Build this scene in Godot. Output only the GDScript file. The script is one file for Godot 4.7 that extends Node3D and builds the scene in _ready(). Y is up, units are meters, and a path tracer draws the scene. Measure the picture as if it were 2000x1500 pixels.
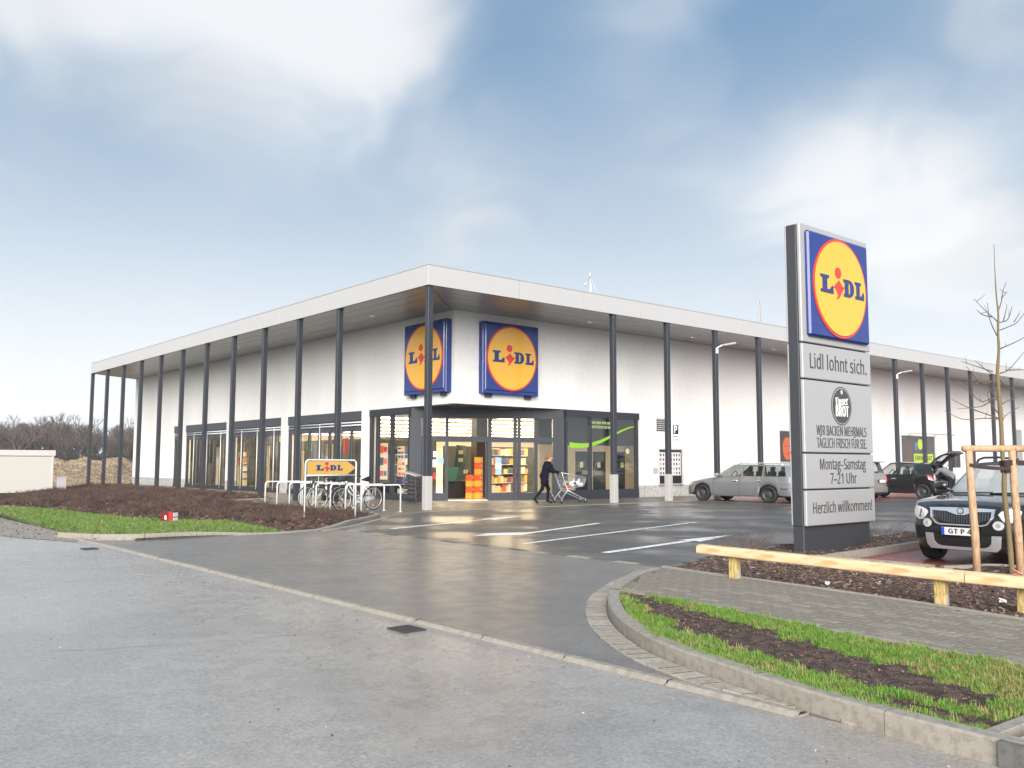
extends Node3D

# The corner store seen from the road: y up, metres. The road runs along z, the store's two fronts along z and x.
const EYE := 1.48
const CX := 16.05      # outer corner of the canopy
const CZ := -23.19
const HT := 7.875      # top of the fascia
const HS := 7.19       # soffit
const WX := 19.53      # wall planes
const WZ := -26.45
const ZEND := -63.4
const XEND := 82.0

var M := {}
var used := {}
var rng := RandomNumberGenerator.new()


func _ready() -> void:
	rng.seed = 7
	set_view()
	set_sky()
	make_materials()
	build_ground()
	build_store()
	build_entrance()
	build_interior()
	build_store_signs()
	build_pylon()
	build_left_bed()
	build_right_island()
	build_racks_and_bikes()
	build_cars()
	build_people()
	build_wall_things()
	build_background()


func set_view() -> void:
	var cam := Camera3D.new()
	cam.name = "camera"
	var pitch := 0.089153584
	var yaw := -0.700981839
	var roll := 0.00274649
	var f := Vector3(-sin(yaw) * cos(pitch), sin(pitch), -cos(yaw) * cos(pitch))
	var r := Vector3(cos(yaw), 0, -sin(yaw))
	var u := r.cross(f)
	var r2 := r * cos(roll) + u * sin(roll)
	var u2 := -r * sin(roll) + u * cos(roll)
	cam.transform = Transform3D(Basis(r2, u2, -f), Vector3(0, EYE, 0))
	cam.fov = 46.787825
	cam.near = 0.1
	cam.far = 1500.0
	add_child(cam)
	cam.current = true


func sky_pixel(d: Vector3, n1: FastNoiseLite, n2: FastNoiseLite, masses: Array) -> Vector3:
	var e: float = d.y
	var h: float = pow(1.0 - e, 3.0)
	var c: Vector3 = Vector3(0.045, 0.20, 0.41).lerp(Vector3(0.95, 1.0, 1.03), h)
	# clouds on a flat layer, so that they shrink towards the horizon
	var k := 1.0 / (e + 0.32)
	var p := Vector3(d.x * k, 0.0, d.z * k)
	var wx := n2.get_noise_3d(p.x * 60.0, 3.0, p.z * 60.0)
	var wz := n2.get_noise_3d(p.x * 60.0, 40.0, p.z * 60.0)
	var q := Vector3(p.x + wx * 0.22, 0, p.z + wz * 0.22)
	var v := n1.get_noise_3d(q.x * 36.0, 0.0, q.z * 36.0)
	var v2 := n1.get_noise_3d(q.x * 105.0, 9.0, q.z * 105.0)
	var cover: float = v * 0.85 + v2 * 0.40 - 0.10
	for m in masses:
		var dd: float = (d - (m[0] as Vector3)).length() / m[1]
		if dd < 1.6:
			cover += m[2] * exp(-dd * dd * 2.0) * 0.80
	var a: float = smoothstep(-0.22, 0.95, cover) * 0.86
	var cl := Vector3(0.60, 0.68, 0.75).lerp(Vector3(0.90, 0.905, 0.91), smoothstep(0.0, 0.75, cover))
	cl *= 1.0 - 0.12 * smoothstep(-0.1, 0.5, wx + v2 * 0.6)
	c = c.lerp(cl, a * smoothstep(0.02, 0.22, e))
	var hz: float = pow(1.0 - clampf(e, 0.0, 1.0), 6.5)
	return c.lerp(Vector3(1.03, 1.05, 1.06), clampf(hz * 0.95, 0.0, 1.0))


func set_sky() -> void:
	var w := 2048
	var h := 1024
	var n1 := FastNoiseLite.new()
	n1.seed = 21
	n1.noise_type = FastNoiseLite.TYPE_SIMPLEX_SMOOTH
	n1.frequency = 0.022
	n1.fractal_octaves = 5
	n1.fractal_gain = 0.52
	var n2 := FastNoiseLite.new()
	n2.seed = 5
	n2.frequency = 0.03
	n2.fractal_octaves = 3
	# big soft cloud masses: a few where the photo has them, others all round so that the sky goes on alike
	var masses := []
	for m in SKY_MASSES:
		var az := deg_to_rad(m[0])
		var el := deg_to_rad(m[1])
		masses.append([Vector3(sin(az) * cos(el), sin(el), -cos(az) * cos(el)), m[2], m[3]])
	var data := PackedFloat32Array()
	data.resize(w * h * 3)
	for y in h:
		var el: float = PI * (0.5 - (y + 0.5) / h)
		if el < -0.03:
			for x in w:
				var i := (y * w + x) * 3
				data[i] = 0.30
				data[i + 1] = 0.30
				data[i + 2] = 0.29
			continue
		for x in w:
			var az: float = TAU * (x + 0.5) / w
			var d := Vector3(sin(az) * cos(el), maxf(sin(el), 0.0), -cos(az) * cos(el))
			var c := sky_pixel(d, n1, n2, masses)
			var i := (y * w + x) * 3
			data[i] = c.x
			data[i + 1] = c.y
			data[i + 2] = c.z
	var im := Image.create_from_data(w, h, false, Image.FORMAT_RGBF, data.to_byte_array())
	var pano := PanoramaSkyMaterial.new()
	pano.panorama = ImageTexture.create_from_image(im)
	var sky := Sky.new()
	sky.sky_material = pano
	var env := Environment.new()
	env.background_mode = Environment.BG_SKY
	env.sky = sky
	env.background_energy_multiplier = SKY_GAIN
	env.tonemap_mode = Environment.TONE_MAPPER_LINEAR
	env.tonemap_exposure = EXPOSURE
	env.sdfgi_enabled = true
	env.ssao_enabled = true
	env.ssil_enabled = true
	env.fog_enabled = true
	env.fog_density = 0.0005
	env.fog_light_color = Color(0.86, 0.9, 0.95)
	var we := WorldEnvironment.new()
	we.name = "world_environment"
	we.environment = env
	add_child(we)
	var sun := DirectionalLight3D.new()
	sun.name = "sun"
	sun.light_energy = SUN_ENERGY
	sun.light_angular_distance = 48.0
	sun.light_color = Color(1.0, 0.97, 0.935)
	sun.shadow_enabled = true
	add_child(sun)
	sun.look_at_from_position(Vector3(-60, 39, 62), Vector3.ZERO)


const EXPOSURE := 3.0
const SKY_GAIN := 0.37
const SUN_ENERGY := 0.80
# azimuth from -z towards +x, elevation, angular size, strength
const SKY_MASSES := [
	[12.0, 27.0, 0.26, 0.7], [22.0, 30.0, 0.22, 0.8], [10.0, 38.0, 0.3, 0.6], [30.0, 22.0, 0.2, 0.55], [38.0, 16.0, 0.16, 0.45],
	[33.0, 33.0, 0.12, 0.25], [49.0, 28.0, 0.13, 0.3], [60.0, 17.0, 0.17, 0.7], [66.0, 12.0, 0.2, 0.6], [70.0, 26.0, 0.12, 0.4],
	[41.0, 27.0, 0.12, -0.45], [57.0, 25.0, 0.16, -0.5], [28.0, 12.0, 0.14, -0.3], [15.0, 14.0, 0.12, -0.2], [45.0, 11.0, 0.18, -0.4],
	[110.0, 24.0, 0.3, 0.8], [150.0, 33.0, 0.3, 0.9], [195.0, 25.0, 0.32, 0.9], [240.0, 30.0, 0.3, 0.9], [285.0, 24.0, 0.3, 0.8], [330.0, 32.0, 0.3, 0.9],
	[60.0, 62.0, 0.4, 0.8], [180.0, 65.0, 0.45, 0.8], [300.0, 60.0, 0.45, 0.8], [90.0, 40.0, 0.2, -0.3], [260.0, 45.0, 0.2, -0.3], [130.0, 14.0, 0.2, -0.3],
]


# ---------------------------------------------------------------- objects

func numbered(called: String) -> String:
	var n: int = used.get(called, 0)
	used[called] = n + 1
	return called if n == 0 else "%s_%03d" % [called, n]


func tag(o: Node, label := "", category := "", group := "", kind := "") -> Node:
	if label:
		o.set_meta("label", label)
	if category:
		o.set_meta("category", category)
	if group:
		o.set_meta("group", group)
	if kind:
		o.set_meta("kind", kind)
	return o


func thing(called: String, label: String, category: String, at := Vector3.ZERO, turn := 0.0, group := "") -> Node3D:
	var o := Node3D.new()
	o.name = numbered(called)
	add_child(o)
	o.position = at
	o.rotation.y = turn
	tag(o, label, category, group)
	return o


func gpos(n: Node) -> Vector3:
	var v := Vector3.ZERO
	while n != null and n != self:
		v += (n as Node3D).position
		n = n.get_parent()
	return v


# commits a SurfaceTool as one named mesh; world = the shape is in world places under an unturned parent
func put(called: String, st: SurfaceTool, mat: Material, parent: Node = null, world := false) -> MeshInstance3D:
	st.generate_normals()
	return put_mesh(called, st.commit(), mat, parent, world)


func put_mesh(called: String, mesh: Mesh, mat: Material, parent: Node = null, world := false) -> MeshInstance3D:
	var o := MeshInstance3D.new()
	o.name = numbered(called) if parent == null else called
	o.mesh = mesh
	o.material_override = mat
	if parent == null:
		add_child(o)
	else:
		parent.add_child(o, true)
		if world:
			o.position = -gpos(parent)
	return o


func struct(called: String, st: SurfaceTool, mat: Material) -> MeshInstance3D:
	var o := put(called, st, mat)
	o.set_meta("kind", "structure")
	return o


func new_st(smooth := false) -> SurfaceTool:
	var st := SurfaceTool.new()
	st.begin(Mesh.PRIMITIVE_TRIANGLES)
	st.set_smooth_group(0 if smooth else -1)
	return st


# ---------------------------------------------------------------- shapes

func quad(st: SurfaceTool, a: Vector3, b: Vector3, c: Vector3, d: Vector3) -> void:
	for v in [a, b, c, a, c, d]:
		st.add_vertex(v)


func tri(st: SurfaceTool, a: Vector3, b: Vector3, c: Vector3) -> void:
	st.add_vertex(a)
	st.add_vertex(b)
	st.add_vertex(c)


func box(st: SurfaceTool, c: Vector3, s: Vector3, bs := Basis(), bevel := 0.0) -> void:
	var h := s * 0.5
	var ax := [Vector3(1, 0, 0), Vector3(0, 1, 0), Vector3(0, 0, 1)]
	var e: float = minf(bevel, minf(h.x, minf(h.y, h.z)) * 0.9)
	for k in 3:
		var n: Vector3 = ax[k]
		var u: Vector3 = ax[(k + 1) % 3]
		var v: Vector3 = ax[(k + 2) % 3]
		var hu: float = h.dot(u) - e
		var hv: float = h.dot(v) - e
		var hn: float = h.dot(n)
		for sg in [1.0, -1.0]:
			var o: Vector3 = n * hn * sg
			var p := [c + bs * (o + u * hu + v * hv), c + bs * (o - u * hu + v * hv), c + bs * (o - u * hu - v * hv), c + bs * (o + u * hu - v * hv)]
			if sg > 0:
				quad(st, p[3], p[2], p[1], p[0])
			else:
				quad(st, p[0], p[1], p[2], p[3])
			if e > 0.0:
				# chamfers between this face and the next axis' faces
				for s2 in [1.0, -1.0]:
					var a1: Vector3 = n * hn * sg + u * s2 * hu
					var b1: Vector3 = n * (hn - e) * sg + u * s2 * (hu + e)
					var w: Vector3 = v * hv
					if sg * s2 > 0:
						quad(st, c + bs * (a1 + w), c + bs * (a1 - w), c + bs * (b1 - w), c + bs * (b1 + w))
					else:
						quad(st, c + bs * (b1 + w), c + bs * (b1 - w), c + bs * (a1 - w), c + bs * (a1 + w))
	if e > 0.0:
		for sx in [1.0, -1.0]:
			for sy in [1.0, -1.0]:
				for sz in [1.0, -1.0]:
					var g := Vector3(sx, sy, sz)
					var a: Vector3 = c + bs * (Vector3(h.x, h.y - e, h.z - e) * g)
					var b: Vector3 = c + bs * (Vector3(h.x - e, h.y, h.z - e) * g)
					var d: Vector3 = c + bs * (Vector3(h.x - e, h.y - e, h.z) * g)
					if sx * sy * sz > 0:
						tri(st, a, d, b)
					else:
						tri(st, a, b, d)


# box from corner to corner
func bx(st: SurfaceTool, a: Vector3, b: Vector3, bevel := 0.0) -> void:
	box(st, (a + b) * 0.5, (b - a).abs(), Basis(), bevel)


# a bar with a rectangular section from a to b
func bar(st: SurfaceTool, a: Vector3, b: Vector3, w: float, h: float, bevel := 0.0) -> void:
	var d := b - a
	var z := d.normalized()
	var up := Vector3.UP if absf(z.y) < 0.95 else Vector3.RIGHT
	var x := up.cross(z).normalized()
	box(st, (a + b) * 0.5, Vector3(w, h, d.length()), Basis(x, z.cross(x), z), bevel)


func tube(st: SurfaceTool, pts: Array, r, sides := 8, caps := true) -> void:
	var n := pts.size()
	var rings := []
	var ref := Vector3.UP
	for i in n:
		var a: Vector3 = pts[maxi(i - 1, 0)]
		var b: Vector3 = pts[mini(i + 1, n - 1)]
		var t := (b - a).normalized()
		if i == 0:
			ref = Vector3.UP if absf(t.y) < 0.9 else Vector3.RIGHT
		var x := ref.cross(t).normalized()
		if x.length() < 0.5:
			x = Vector3.FORWARD.cross(t).normalized()
		var y := t.cross(x)
		ref = y
		var rr: float = r[i] if r is Array else r
		var ring := []
		for k in sides:
			var ph := TAU * k / sides
			ring.append((pts[i] as Vector3) + (x * cos(ph) + y * sin(ph)) * rr)
		rings.append(ring)
	for i in n - 1:
		for k in sides:
			var k2 := (k + 1) % sides
			quad(st, rings[i][k], rings[i + 1][k], rings[i + 1][k2], rings[i][k2])
	if caps:
		for k in range(1, sides - 1):
			tri(st, rings[0][0], rings[0][k], rings[0][k + 1])
			tri(st, rings[n - 1][0], rings[n - 1][k + 1], rings[n - 1][k])


# profile of (radius, height) turned round y
func lathe(st: SurfaceTool, prof: Array, sides: int, xf := Transform3D()) -> void:
	for i in prof.size() - 1:
		var p: Vector2 = prof[i]
		var q: Vector2 = prof[i + 1]
		for k in sides:
			var a := TAU * k / sides
			var b := TAU * (k + 1) / sides
			var p0 := xf * Vector3(p.x * cos(a), p.y, p.x * sin(a))
			var p1 := xf * Vector3(p.x * cos(b), p.y, p.x * sin(b))
			var q0 := xf * Vector3(q.x * cos(a), q.y, q.x * sin(a))
			var q1 := xf * Vector3(q.x * cos(b), q.y, q.x * sin(b))
			if p.x > 1e-5:
				tri(st, p0, q1, p1) if q.x > 1e-5 else tri(st, p0, q0, p1)
			if q.x > 1e-5:
				tri(st, p0, q0, q1)


func torus(st: SurfaceTool, xf: Transform3D, R: float, r: float, n := 28, m := 6) -> void:
	for i in n:
		for j in m:
			var p := []
			for ij in [[i, j], [i + 1, j], [i + 1, j + 1], [i, j + 1]]:
				var a: float = TAU * ij[0] / n
				var b: float = TAU * ij[1] / m
				p.append(xf * Vector3((R + r * cos(b)) * cos(a), r * sin(b), (R + r * cos(b)) * sin(a)))
			quad(st, p[3], p[2], p[1], p[0])


# polygon in xy, from z = 0 to z = depth, moved by xf
func prism(st: SurfaceTool, poly: PackedVector2Array, depth: float, xf := Transform3D(), back := true) -> void:
	if Geometry2D.is_polygon_clockwise(poly):
		poly = poly.duplicate()
		poly.reverse()
	var idx := Geometry2D.triangulate_polygon(poly)
	for i in range(0, idx.size(), 3):
		var a := poly[idx[i]]
		var b := poly[idx[i + 1]]
		var c := poly[idx[i + 2]]
		if (b - a).cross(c - a) < 0:
			var t := b
			b = c
			c = t
		tri(st, xf * Vector3(a.x, a.y, depth), xf * Vector3(c.x, c.y, depth), xf * Vector3(b.x, b.y, depth))
		if back:
			tri(st, xf * Vector3(a.x, a.y, 0), xf * Vector3(b.x, b.y, 0), xf * Vector3(c.x, c.y, 0))
	for i in poly.size():
		var a := poly[i]
		var b := poly[(i + 1) % poly.size()]
		quad(st, xf * Vector3(a.x, a.y, 0), xf * Vector3(a.x, a.y, depth), xf * Vector3(b.x, b.y, depth), xf * Vector3(b.x, b.y, 0))


func ellipse(cx: float, cy: float, rx: float, ry: float, n := 40) -> PackedVector2Array:
	var p := PackedVector2Array()
	for i in n:
		p.append(Vector2(cx + rx * cos(TAU * i / n), cy + ry * sin(TAU * i / n)))
	return p


func pv(list: Array) -> PackedVector2Array:
	var p := PackedVector2Array()
	for i in range(0, list.size(), 2):
		p.append(Vector2(list[i], list[i + 1]))
	return p


# flat lettering in xy, centred on the origin of `at` and drawn `wide` metres wide
func letters(called: String, text: String, size: float, wide: float, at: Transform3D, mat: Material, parent: Node, bold := false, depth := 0.006, face := "Droid Sans") -> MeshInstance3D:
	var f := SystemFont.new()
	f.font_names = PackedStringArray([face])
	f.font_weight = 700 if bold else 400
	var t := TextMesh.new()
	t.text = text
	t.font = f
	t.font_size = 48
	t.pixel_size = size / 48.0
	t.depth = depth
	t.curve_step = 1.5
	t.horizontal_alignment = HORIZONTAL_ALIGNMENT_CENTER
	t.vertical_alignment = VERTICAL_ALIGNMENT_CENTER
	var o := put_mesh(called, t, mat, parent)
	var sx: float = wide / maxf(t.get_aabb().size.x, 0.01)
	o.transform = at * Transform3D(Basis.from_scale(Vector3(sx, 1, 1)), Vector3.ZERO)
	o.position -= gpos(parent)
	return o


# scattered copies as one stuff object
func scatter(called: String, mesh: Mesh, mat: Material, places: Array, parent: Node = null, colors: Array = []) -> MultiMeshInstance3D:
	var mm := MultiMesh.new()
	mm.transform_format = MultiMesh.TRANSFORM_3D
	mm.use_colors = colors.size() > 0
	mm.mesh = mesh
	mm.instance_count = places.size()
	for i in places.size():
		mm.set_instance_transform(i, places[i])
		if colors.size():
			mm.set_instance_color(i, colors[i])
	var o := MultiMeshInstance3D.new()
	o.name = numbered(called) if parent == null else called
	o.multimesh = mm
	o.material_override = mat
	o.set_meta("kind", "stuff")
	if parent == null:
		add_child(o)
	else:
		parent.add_child(o, true)
	return o


# ---------------------------------------------------------------- materials

func lin(r: float, g: float, b: float, a := 1.0) -> Color:
	var c := Color(r, g, b).linear_to_srgb()
	c.a = a
	return c


func mat(called: String, c: Color, rough := 0.6, metal := 0.0) -> StandardMaterial3D:
	var m := StandardMaterial3D.new()
	m.resource_name = called
	m.albedo_color = c
	m.roughness = rough
	m.metallic = metal
	M[called] = m
	return m


func noise_bytes(size: int, sd: int, freq: float, oct: int, type := FastNoiseLite.TYPE_SIMPLEX_SMOOTH) -> PackedByteArray:
	var n := FastNoiseLite.new()
	n.seed = sd
	n.noise_type = type
	n.frequency = freq
	n.fractal_octaves = oct
	var im := n.get_seamless_image(size, size)
	im.convert(Image.FORMAT_L8)
	return im.get_data()


# texture mixed from two noises: colour a..b by the coarse one, grain by the fine one
func tex_of(size: int, a: Color, b: Color, coarse: PackedByteArray, fine: PackedByteArray, grain: float, lo := 0.3, hi := 0.7, speckle := 0.0) -> ImageTexture:
	var out := PackedByteArray()
	out.resize(size * size * 3)
	var lut := []
	for i in 256:
		lut.append(a.lerp(b, smoothstep(lo, hi, i / 255.0)))
	for i in size * size:
		var c: Color = lut[coarse[i]]
		var g: float = 1.0 + grain * (fine[i] / 127.5 - 1.0)
		if speckle > 0.0 and fine[i] > 212:
			g += speckle
		out[i * 3] = clampi(int(c.r * g * 255.0), 0, 255)
		out[i * 3 + 1] = clampi(int(c.g * g * 255.0), 0, 255)
		out[i * 3 + 2] = clampi(int(c.b * g * 255.0), 0, 255)
	return ImageTexture.create_from_image(Image.create_from_data(size, size, false, Image.FORMAT_RGB8, out))


func grey_of(size: int, src: PackedByteArray, lo: float, hi: float, from := 0.0, to := 1.0) -> ImageTexture:
	var out := PackedByteArray()
	out.resize(size * size)
	var lut := PackedByteArray()
	for i in 256:
		lut.append(clampi(int(lerpf(lo, hi, smoothstep(from, to, i / 255.0)) * 255.0), 0, 255))
	for i in size * size:
		out[i] = lut[src[i]]
	return ImageTexture.create_from_image(Image.create_from_data(size, size, false, Image.FORMAT_L8, out))


func triplanar(m: StandardMaterial3D, metres: float, world := true) -> StandardMaterial3D:
	m.uv1_triplanar = true
	m.uv1_world_triplanar = world
	m.uv1_scale = Vector3.ONE / metres
	return m


func bump(m: StandardMaterial3D, t: Texture2D, cm: float) -> void:
	m.heightmap_enabled = true
	m.heightmap_texture = t
	m.heightmap_scale = cm
	m.heightmap_deep_parallax = false


func glass(called: String, tint: Color, alpha: float, rough := 0.02) -> StandardMaterial3D:
	var m := mat(called, Color(tint.r, tint.g, tint.b, alpha), rough)
	m.transparency = BaseMaterial3D.TRANSPARENCY_ALPHA
	m.metallic_specular = 0.6
	return m


func glow(called: String, c: Color, energy: float) -> StandardMaterial3D:
	var m := mat(called, c, 0.5)
	m.emission_enabled = true
	m.emission = c
	m.emission_energy_multiplier = energy
	return m


func make_materials() -> void:
	var fine := noise_bytes(1024, 11, 0.42, 2, FastNoiseLite.TYPE_VALUE)
	var mid := noise_bytes(1024, 12, 0.012, 5)
	var mid2 := noise_bytes(1024, 14, 0.006, 4)
	var small := noise_bytes(512, 15, 0.35, 2, FastNoiseLite.TYPE_VALUE)
	var smid := noise_bytes(512, 16, 0.02, 4)
	var t_asph := tex_of(1024, Color(0.82, 0.815, 0.81), Color(0.86, 0.858, 0.855), mid, fine, 0.17, 0.3, 0.7, 0.16)
	var t_stain := tex_of(512, Color(0.94, 0.94, 0.935), Color(1, 0.998, 0.99), smid, small, 0.02, 0.25, 0.6)
	var r_wet := grey_of(1024, mid2, 0.36, 0.66, 0.30, 0.68)
	var r_damp := grey_of(1024, mid, 0.75, 0.95, 0.3, 0.7)
	var b_fine := grey_of(1024, fine, 0.0, 1.0)
	var m := mat("road_asphalt", lin(0.45, 0.425, 0.40), 0.34)
	m.albedo_texture = t_asph
	m.roughness_texture = r_damp
	triplanar(m, 5.2)
	bump(m, b_fine, 0.10)
	stains(m, t_stain, 31.0)
	m.metallic_specular = 0.6
	m = mat("drive_asphalt", lin(0.25, 0.238, 0.226), 0.42)
	m.albedo_texture = t_asph
	m.roughness_texture = r_damp
	triplanar(m, 5.2)
	bump(m, b_fine, 0.10)
	stains(m, t_stain, 17.0)
	m.metallic_specular = 0.55
	m = mat("lot_asphalt", lin(0.12, 0.116, 0.113), 0.78)
	m.albedo_texture = t_asph
	m.roughness_texture = r_wet
	triplanar(m, 21.0)
	bump(m, b_fine, 0.05)
	stains(m, t_stain, 23.0)
	m.metallic_specular = 0.55
	m = mat("plaza_concrete", lin(0.16, 0.148, 0.132), 0.75)
	m.albedo_texture = tex_of(512, Color(0.72, 0.71, 0.70), Color(1, 0.99, 0.97), smid, small, 0.1)
	m.roughness_texture = grey_of(512, smid, 0.5, 0.8, 0.3, 0.7)
	triplanar(m, 4.0)
	m = mat("red_paving", lin(0.36, 0.105, 0.09), 0.45)
	m.albedo_texture = paver_texture(Color(1, 0.98, 0.96), 0.16)
	triplanar(m, 1.6)
	var grime := tex_of(512, Color(0.88, 0.875, 0.86), Color(1, 1, 0.99), smid, small, 0.09, 0.2, 0.65)
	m = mat("kerb_concrete", lin(0.315, 0.288, 0.248), 0.75)
	m.albedo_texture = grime
	triplanar(m, 0.9)
	bump(m, grey_of(512, small, 0, 1), 0.06)
	m = mat("kerb_concrete_dark", lin(0.13, 0.125, 0.12), 0.8)
	m.albedo_texture = grime
	triplanar(m, 0.9)
	m = mat("apron_stone", lin(0.36, 0.32, 0.268), 0.7)
	m.albedo_texture = grime
	triplanar(m, 0.7)
	bump(m, grey_of(512, small, 0, 1), 0.08)
	m = mat("apron_stone_worn", lin(0.42, 0.38, 0.325), 0.7)
	m.albedo_texture = grime
	triplanar(m, 0.7)
	m = mat("path_brick", lin(0.21, 0.188, 0.155), 0.8)
	m.albedo_texture = grime
	triplanar(m, 0.6)
	m = mat("path_brick_pale", lin(0.26, 0.235, 0.195), 0.8)
	m.albedo_texture = grime
	triplanar(m, 0.5)
	m = mat("joint_sand", lin(0.11, 0.10, 0.088), 0.9)
	m = mat("soil", lin(0.115, 0.076, 0.060), 0.9)
	m.albedo_texture = tex_of(512, Color(0.6, 0.58, 0.56), Color(1, 0.97, 0.94), smid, small, 0.5)
	triplanar(m, 1.3)
	bump(m, grey_of(512, small, 0, 1), 1.2)
	m = mat("turf", lin(0.085, 0.125, 0.028), 0.9)
	m.albedo_texture = tex_of(512, Color(0.75, 0.78, 0.6), Color(1, 1, 1), smid, small, 0.35)
	triplanar(m, 1.1)
	m = mat("field", lin(0.10, 0.105, 0.05), 0.95)
	m.albedo_texture = tex_of(512, Color(0.7, 0.66, 0.55), Color(1, 1, 1), smid, small, 0.25)
	triplanar(m, 9.0)
	m = mat("mud", lin(0.27, 0.23, 0.19), 0.45)
	m.albedo_texture = grime
	triplanar(m, 2.0)
	m = mat("marking_paint", lin(0.85, 0.85, 0.83), 0.45)
	m.albedo_texture = tex_of(512, Color(0.78, 0.78, 0.77), Color(1, 1, 1), smid, small, 0.1, 0.2, 0.45)
	triplanar(m, 2.2)
	m = mat("cast_iron", lin(0.06, 0.055, 0.05), 0.6, 0.3)
	m = mat("render_wall", lin(0.80, 0.795, 0.785), 0.9)
	m.albedo_texture = tex_of(512, Color(0.985, 0.984, 0.982), Color(1, 1, 1), smid, small, 0.012)
	triplanar(m, 3.0)
	m = mat("plinth_render", lin(0.47, 0.465, 0.455), 0.85)
	m.albedo_texture = grime
	triplanar(m, 2.5)
	mat("fascia_panel", lin(0.44, 0.44, 0.44), 0.42, 0.0)
	mat("fascia_gap", lin(0.12, 0.12, 0.12), 0.6)
	m = mat("soffit_panel", lin(0.36, 0.355, 0.35), 0.36, 0.3)
	mat("anthracite", lin(0.036, 0.040, 0.050), 0.42, 0.15)
	mat("anthracite_light", lin(0.075, 0.08, 0.095), 0.4, 0.2)
	mat("column_cladding", lin(0.40, 0.39, 0.375), 0.7)
	glass("window_glass", lin(0.05, 0.08, 0.07), 0.04)
	glass("car_glass", lin(0.02, 0.04, 0.03), 0.3)
	glass("lens_glass", Color(0.1, 0.1, 0.1), 0.03).metallic_specular = 0.2
	mat("steel", lin(0.62, 0.62, 0.61), 0.38, 0.55)
	mat("chrome", lin(0.88, 0.88, 0.88), 0.2, 0.8)
	mat("white_rail", lin(0.72, 0.74, 0.75), 0.45, 0.1)
	mat("sign_blue", lin(0.012, 0.035, 0.20), 0.16)
	mat("sign_yellow", lin(0.78, 0.42, 0.045), 0.14)
	mat("sign_red", lin(0.62, 0.035, 0.032), 0.2)
	mat("logo_blue", lin(0.012, 0.035, 0.17), 0.3)
	mat("pylon_panel", lin(0.375, 0.38, 0.385), 0.4, 0.1)
	mat("pylon_core", lin(0.055, 0.058, 0.066), 0.45, 0.2)
	mat("lettering_grey", lin(0.06, 0.06, 0.063), 0.5)
	mat("black_plastic", lin(0.012, 0.012, 0.013), 0.5)
	mat("rubber", lin(0.014, 0.014, 0.015), 0.75)
	mat("white_plain", lin(0.78, 0.78, 0.77), 0.5)
	m = mat("timber_pale", lin(0.70, 0.54, 0.345), 0.75)
	m.albedo_texture = grain_texture(Color(0.90, 0.85, 0.76), Color(1, 1, 0.98), true)
	m = mat("timber_green", lin(0.50, 0.38, 0.17), 0.8)
	m.albedo_texture = grain_texture(Color(0.80, 0.80, 0.66), Color(1, 1, 0.97))
	m = mat("pole_bark", lin(0.50, 0.34, 0.215), 0.8)
	m.albedo_texture = grain_texture(Color(0.84, 0.80, 0.74), Color(1, 1, 1))
	m = mat("bark_young", lin(0.19, 0.145, 0.075), 0.9)
	m.albedo_texture = grime
	triplanar(m, 0.25)
	mat("twig", lin(0.14, 0.095, 0.07), 0.9)
	m = mat("chip", Color(1, 1, 1), 0.9)
	m.vertex_color_use_as_albedo = true
	m = mat("blade", Color(1, 1, 1), 0.75)
	m.vertex_color_use_as_albedo = true
	m.backlight_enabled = true
	m.backlight = Color(0.3, 0.36, 0.12)
	m = mat("bare_wood", Color(1, 1, 1), 0.95)
	m.vertex_color_use_as_albedo = true


func stains(m: StandardMaterial3D, t: Texture2D, metres: float) -> void:
	m.detail_enabled = true
	m.detail_albedo = t
	m.detail_blend_mode = BaseMaterial3D.BLEND_MODE_MUL
	m.detail_uv_layer = BaseMaterial3D.DETAIL_UV_2
	m.uv2_triplanar = true
	m.uv2_world_triplanar = true
	m.uv2_scale = Vector3.ONE / metres


# small pavers, too far away to tell apart one by one: 8 by 16 stones in 1.6 m
func paver_texture(base: Color, joint: float) -> ImageTexture:
	var r := RandomNumberGenerator.new()
	r.seed = 4
	var im := Image.create(256, 256, false, Image.FORMAT_RGB8)
	im.fill(base.darkened(0.45))
	for j in 16:
		for i in 9:
			var g := 0.78 + r.randf() * 0.22
			var x := i * 32 - (16 if j % 2 else 0)
			im.fill_rect(Rect2i(x + 1, j * 16 + 1, 30, 14), Color(base.r * g, base.g * g, base.b * g))
	return ImageTexture.create_from_image(im)


func grain_texture(a: Color, b: Color, along := false) -> ImageTexture:
	var n := FastNoiseLite.new()
	n.seed = 9
	n.frequency = 0.05
	n.fractal_octaves = 4
	var im := Image.create(256, 256, false, Image.FORMAT_RGB8)
	for y in 256:
		for x in 256:
			var v := (n.get_noise_2d(x * 0.12, y * 1.6) if along else n.get_noise_2d(x * 1.3, y * 0.25)) * 0.5 + 0.5
			var k := n.get_noise_2d(x * 1.4 + 700, y * 1.4) 
			var c := a.lerp(b, smoothstep(0.3, 0.6, v))
			im.set_pixel(x, y, c.darkened(0.25) if k > 0.56 else c)
	return ImageTexture.create_from_image(im)


# ---------------------------------------------------------------- ground

func sheet(called: String, poly: PackedVector2Array, y: float, m: Material) -> MeshInstance3D:
	var st := new_st()
	flat(st, poly, y)
	return struct(called, st, m)


func flat(st: SurfaceTool, poly: PackedVector2Array, y: float) -> void:
	var idx := Geometry2D.triangulate_polygon(poly)
	for i in range(0, idx.size(), 3):
		var a := poly[idx[i]]
		var b := poly[idx[i + 1]]
		var c := poly[idx[i + 2]]
		if (b - a).cross(c - a) < 0:
			var t := b
			b = c
			c = t
		tri(st, Vector3(a.x, y, a.y), Vector3(b.x, y, b.y), Vector3(c.x, y, c.y))


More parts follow.
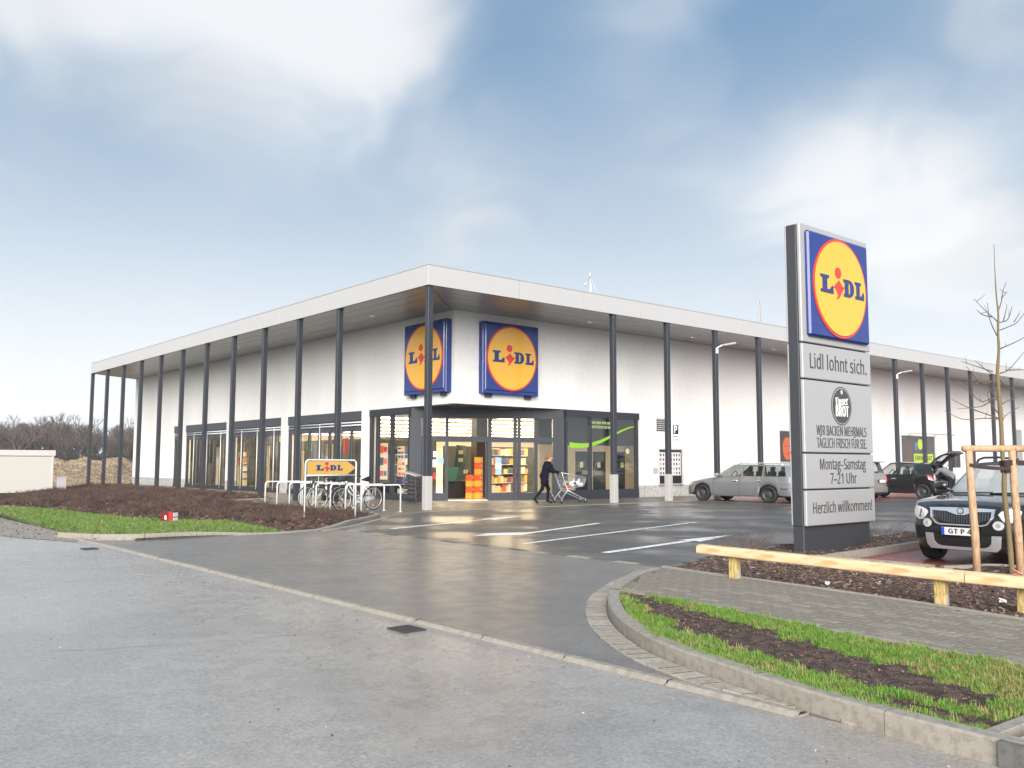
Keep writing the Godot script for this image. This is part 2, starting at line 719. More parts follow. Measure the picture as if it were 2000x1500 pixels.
# offsets an open line to its left (in the xz plane, looking along it)
func offset(line: PackedVector2Array, d: float) -> PackedVector2Array:
	var out := PackedVector2Array()
	for i in line.size():
		var t := (line[mini(i + 1, line.size() - 1)] - line[maxi(i - 1, 0)]).normalized()
		out.append(line[i] + Vector2(t.y, -t.x) * d)
	return out


func smooth_line(line: PackedVector2Array, per := 4) -> PackedVector2Array:
	var out := PackedVector2Array()
	for i in line.size() - 1:
		var p0 := line[maxi(i - 1, 0)]
		var p3 := line[mini(i + 2, line.size() - 1)]
		for k in per:
			out.append(line[i].cubic_interpolate(line[i + 1], p0, p3, float(k) / per))
	out.append(line[line.size() - 1])
	return out


# points every step metres along a line
func walk(line: PackedVector2Array, step: float) -> PackedVector2Array:
	var out := PackedVector2Array([line[0]])
	var left := step
	for i in line.size() - 1:
		var a := line[i]
		var b := line[i + 1]
		var l := a.distance_to(b)
		var t := 0.0
		while l - t >= left:
			t += left
			out.append(a.lerp(b, t / l))
			left = step
		left -= l - t
	return out


# a row of stones along a line: each a block with its own edges, a part of `parent`
func stone_row(parent: Node, called: String, line: PackedVector2Array, step: float, inner: float, h0: float, h1: float, mats: Array, gap := 0.008, bevel := 0.012, heights := [], clip_x := -1e9) -> void:
	var w := walk(line, step / 4.0)
	var n := w.size() - 1
	var o := offset(w, inner)
	var k := 0
	var i := 0
	while i + 1 <= n:
		var j := mini(i + 4, n)
		if j - i < 2:
			break
		var st := new_st()
		var jit := rng.randf_range(-0.003, 0.003)
		var hs := []
		var g := (w[i + 1] - w[i]).normalized() * gap * 0.5
		var g2 := (w[j] - w[j - 1]).normalized() * gap * 0.5
		var f := PackedVector2Array()
		var b := PackedVector2Array()
		for q in range(i, j + 1):
			var d := Vector2.ZERO
			if q == i:
				d = g
			elif q == j:
				d = -g2
			f.append(w[q] + d)
			b.append(Vector2(maxf(o[q].x + d.x, clip_x), o[q].y + d.y))
			hs.append((h1 if heights.is_empty() else lerpf(heights[0], heights[1], smoothstep(heights[2], heights[3], w[q].x))) + jit)
		if f[0].distance_to(b[0]) < 0.05 or f[f.size() - 1].distance_to(b[b.size() - 1]) < 0.05:
			i = j
			continue
		for q in f.size() - 1:
			var a0 := Vector3(f[q].x, h0, f[q].y)
			var a1 := Vector3(f[q + 1].x, h0, f[q + 1].y)
			var b0 := Vector3(b[q].x, h0, b[q].y)
			var b1 := Vector3(b[q + 1].x, h0, b[q + 1].y)
			var up := Vector3(0, hs[q] - h0 - bevel, 0)
			var top := Vector3(0, hs[q] - h0, 0)
			var up1 := Vector3(0, hs[q + 1] - h0 - bevel, 0)
			var top1 := Vector3(0, hs[q + 1] - h0, 0)
			var e0 := (b0 - a0).normalized() * bevel
			var e1 := (b1 - a1).normalized() * bevel
			quad(st, a1, a0, a0 + up, a1 + up1)
			quad(st, a1 + up1, a0 + up, a0 + top + e0, a1 + top1 + e1)
			quad(st, a1 + top1 + e1, a0 + top + e0, b0 + top - e0, b1 + top1 - e1)
			quad(st, b1 + top1 - e1, b0 + top - e0, b0 + up, b1 + up1)
			quad(st, b1 + up1, b0 + up, b0, b1)
		for e in [0, f.size() - 1]:
			var a := Vector3(f[e].x, h0, f[e].y)
			var bb := Vector3(b[e].x, h0, b[e].y)
			var u := Vector3(0, hs[e] - h0 - bevel * 0.5, 0)
			quad(st, a, bb, bb + u, a + u)
		put(called, st, mats[k % mats.size()] if mats.size() < 3 else mats[rng.randi() % mats.size()], parent, true)
		k += 1
		i = j


const KERB_R := [10.75, -8.35, 10.02, -8.21, 9.32, -8.03, 8.45, -7.67, 7.47, -7.07, 6.94, -6.64, 6.34, -6.05, 5.92, -5.54, 5.56, -5.0, 5.31, -4.5, 5.13, -3.94, 4.95, -3.28, 4.83, -2.65, 4.77, -2.03, 4.74, -1.0, 4.74, 2.0]
const KERB_L := [4.55, -19.2, 5.0, -18.2, 5.6, -17.75, 6.5, -17.7, 7.37, -17.62, 8.05, -17.55, 8.8, -17.58, 9.5, -17.78, 10.2, -18.2, 11.07, -19.0, 12.1, -19.95, 12.75, -20.6, 13.15, -21.3, 13.25, -22.2, 13.22, -23.4, 13.2, -26.0, 13.2, -29.0, 13.2, -33.2]


func build_ground() -> void:
	var st := new_st()
	bx(st, Vector3(-700, -0.5, -700), Vector3(700, -0.06, 700))
	struct("ground", st, M.field)
	sheet("road", pv([-4.2, -220, 4.835, -220, 4.835, 60, -4.2, 60]), 0.0, M.road_asphalt)
	sheet("driveway", pv([4.84, -18.1, 5.5, -17.95, 7, -17.85, 9, -17.85, 9.97, -18.3, 9.97, -8.0, 8.4, -7.4, 7, -6.5, 6, -5.4, 5.2, -4, 4.84, -2]), 0.0, M.drive_asphalt)
	sheet("car_park", pv([10.11, -18.2, 12, -19.9, 13.15, -21.2, 13.4, -24, 40, -26.4, 72, -26.4, 72, 14, 18.2, 14, 18.2, -8.3, 10.9, -8.1, 10.11, -8.3]), 0.0, M.lot_asphalt)
	sheet("store_pavement", pv([13.2, -21.3, 15.6, -22.64, 18.4, -22.72, 29.0, -22.72, 29.0, -24.3, 66, -24.3, 66, -26.4, 19.5, -26.4, 19.5, -63.4, 16.1, -63.4, 16.1, -34.0, 13.2, -33.4]), 0.006, M.plaza_concrete)
	# flush edging of the store pavement
	var o := thing_struct("pavement_edging", Vector3(15.6, 0, -22.8))
	stone_row(o, "edging_stone", pv([29, -22.72, 18.4, -22.72, 15.6, -22.64, 13.3, -21.22]), 1.0, 0.08, -0.05, 0.014, [M.kerb_concrete], 0.006, 0.003)
	# red paved bays along the right front and the bay behind the fence
	sheet("parking_bay", pv([28.9, -24.3, 28.9, -18.0, 70, -17.6, 70, -24.3]), 0.005, M.red_paving)
	sheet("parking_bay", pv([12.36, -7.45, 18.1, -7.75, 18.1, 6, 12.36, 6]), 0.005, M.red_paving)
	var bay := thing_struct("bay_edging", Vector3(40, 0, -17.9))
	stone_row(bay, "edging_stone", pv([28.85, -24.2, 28.82, -18.0, 29, -17.93, 60, -17.53]), 1.0, 0.08, -0.05, 0.012, [M.kerb_concrete_dark], 0.006, 0.003)
	# the rounded flush kerb between road and driveway
	var rk := thing_struct("road_kerb", Vector3(4.8, 0, -10))
	stone_row(rk, "kerb_stone", pv([4.72, -19.0, 4.72, -2.62]), 1.0, 0.13, -0.1, 0.03, [M.kerb_concrete], 0.012, 0.035)
	# flush stones across the mouth of the car park
	var th := thing_struct("threshold_kerb", Vector3(10.04, 0, -13))
	stone_row(th, "kerb_stone", pv([9.97, -17.95, 9.97, -8.3]), 0.5, 0.14, -0.1, 0.008, [M.kerb_concrete_dark, M.kerb_concrete], 0.006, 0.003)
	# white arrows and lane line
	marking("direction_arrow", arrow_poly(Vector2(10.98, -17.21), Vector2(16.6, -19.15), 0.16, 0.55, 1.9, 0.35, false), "white straight arrow painted nearest the bike stands")
	marking("direction_arrow", arrow_poly(Vector2(16.06, -15.65), Vector2(10.82, -13.68), 0.16, 0.5, 1.5, 0.55, true), "white bent arrow painted in the middle of the car park mouth")
	marking("lane_line", arrow_poly(Vector2(10.9, -12.54), Vector2(18.3, -14.4), 0.12, 0.0, 0.0, 0.0, false), "white lane line painted between two arrows")
	marking("direction_arrow", arrow_poly(Vector2(10.82, -10.43), Vector2(15.7, -11.38), 0.17, 0.5, 1.9, 0.55, false), "white straight arrow painted nearest the pylon sign")
	# drains in the road beside the kerb
	drain("drain_grate", Vector3(4.5, 0, -6.78), "square iron drain grate against the kerb nearest the camera")
	drain("drain_grate", Vector3(4.4, 0, -16.4), "distant iron drain grate beside the kerb near the grass corner")
	seam_line(pv([-3.0, -9.6, 0.6, -8.6, 2.2, -7.6, 4.4, -7.0]), 0.007)
	# verge and meadow across the road, where the glass looks
	sheet("verge", pv([-4.25, -220, -4.25, 60, -40, 60, -40, -220]), -0.03, M.turf)
	sheet("dirt_patch", pv([4.75, -60, 6.4, -60, 6.0, -33, 5.6, -27, 5.1, -23, 4.9, -19.2, 4.6, -17.9, 4.0, -19.5, 3.2, -23, 3.0, -28, 3.6, -36, 4.0, -60]), 0.006, M.mud)


# a fine crack in the road, of uneven width
func seam_line(line: PackedVector2Array, wd: float) -> void:
	var p := walk(smooth_line(line, 8), 0.12)
	var a := PackedVector2Array()
	var b := PackedVector2Array()
	for i in p.size():
		var t := (p[mini(i + 1, p.size() - 1)] - p[maxi(i - 1, 0)]).normalized()
		var n := Vector2(t.y, -t.x)
		var j := p[i] + n * rng.randf_range(-0.018, 0.018)
		var w := wd * rng.randf_range(0.15, 0.6)
		a.append(j + n * w)
		b.append(j - n * w)
	b.reverse()
	a.append_array(b)
	var st := new_st()
	for i in p.size() - 1:
		var q := [a[i], a[i + 1], a[a.size() - 2 - i], a[a.size() - 1 - i]]
		quad(st, Vector3(q[0].x, 0.002, q[0].y), Vector3(q[1].x, 0.002, q[1].y), Vector3(q[2].x, 0.002, q[2].y), Vector3(q[3].x, 0.002, q[3].y))
	struct("road_crack", st, M.crack if M.has("crack") else mat("crack", lin(0.22, 0.21, 0.197), 0.9))


func thing_struct(called: String, at: Vector3) -> Node3D:
	var o := Node3D.new()
	o.name = numbered(called)
	add_child(o)
	o.position = at
	o.set_meta("kind", "structure")
	return o


# a painted bar from a to b with an arrow head at b
func arrow_poly(a: Vector2, b: Vector2, w: float, head_w: float, head_l: float, notch: float, bent: bool) -> PackedVector2Array:
	var t := (b - a).normalized()
	var n := Vector2(-t.y, t.x)
	if head_l <= 0.0:
		return PackedVector2Array([a + n * w * 0.5, b + n * w * 0.5, b - n * w * 0.5, a - n * w * 0.5])
	var p := PackedVector2Array()
	var hb := b - t * head_l
	if not bent:
		for v in [a + n * w * 0.5, hb + n * w * 0.5, hb + n * head_w * 0.5 - t * 0.1, b, hb - n * head_w * 0.5 - t * 0.1, hb - n * w * 0.5, a - n * w * 0.5]:
			p.append(v)
		return p
	# bends to the left at its end
	var c := a + t * ((b - a).length() * 0.62)
	for v in [a + n * w * 0.5, c + n * w * 0.5, c + n * 0.75 + t * 0.75, c + n * 0.62 + t * 1.55, c + n * 0.35 + t * 1.2, c - n * 0.1 + t * 0.75]:
		p.append(v)
	p.append(c - n * w * 0.5 + t * 0.1)
	p.append(a - n * w * 0.5)
	return p


func marking(called: String, poly: PackedVector2Array, label: String) -> void:
	var st := new_st()
	flat(st, poly, 0.005)
	var o := put(called, st, M.marking_paint)
	tag(o, label, "road marking", "", "structure")


func drain(called: String, at: Vector3, label: String) -> void:
	var o := thing(called, label, "drain", at)
	o.scale = Vector3(0.62, 1, 0.62)
	var st := new_st()
	for s in [-1, 1]:
		box(st, Vector3(s * 0.17, 0.006, 0), Vector3(0.03, 0.012, 0.46))
		box(st, Vector3(0, 0.006, s * 0.215), Vector3(0.31, 0.012, 0.03))
	put("frame", st, M.cast_iron, o)
	for i in 7:
		st = new_st()
		box(st, Vector3(0, 0.004, -0.17 + i * 0.057), Vector3(0.31, 0.01, 0.028))
		put("grate_bar", st, M.cast_iron, o)
	st = new_st()
	quad(st, Vector3(-0.15, 0.0015, -0.2), Vector3(0.15, 0.0015, -0.2), Vector3(0.15, 0.0015, 0.2), Vector3(-0.15, 0.0015, 0.2))
	put("pit", st, M.black_plastic, o)


# ---------------------------------------------------------------- the store

var store: Node3D
const WINDOWS := [[-40.1, -33.1], [-46.85, -40.78], [-53.7, -47.5], [-55.7, -54.4]]


func one(called: String, a: Vector3, b: Vector3, m: Material, parent: Node, bevel := 0.0) -> MeshInstance3D:
	var st := new_st()
	bx(st, a, b, bevel)
	return put(called, st, m, parent, true)


func build_store() -> void:
	store = thing("supermarket", "long flat-roofed white supermarket with grey columns under a wide canopy", "building", Vector3(WX, 0, WZ))
	# walls
	one("wall", Vector3(WX, 3.7, ZEND), Vector3(WX + 0.36, HS + 0.05, WZ), M.render_wall, store)
	one("wall", Vector3(WX + 0.36, 3.7, WZ - 0.36), Vector3(29.75, HS + 0.05, WZ), M.render_wall, store)
	one("wall", Vector3(29.75, 0.52, WZ - 0.36), Vector3(XEND, HS + 0.05, WZ), M.render_wall, store)
	var edges := [ZEND]
	for i in range(WINDOWS.size() - 1, -1, -1):
		edges.append(WINDOWS[i][0])
		edges.append(WINDOWS[i][1])
	edges.append(-32.5)
	for i in range(0, edges.size(), 2):
		one("pier", Vector3(WX, 0.5, edges[i]), Vector3(WX + 0.36, 3.7, edges[i + 1]), M.render_wall, store)
		one("plinth", Vector3(WX - 0.004, -0.05, edges[i] - 0.002), Vector3(WX + 0.36, 0.5, edges[i + 1] + 0.002), M.plinth_render, store)
	one("plinth", Vector3(29.748, -0.05, WZ - 0.36), Vector3(XEND, 0.52, WZ + 0.004), M.plinth_render, store)
	one("rear_wall", Vector3(WX + 0.36, 0, ZEND), Vector3(XEND, HS + 0.05, ZEND + 0.3), M.render_wall, store)
	one("end_wall", Vector3(XEND - 0.3, 0, ZEND + 0.3), Vector3(XEND, HS + 0.05, WZ - 0.36), M.render_wall, store)
	# roof deck and canopy
	var st := new_st()
	prism(st, pv([CX + 0.03, -CZ - 0.03 + 0.06, XEND, -CZ + 0.03, XEND, 63.4, WX, 63.4, CX + 0.03, 61.3]), HT - HS - 0.16, Transform3D(Basis(Vector3(1, 0, 0), Vector3(0, 0, -1), Vector3(0, 1, 0)), Vector3(0, HS + 0.08, 0)))
	put("roof", st, M.fascia_gap, store, true)
	fascia()
	soffit()
	columns()
	for w in WINDOWS:
		shop_window(w[0], w[1])
	# louvred vent and wall fittings of the right front
	var vent := one("vent", Vector3(30.88, 2.95, WZ), Vector3(31.8, 3.52, WZ + 0.012), M.anthracite, store)
	for i in 6:
		st = new_st()
		box(st, Vector3(31.34, 3.02 + i * 0.09, WZ + 0.03), Vector3(0.88, 0.012, 0.07), Basis(Vector3.RIGHT, 0.7))
		put("slat", st, M.plinth_render, vent, true)
	one("wall_box", Vector3(30.6, 1.05, WZ), Vector3(30.86, 1.30, WZ + 0.03), M.column_cladding, store)
	one("wall_door", Vector3(71.0, 0.0, WZ), Vector3(72.6, 4.1, WZ + 0.05), M.pylon_panel, store, 0.01)
	# door to the yard, cable on the wall
	st = new_st(true)
	tube(st, [Vector3(46.5, 5.0, WZ + 0.02), Vector3(46.45, 4.2, WZ + 0.02), Vector3(46.1, 3.2, WZ + 0.02), Vector3(45.5, 2.6, WZ + 0.02)], 0.012, 5)
	put("cable", st, M.pylon_core, store, true)


func fascia() -> void:
	var xs := [CX, 19.9]
	while xs[-1] < XEND:
		xs.append(xs[-1] + 3.18)
	for i in xs.size() - 1:
		var st := new_st()
		bx(st, Vector3(xs[i] + (0.0 if i == 0 else 0.012), HS, CZ - 0.03), Vector3(xs[i + 1] - 0.012, HT - 0.03, CZ), 0.004)
		put("fascia_panel", st, M.fascia_panel, store, true)
		if i:
			one("fascia_joint", Vector3(xs[i] - 0.02, HS, CZ - 0.04), Vector3(xs[i] + 0.02, HT - 0.03, CZ - 0.022), M.fascia_gap, store)
	var zs := [CZ - 0.03, -27.58]
	while zs[-1] > -61.2:
		zs.append(maxf(zs[-1] - 3.215, -61.3))
	for i in zs.size() - 1:
		var st := new_st()
		bx(st, Vector3(CX, HS, zs[i + 1] + 0.012), Vector3(CX + 0.03, HT - 0.03, zs[i] - (0.0 if i == 0 else 0.012)), 0.004)
		put("fascia_panel", st, M.fascia_panel, store, true)
		if i:
			one("fascia_joint", Vector3(CX + 0.022, HS, zs[i] - 0.02), Vector3(CX + 0.04, HT - 0.03, zs[i] + 0.02), M.fascia_gap, store)
	var st := new_st()
	bx(st, Vector3(CX - 0.015, HT - 0.03, CZ - 0.12), Vector3(XEND, HT, CZ + 0.015))
	bx(st, Vector3(CX - 0.015, HT - 0.03, -61.3), Vector3(CX + 0.12, HT, CZ - 0.12))
	put("roof_edge_trim", st, M.steel, store, true)
	# canopy end beyond the left wall
	st = new_st()
	var a := Vector3(CX + 0.03, HS, -61.3)
	var b := Vector3(WX, HS, -63.4)
	quad(st, a, b, b + Vector3(0, HT - HS, 0), a + Vector3(0, HT - HS, 0))
	put("canopy_end_panel", st, M.fascia_panel, store, true)
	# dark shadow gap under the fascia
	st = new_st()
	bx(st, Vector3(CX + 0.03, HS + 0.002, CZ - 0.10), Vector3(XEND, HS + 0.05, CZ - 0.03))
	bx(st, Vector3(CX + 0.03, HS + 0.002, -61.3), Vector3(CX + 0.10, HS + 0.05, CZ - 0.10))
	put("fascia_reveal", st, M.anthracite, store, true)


func soffit_piece(poly: Array) -> void:
	var st := new_st()
	var p := PackedVector2Array()
	for v in poly:
		p.append(Vector2(v.x, -v.y))
	prism(st, p, 0.02, Transform3D(Basis(Vector3(1, 0, 0), Vector3(0, 0, -1), Vector3(0, 1, 0)), Vector3(0, HS + 0.012, 0)))
	put("soffit_panel", st, M.soffit_panel, store, true)


func soffit() -> void:
	var g := 0.014
	var d := [0.10, 0.78, 1.40, 2.30, 3.45]
	for k in 4:
		var a: float = d[k] + g
		var b: float = d[k + 1] - g
		# along the left front, then along the right one; the first piece of each ends on the mitre
		var z := CZ - 5.3 - (k % 2) * 0.0
		soffit_piece([Vector2(CX + a, CZ - a - 0.02), Vector2(CX + b, CZ - b - 0.02), Vector2(CX + b, z), Vector2(CX + a, z)])
		while z > -61.0:
			var z2 := maxf(z - 3.22, -61.3)
			soffit_piece([Vector2(CX + a, z - g), Vector2(CX + b, z - g), Vector2(CX + b, z2 + g), Vector2(CX + a, z2 + g)])
			z = z2
		if k < 4:
			var za := -61.3 - (a / 3.48) * 2.1
			var zb := -61.3 - (b / 3.48) * 2.1
			soffit_piece([Vector2(CX + a, -61.31), Vector2(CX + b, -61.31), Vector2(CX + b, zb), Vector2(CX + a, za)])
		var x := CX + 6.9
		soffit_piece([Vector2(CX + a + 0.02, CZ - a), Vector2(x, CZ - a), Vector2(x, CZ - b), Vector2(CX + b + 0.02, CZ - b)])
		while x < XEND - 0.1:
			var x2 := minf(x + 3.18, XEND)
			soffit_piece([Vector2(x + g, CZ - a), Vector2(x2 - g, CZ - a), Vector2(x2 - g, CZ - b), Vector2(x + g, CZ - b)])
			x = x2
	for p in [Vector3(17.9, HS, -29.7), Vector3(17.9, HS, -36.1), Vector3(17.9, HS, -42.5), Vector3(25.4, HS, -25.2), Vector3(32.0, HS, -25.2), Vector3(38.4, HS, -25.2), Vector3(44.8, HS, -25.2)]:
		var st := new_st(true)
		lathe(st, [Vector2(0, 0.004), Vector2(0.075, 0.004), Vector2(0.085, -0.006), Vector2(0.12, -0.006), Vector2(0.125, 0.012)], 18, Transform3D(Basis(), p))
		put("downlight", st, M.chrome, store, true)


func columns() -> void:
	var at := []
	for i in 11:
		at.append([Vector3(CX + 0.14, 0, CZ - 5.945 - 3.2196 * i), 0])
	at.append([Vector3(CX + 0.14, 0, CZ - 0.14), 2])
	for i in range(2, 21):
		at.append([Vector3(CX + 2.348 + 3.178 * i, 0, CZ - 0.14), 1])
	for c in at:
		var p: Vector3 = c[0]
		var b := 1.07 if c[1] else 0.0
		var st := new_st()
		box(st, p + Vector3(0, (HS + b - 0.06) * 0.5, 0), Vector3(0.19, HS - b + 0.06, 0.19), Basis(), 0.008)
		var o := put("column", st, M.anthracite, store, true)
		if b > 0.0:
			st = new_st()
			box(st, p + Vector3(0, b * 0.5 - 0.02, 0), Vector3(0.24, b + 0.04, 0.24), Basis(), 0.012)
			put("column_base", st, M.column_cladding, o, true).position = Vector3.ZERO
		st = new_st()
		box(st, p + Vector3(0, HS - 0.015, 0), Vector3(0.23, 0.03, 0.23))
		put("column_cap", st, M.anthracite, o, true).position = Vector3.ZERO


func shop_window(z0: float, z1: float) -> void:
	var x := WX + 0.16
	var w := one("window", Vector3(WX + 0.03, 3.30, z0), Vector3(WX + 0.30, 3.7, z1), M.anthracite_light, store)
	var sub := func(called: String, a: Vector3, b: Vector3, m: Material) -> void:
		one(called, a, b, m, w, 0.0).position = Vector3.ZERO
	# two white rails under the header, then a lower header band
	for y in [3.23, 3.11]:
		var st := new_st(true)
		tube(st, [Vector3(WX + 0.07, y, z0 + 0.02), Vector3(WX + 0.07, y, z1 - 0.02)], 0.032, 8)
		put("rail", st, M.white_rail, w, true).position = Vector3.ZERO
	sub.call("lower_header", Vector3(x - 0.06, 2.84, z0 + 0.05), Vector3(x + 0.06, 3.04, z1 - 0.05), M.anthracite_light)
	sub.call("upper_frame", Vector3(x - 0.04, 3.04, z0 + 0.05), Vector3(x + 0.05, 3.30, z1 - 0.05), M.anthracite)
	sub.call("sill", Vector3(x - 0.10, -0.02, z0), Vector3(x + 0.08, 0.24, z1), M.anthracite)
	for z in [z0 + 0.045, z1 - 0.045]:
		sub.call("frame", Vector3(x - 0.08, 0.24, z - 0.045), Vector3(x + 0.08, 3.3, z + 0.045), M.anthracite)
	var n := maxi(1, int(round((z1 - z0) / 0.98)))
	var s := (z1 - z0 - 0.18) / n
	for i in n:
		var a := z0 + 0.09 + s * i
		if i:
			sub.call("mullion", Vector3(x - 0.07, 0.24, a - 0.035), Vector3(x + 0.07, 2.84, a + 0.035), M.anthracite)
			var st := new_st(true)
			tube(st, [Vector3(WX + 0.07, 0.1, a + 0.16), Vector3(WX + 0.07, 3.25, a + 0.16)], 0.022, 6)
			put("upright_rod", st, M.white_rail if i % 2 else M.anthracite_light, w, true).position = Vector3.ZERO
		sub.call("pane", Vector3(x - 0.008, 0.24, a + (0.05 if i else 0.0)), Vector3(x + 0.008, 2.84, a + s - (0.05 if i < n - 1 else 0.0)), M.window_glass)


# ---------------------------------------------------------------- entrance

const EA := Vector3(19.62, 0, -29.45)
const EB := Vector3(25.15, 0, -26.56)


func build_entrance() -> void:
	var e := one("entrance", Vector3(WX + 0.02, 3.42, -32.5), Vector3(WX + 0.26, 3.7, -29.45), M.anthracite, store)
	var sub := func(called: String, a: Vector3, b: Vector3, m: Material) -> MeshInstance3D:
		var o := one(called, a, b, m, e, 0.0)
		o.position = Vector3.ZERO
		return o
	var x := WX + 0.12
	# glazing of the left front beside the corner
	sub.call("kick_panel", Vector3(x - 0.05, -0.02, -32.46), Vector3(x + 0.05, 0.27, -29.5), M.anthracite)
	for z in [-32.42, -31.92, -30.82, -29.5]:
		sub.call("post", Vector3(x - 0.08, 0.27, z - 0.06), Vector3(x + 0.08, 3.42, z + 0.06), M.anthracite)
	for p in [[-32.36, -31.98], [-31.86, -30.88], [-30.76, -29.56]]:
		sub.call("pane", Vector3(x - 0.008, 0.27, p[0]), Vector3(x + 0.008, 3.42, p[1]), M.window_glass)
	# glazing of the right front
	var z := WZ - 0.12
	sub.call("header", Vector3(25.3, 3.42, z - 0.14), Vector3(29.75, 3.7, z + 0.1), M.anthracite)
	sub.call("kick_panel", Vector3(25.3, -0.02, z - 0.05), Vector3(29.75, 0.38, z + 0.05), M.anthracite)
	for px in [25.30, 26.72, 28.15, 29.62]:
		sub.call("post", Vector3(px - 0.06, 0.38, z - 0.08), Vector3(px + 0.06, 3.42, z + 0.08), M.anthracite)
	for p in [[25.36, 26.66], [26.78, 28.09], [28.21, 29.56]]:
		sub.call("pane", Vector3(p[0], 0.38, z - 0.008), Vector3(p[1], 3.42, z + 0.008), M.window_glass)
	# the splayed entrance between them
	var d := (EB - EA).normalized()
	var bs := Basis(d, Vector3.UP, d.cross(Vector3.UP))
	var cut := func(called: String, t0: float, t1: float, y0: float, y1: float, thick: float, m: Material, off := 0.0, parent: Node = null) -> MeshInstance3D:
		var st := new_st()
		box(st, EA + d * ((t0 + t1) * 0.5) + Vector3(0, (y0 + y1) * 0.5, 0) - bs.z * off, Vector3(t1 - t0, y1 - y0, thick), bs)
		var o := put(called, st, m, e, true)
		o.position = Vector3.ZERO
		return o
	cut.call("header", 0.0, 6.24, 3.28, 3.69, 0.24, M.anthracite)
	cut.call("transom", 0.0, 6.24, 2.33, 2.54, 0.16, M.anthracite)
	cut.call("corner_panel", -0.05, 0.42, 0.0, 3.3, 0.2, M.anthracite)
	cut.call("corner_panel", 0.44, 0.84, 0.0, 3.3, 0.16, M.anthracite)
	cut.call("corner_panel", 5.8, 6.28, 0.0, 3.3, 0.2, M.anthracite)
	for t in [[1.38, 1.50], [3.10, 3.26], [4.16, 4.30], [4.34, 4.46], [5.02, 5.16]]:
		cut.call("post", t[0], t[1], 0.0, 3.3, 0.15, M.anthracite)
	for t in [[0.84, 1.38], [1.50, 1.93], [1.97, 3.10], [3.26, 4.16], [4.46, 5.02], [5.16, 5.8]]:
		cut.call("pane", t[0], t[1], 2.54, 3.28, 0.014, M.window_glass)
	for t in [[0.84, 1.38], [3.26, 4.16], [4.46, 5.02], [5.16, 5.8]]:
		cut.call("pane", t[0], t[1], 0.3, 2.33, 0.014, M.window_glass)
		cut.call("kick_panel", t[0], t[1], 0.0, 0.3, 0.08, M.anthracite)
	# notices stuck to the door panes
	for g in [[0.9, 1.05, 1.72, 1.95, "white"], [1.08, 1.32, 1.45, 1.68, "blue"], [0.88, 1.06, 1.32, 1.62, "white"], [0.9, 1.02, 0.85, 1.1, "red"], [3.42, 3.66, 1.50, 1.72, "blue"], [3.42, 3.66, 1.26, 1.48, "white"], [3.42, 3.66, 1.02, 1.24, "blue"]]:
		cut.call("door_notice", g[0], g[1], g[2], g[3], 0.004, {"white": M.white_plain, "red": M.sign_red, "blue": M.notice_blue if M.has("notice_blue") else mat("notice_blue", lin(0.25, 0.42, 0.48), 0.5)}[g[4]], -0.012)
	# door leaves pushed aside
	cut.call("door_leaf", 1.46, 1.52, 0.02, 2.33, 0.06, M.anthracite, 0.14)
	cut.call("door_leaf", 3.04, 3.16, 0.02, 2.33, 0.06, M.anthracite, 0.14)
	cut.call("threshold", 1.5, 3.1, 0.0, 0.03, 0.3, M.steel)
	# ceiling of the porch
	var st := new_st()
	prism(st, pv([WX + 0.02, -WZ + 0.02, EB.x + 0.2, -WZ + 0.02, EB.x + 0.2, -EB.z + 0.1, EA.x, -EA.z + 0.1, WX + 0.02, -EA.z + 0.1]), 0.02, Transform3D(Basis(Vector3(1, 0, 0), Vector3(0, 0, -1), Vector3(0, 1, 0)), Vector3(0, 3.7, 0)))
	put("porch_ceiling", st, M.anthracite, e, true).position = Vector3.ZERO
	# green band and words on the right-hand panes
	var lime := mat("lime_film", lin(0.24, 0.50, 0.03), 0.4)
	st = new_st()
	var top := []
	var n := 24
	for i in n + 1:
		var t := float(i) / n
		top.append(Vector2(23.9 + 5.6 * t, 2.72 + 0.42 * sin(t * 5.2 + 2.6) * (0.4 + 0.6 * t) - 0.22 * (1.0 - t)))
	for i in n:
		var a: Vector2 = top[i]
		var b: Vector2 = top[i + 1]
		if a.x < 25.4:
			continue
		var ha := 0.05 + 0.24 * (1.0 - float(i) / n)
		var hb := 0.05 + 0.24 * (1.0 - float(i + 1) / n)
		var zz := z + 0.012
		quad(st, Vector3(a.x, a.y - ha, zz), Vector3(a.x, a.y, zz), Vector3(b.x, b.y, zz), Vector3(b.x, b.y - hb, zz))
	put("window_band", st, lime, e, true).position = Vector3.ZERO
	letters("window_lettering", "WIR SIND FÜR SIE DA.\nRECYCELN SIE MIT.", 0.15, 1.5, Transform3D(Basis(), Vector3(27.5, 3.12, z + 0.012)), M.window_letter if M.has("window_letter") else mat("window_letter", lin(0.45, 0.6, 0.25), 0.5), e, true, 0.003)
	# no-smoking disc on the last pane
	st = new_st()
	prism(st, ellipse(29.05, 2.02, 0.17, 0.17, 24), 0.004, Transform3D(Basis(), Vector3(0, 0, z + 0.01)))
	var disc := put("window_sticker", st, M.black_plastic, e, true)
	disc.position = Vector3.ZERO
	st = new_st()
	prism(st, ellipse(29.05, 2.02, 0.135, 0.135, 24), 0.004, Transform3D(Basis(), Vector3(0, 0, z + 0.0145)))
	put("sticker_face", st, mat("sticker_pale", lin(0.5, 0.45, 0.3), 0.5), e, true).position = Vector3.ZERO


# ---------------------------------------------------------------- inside

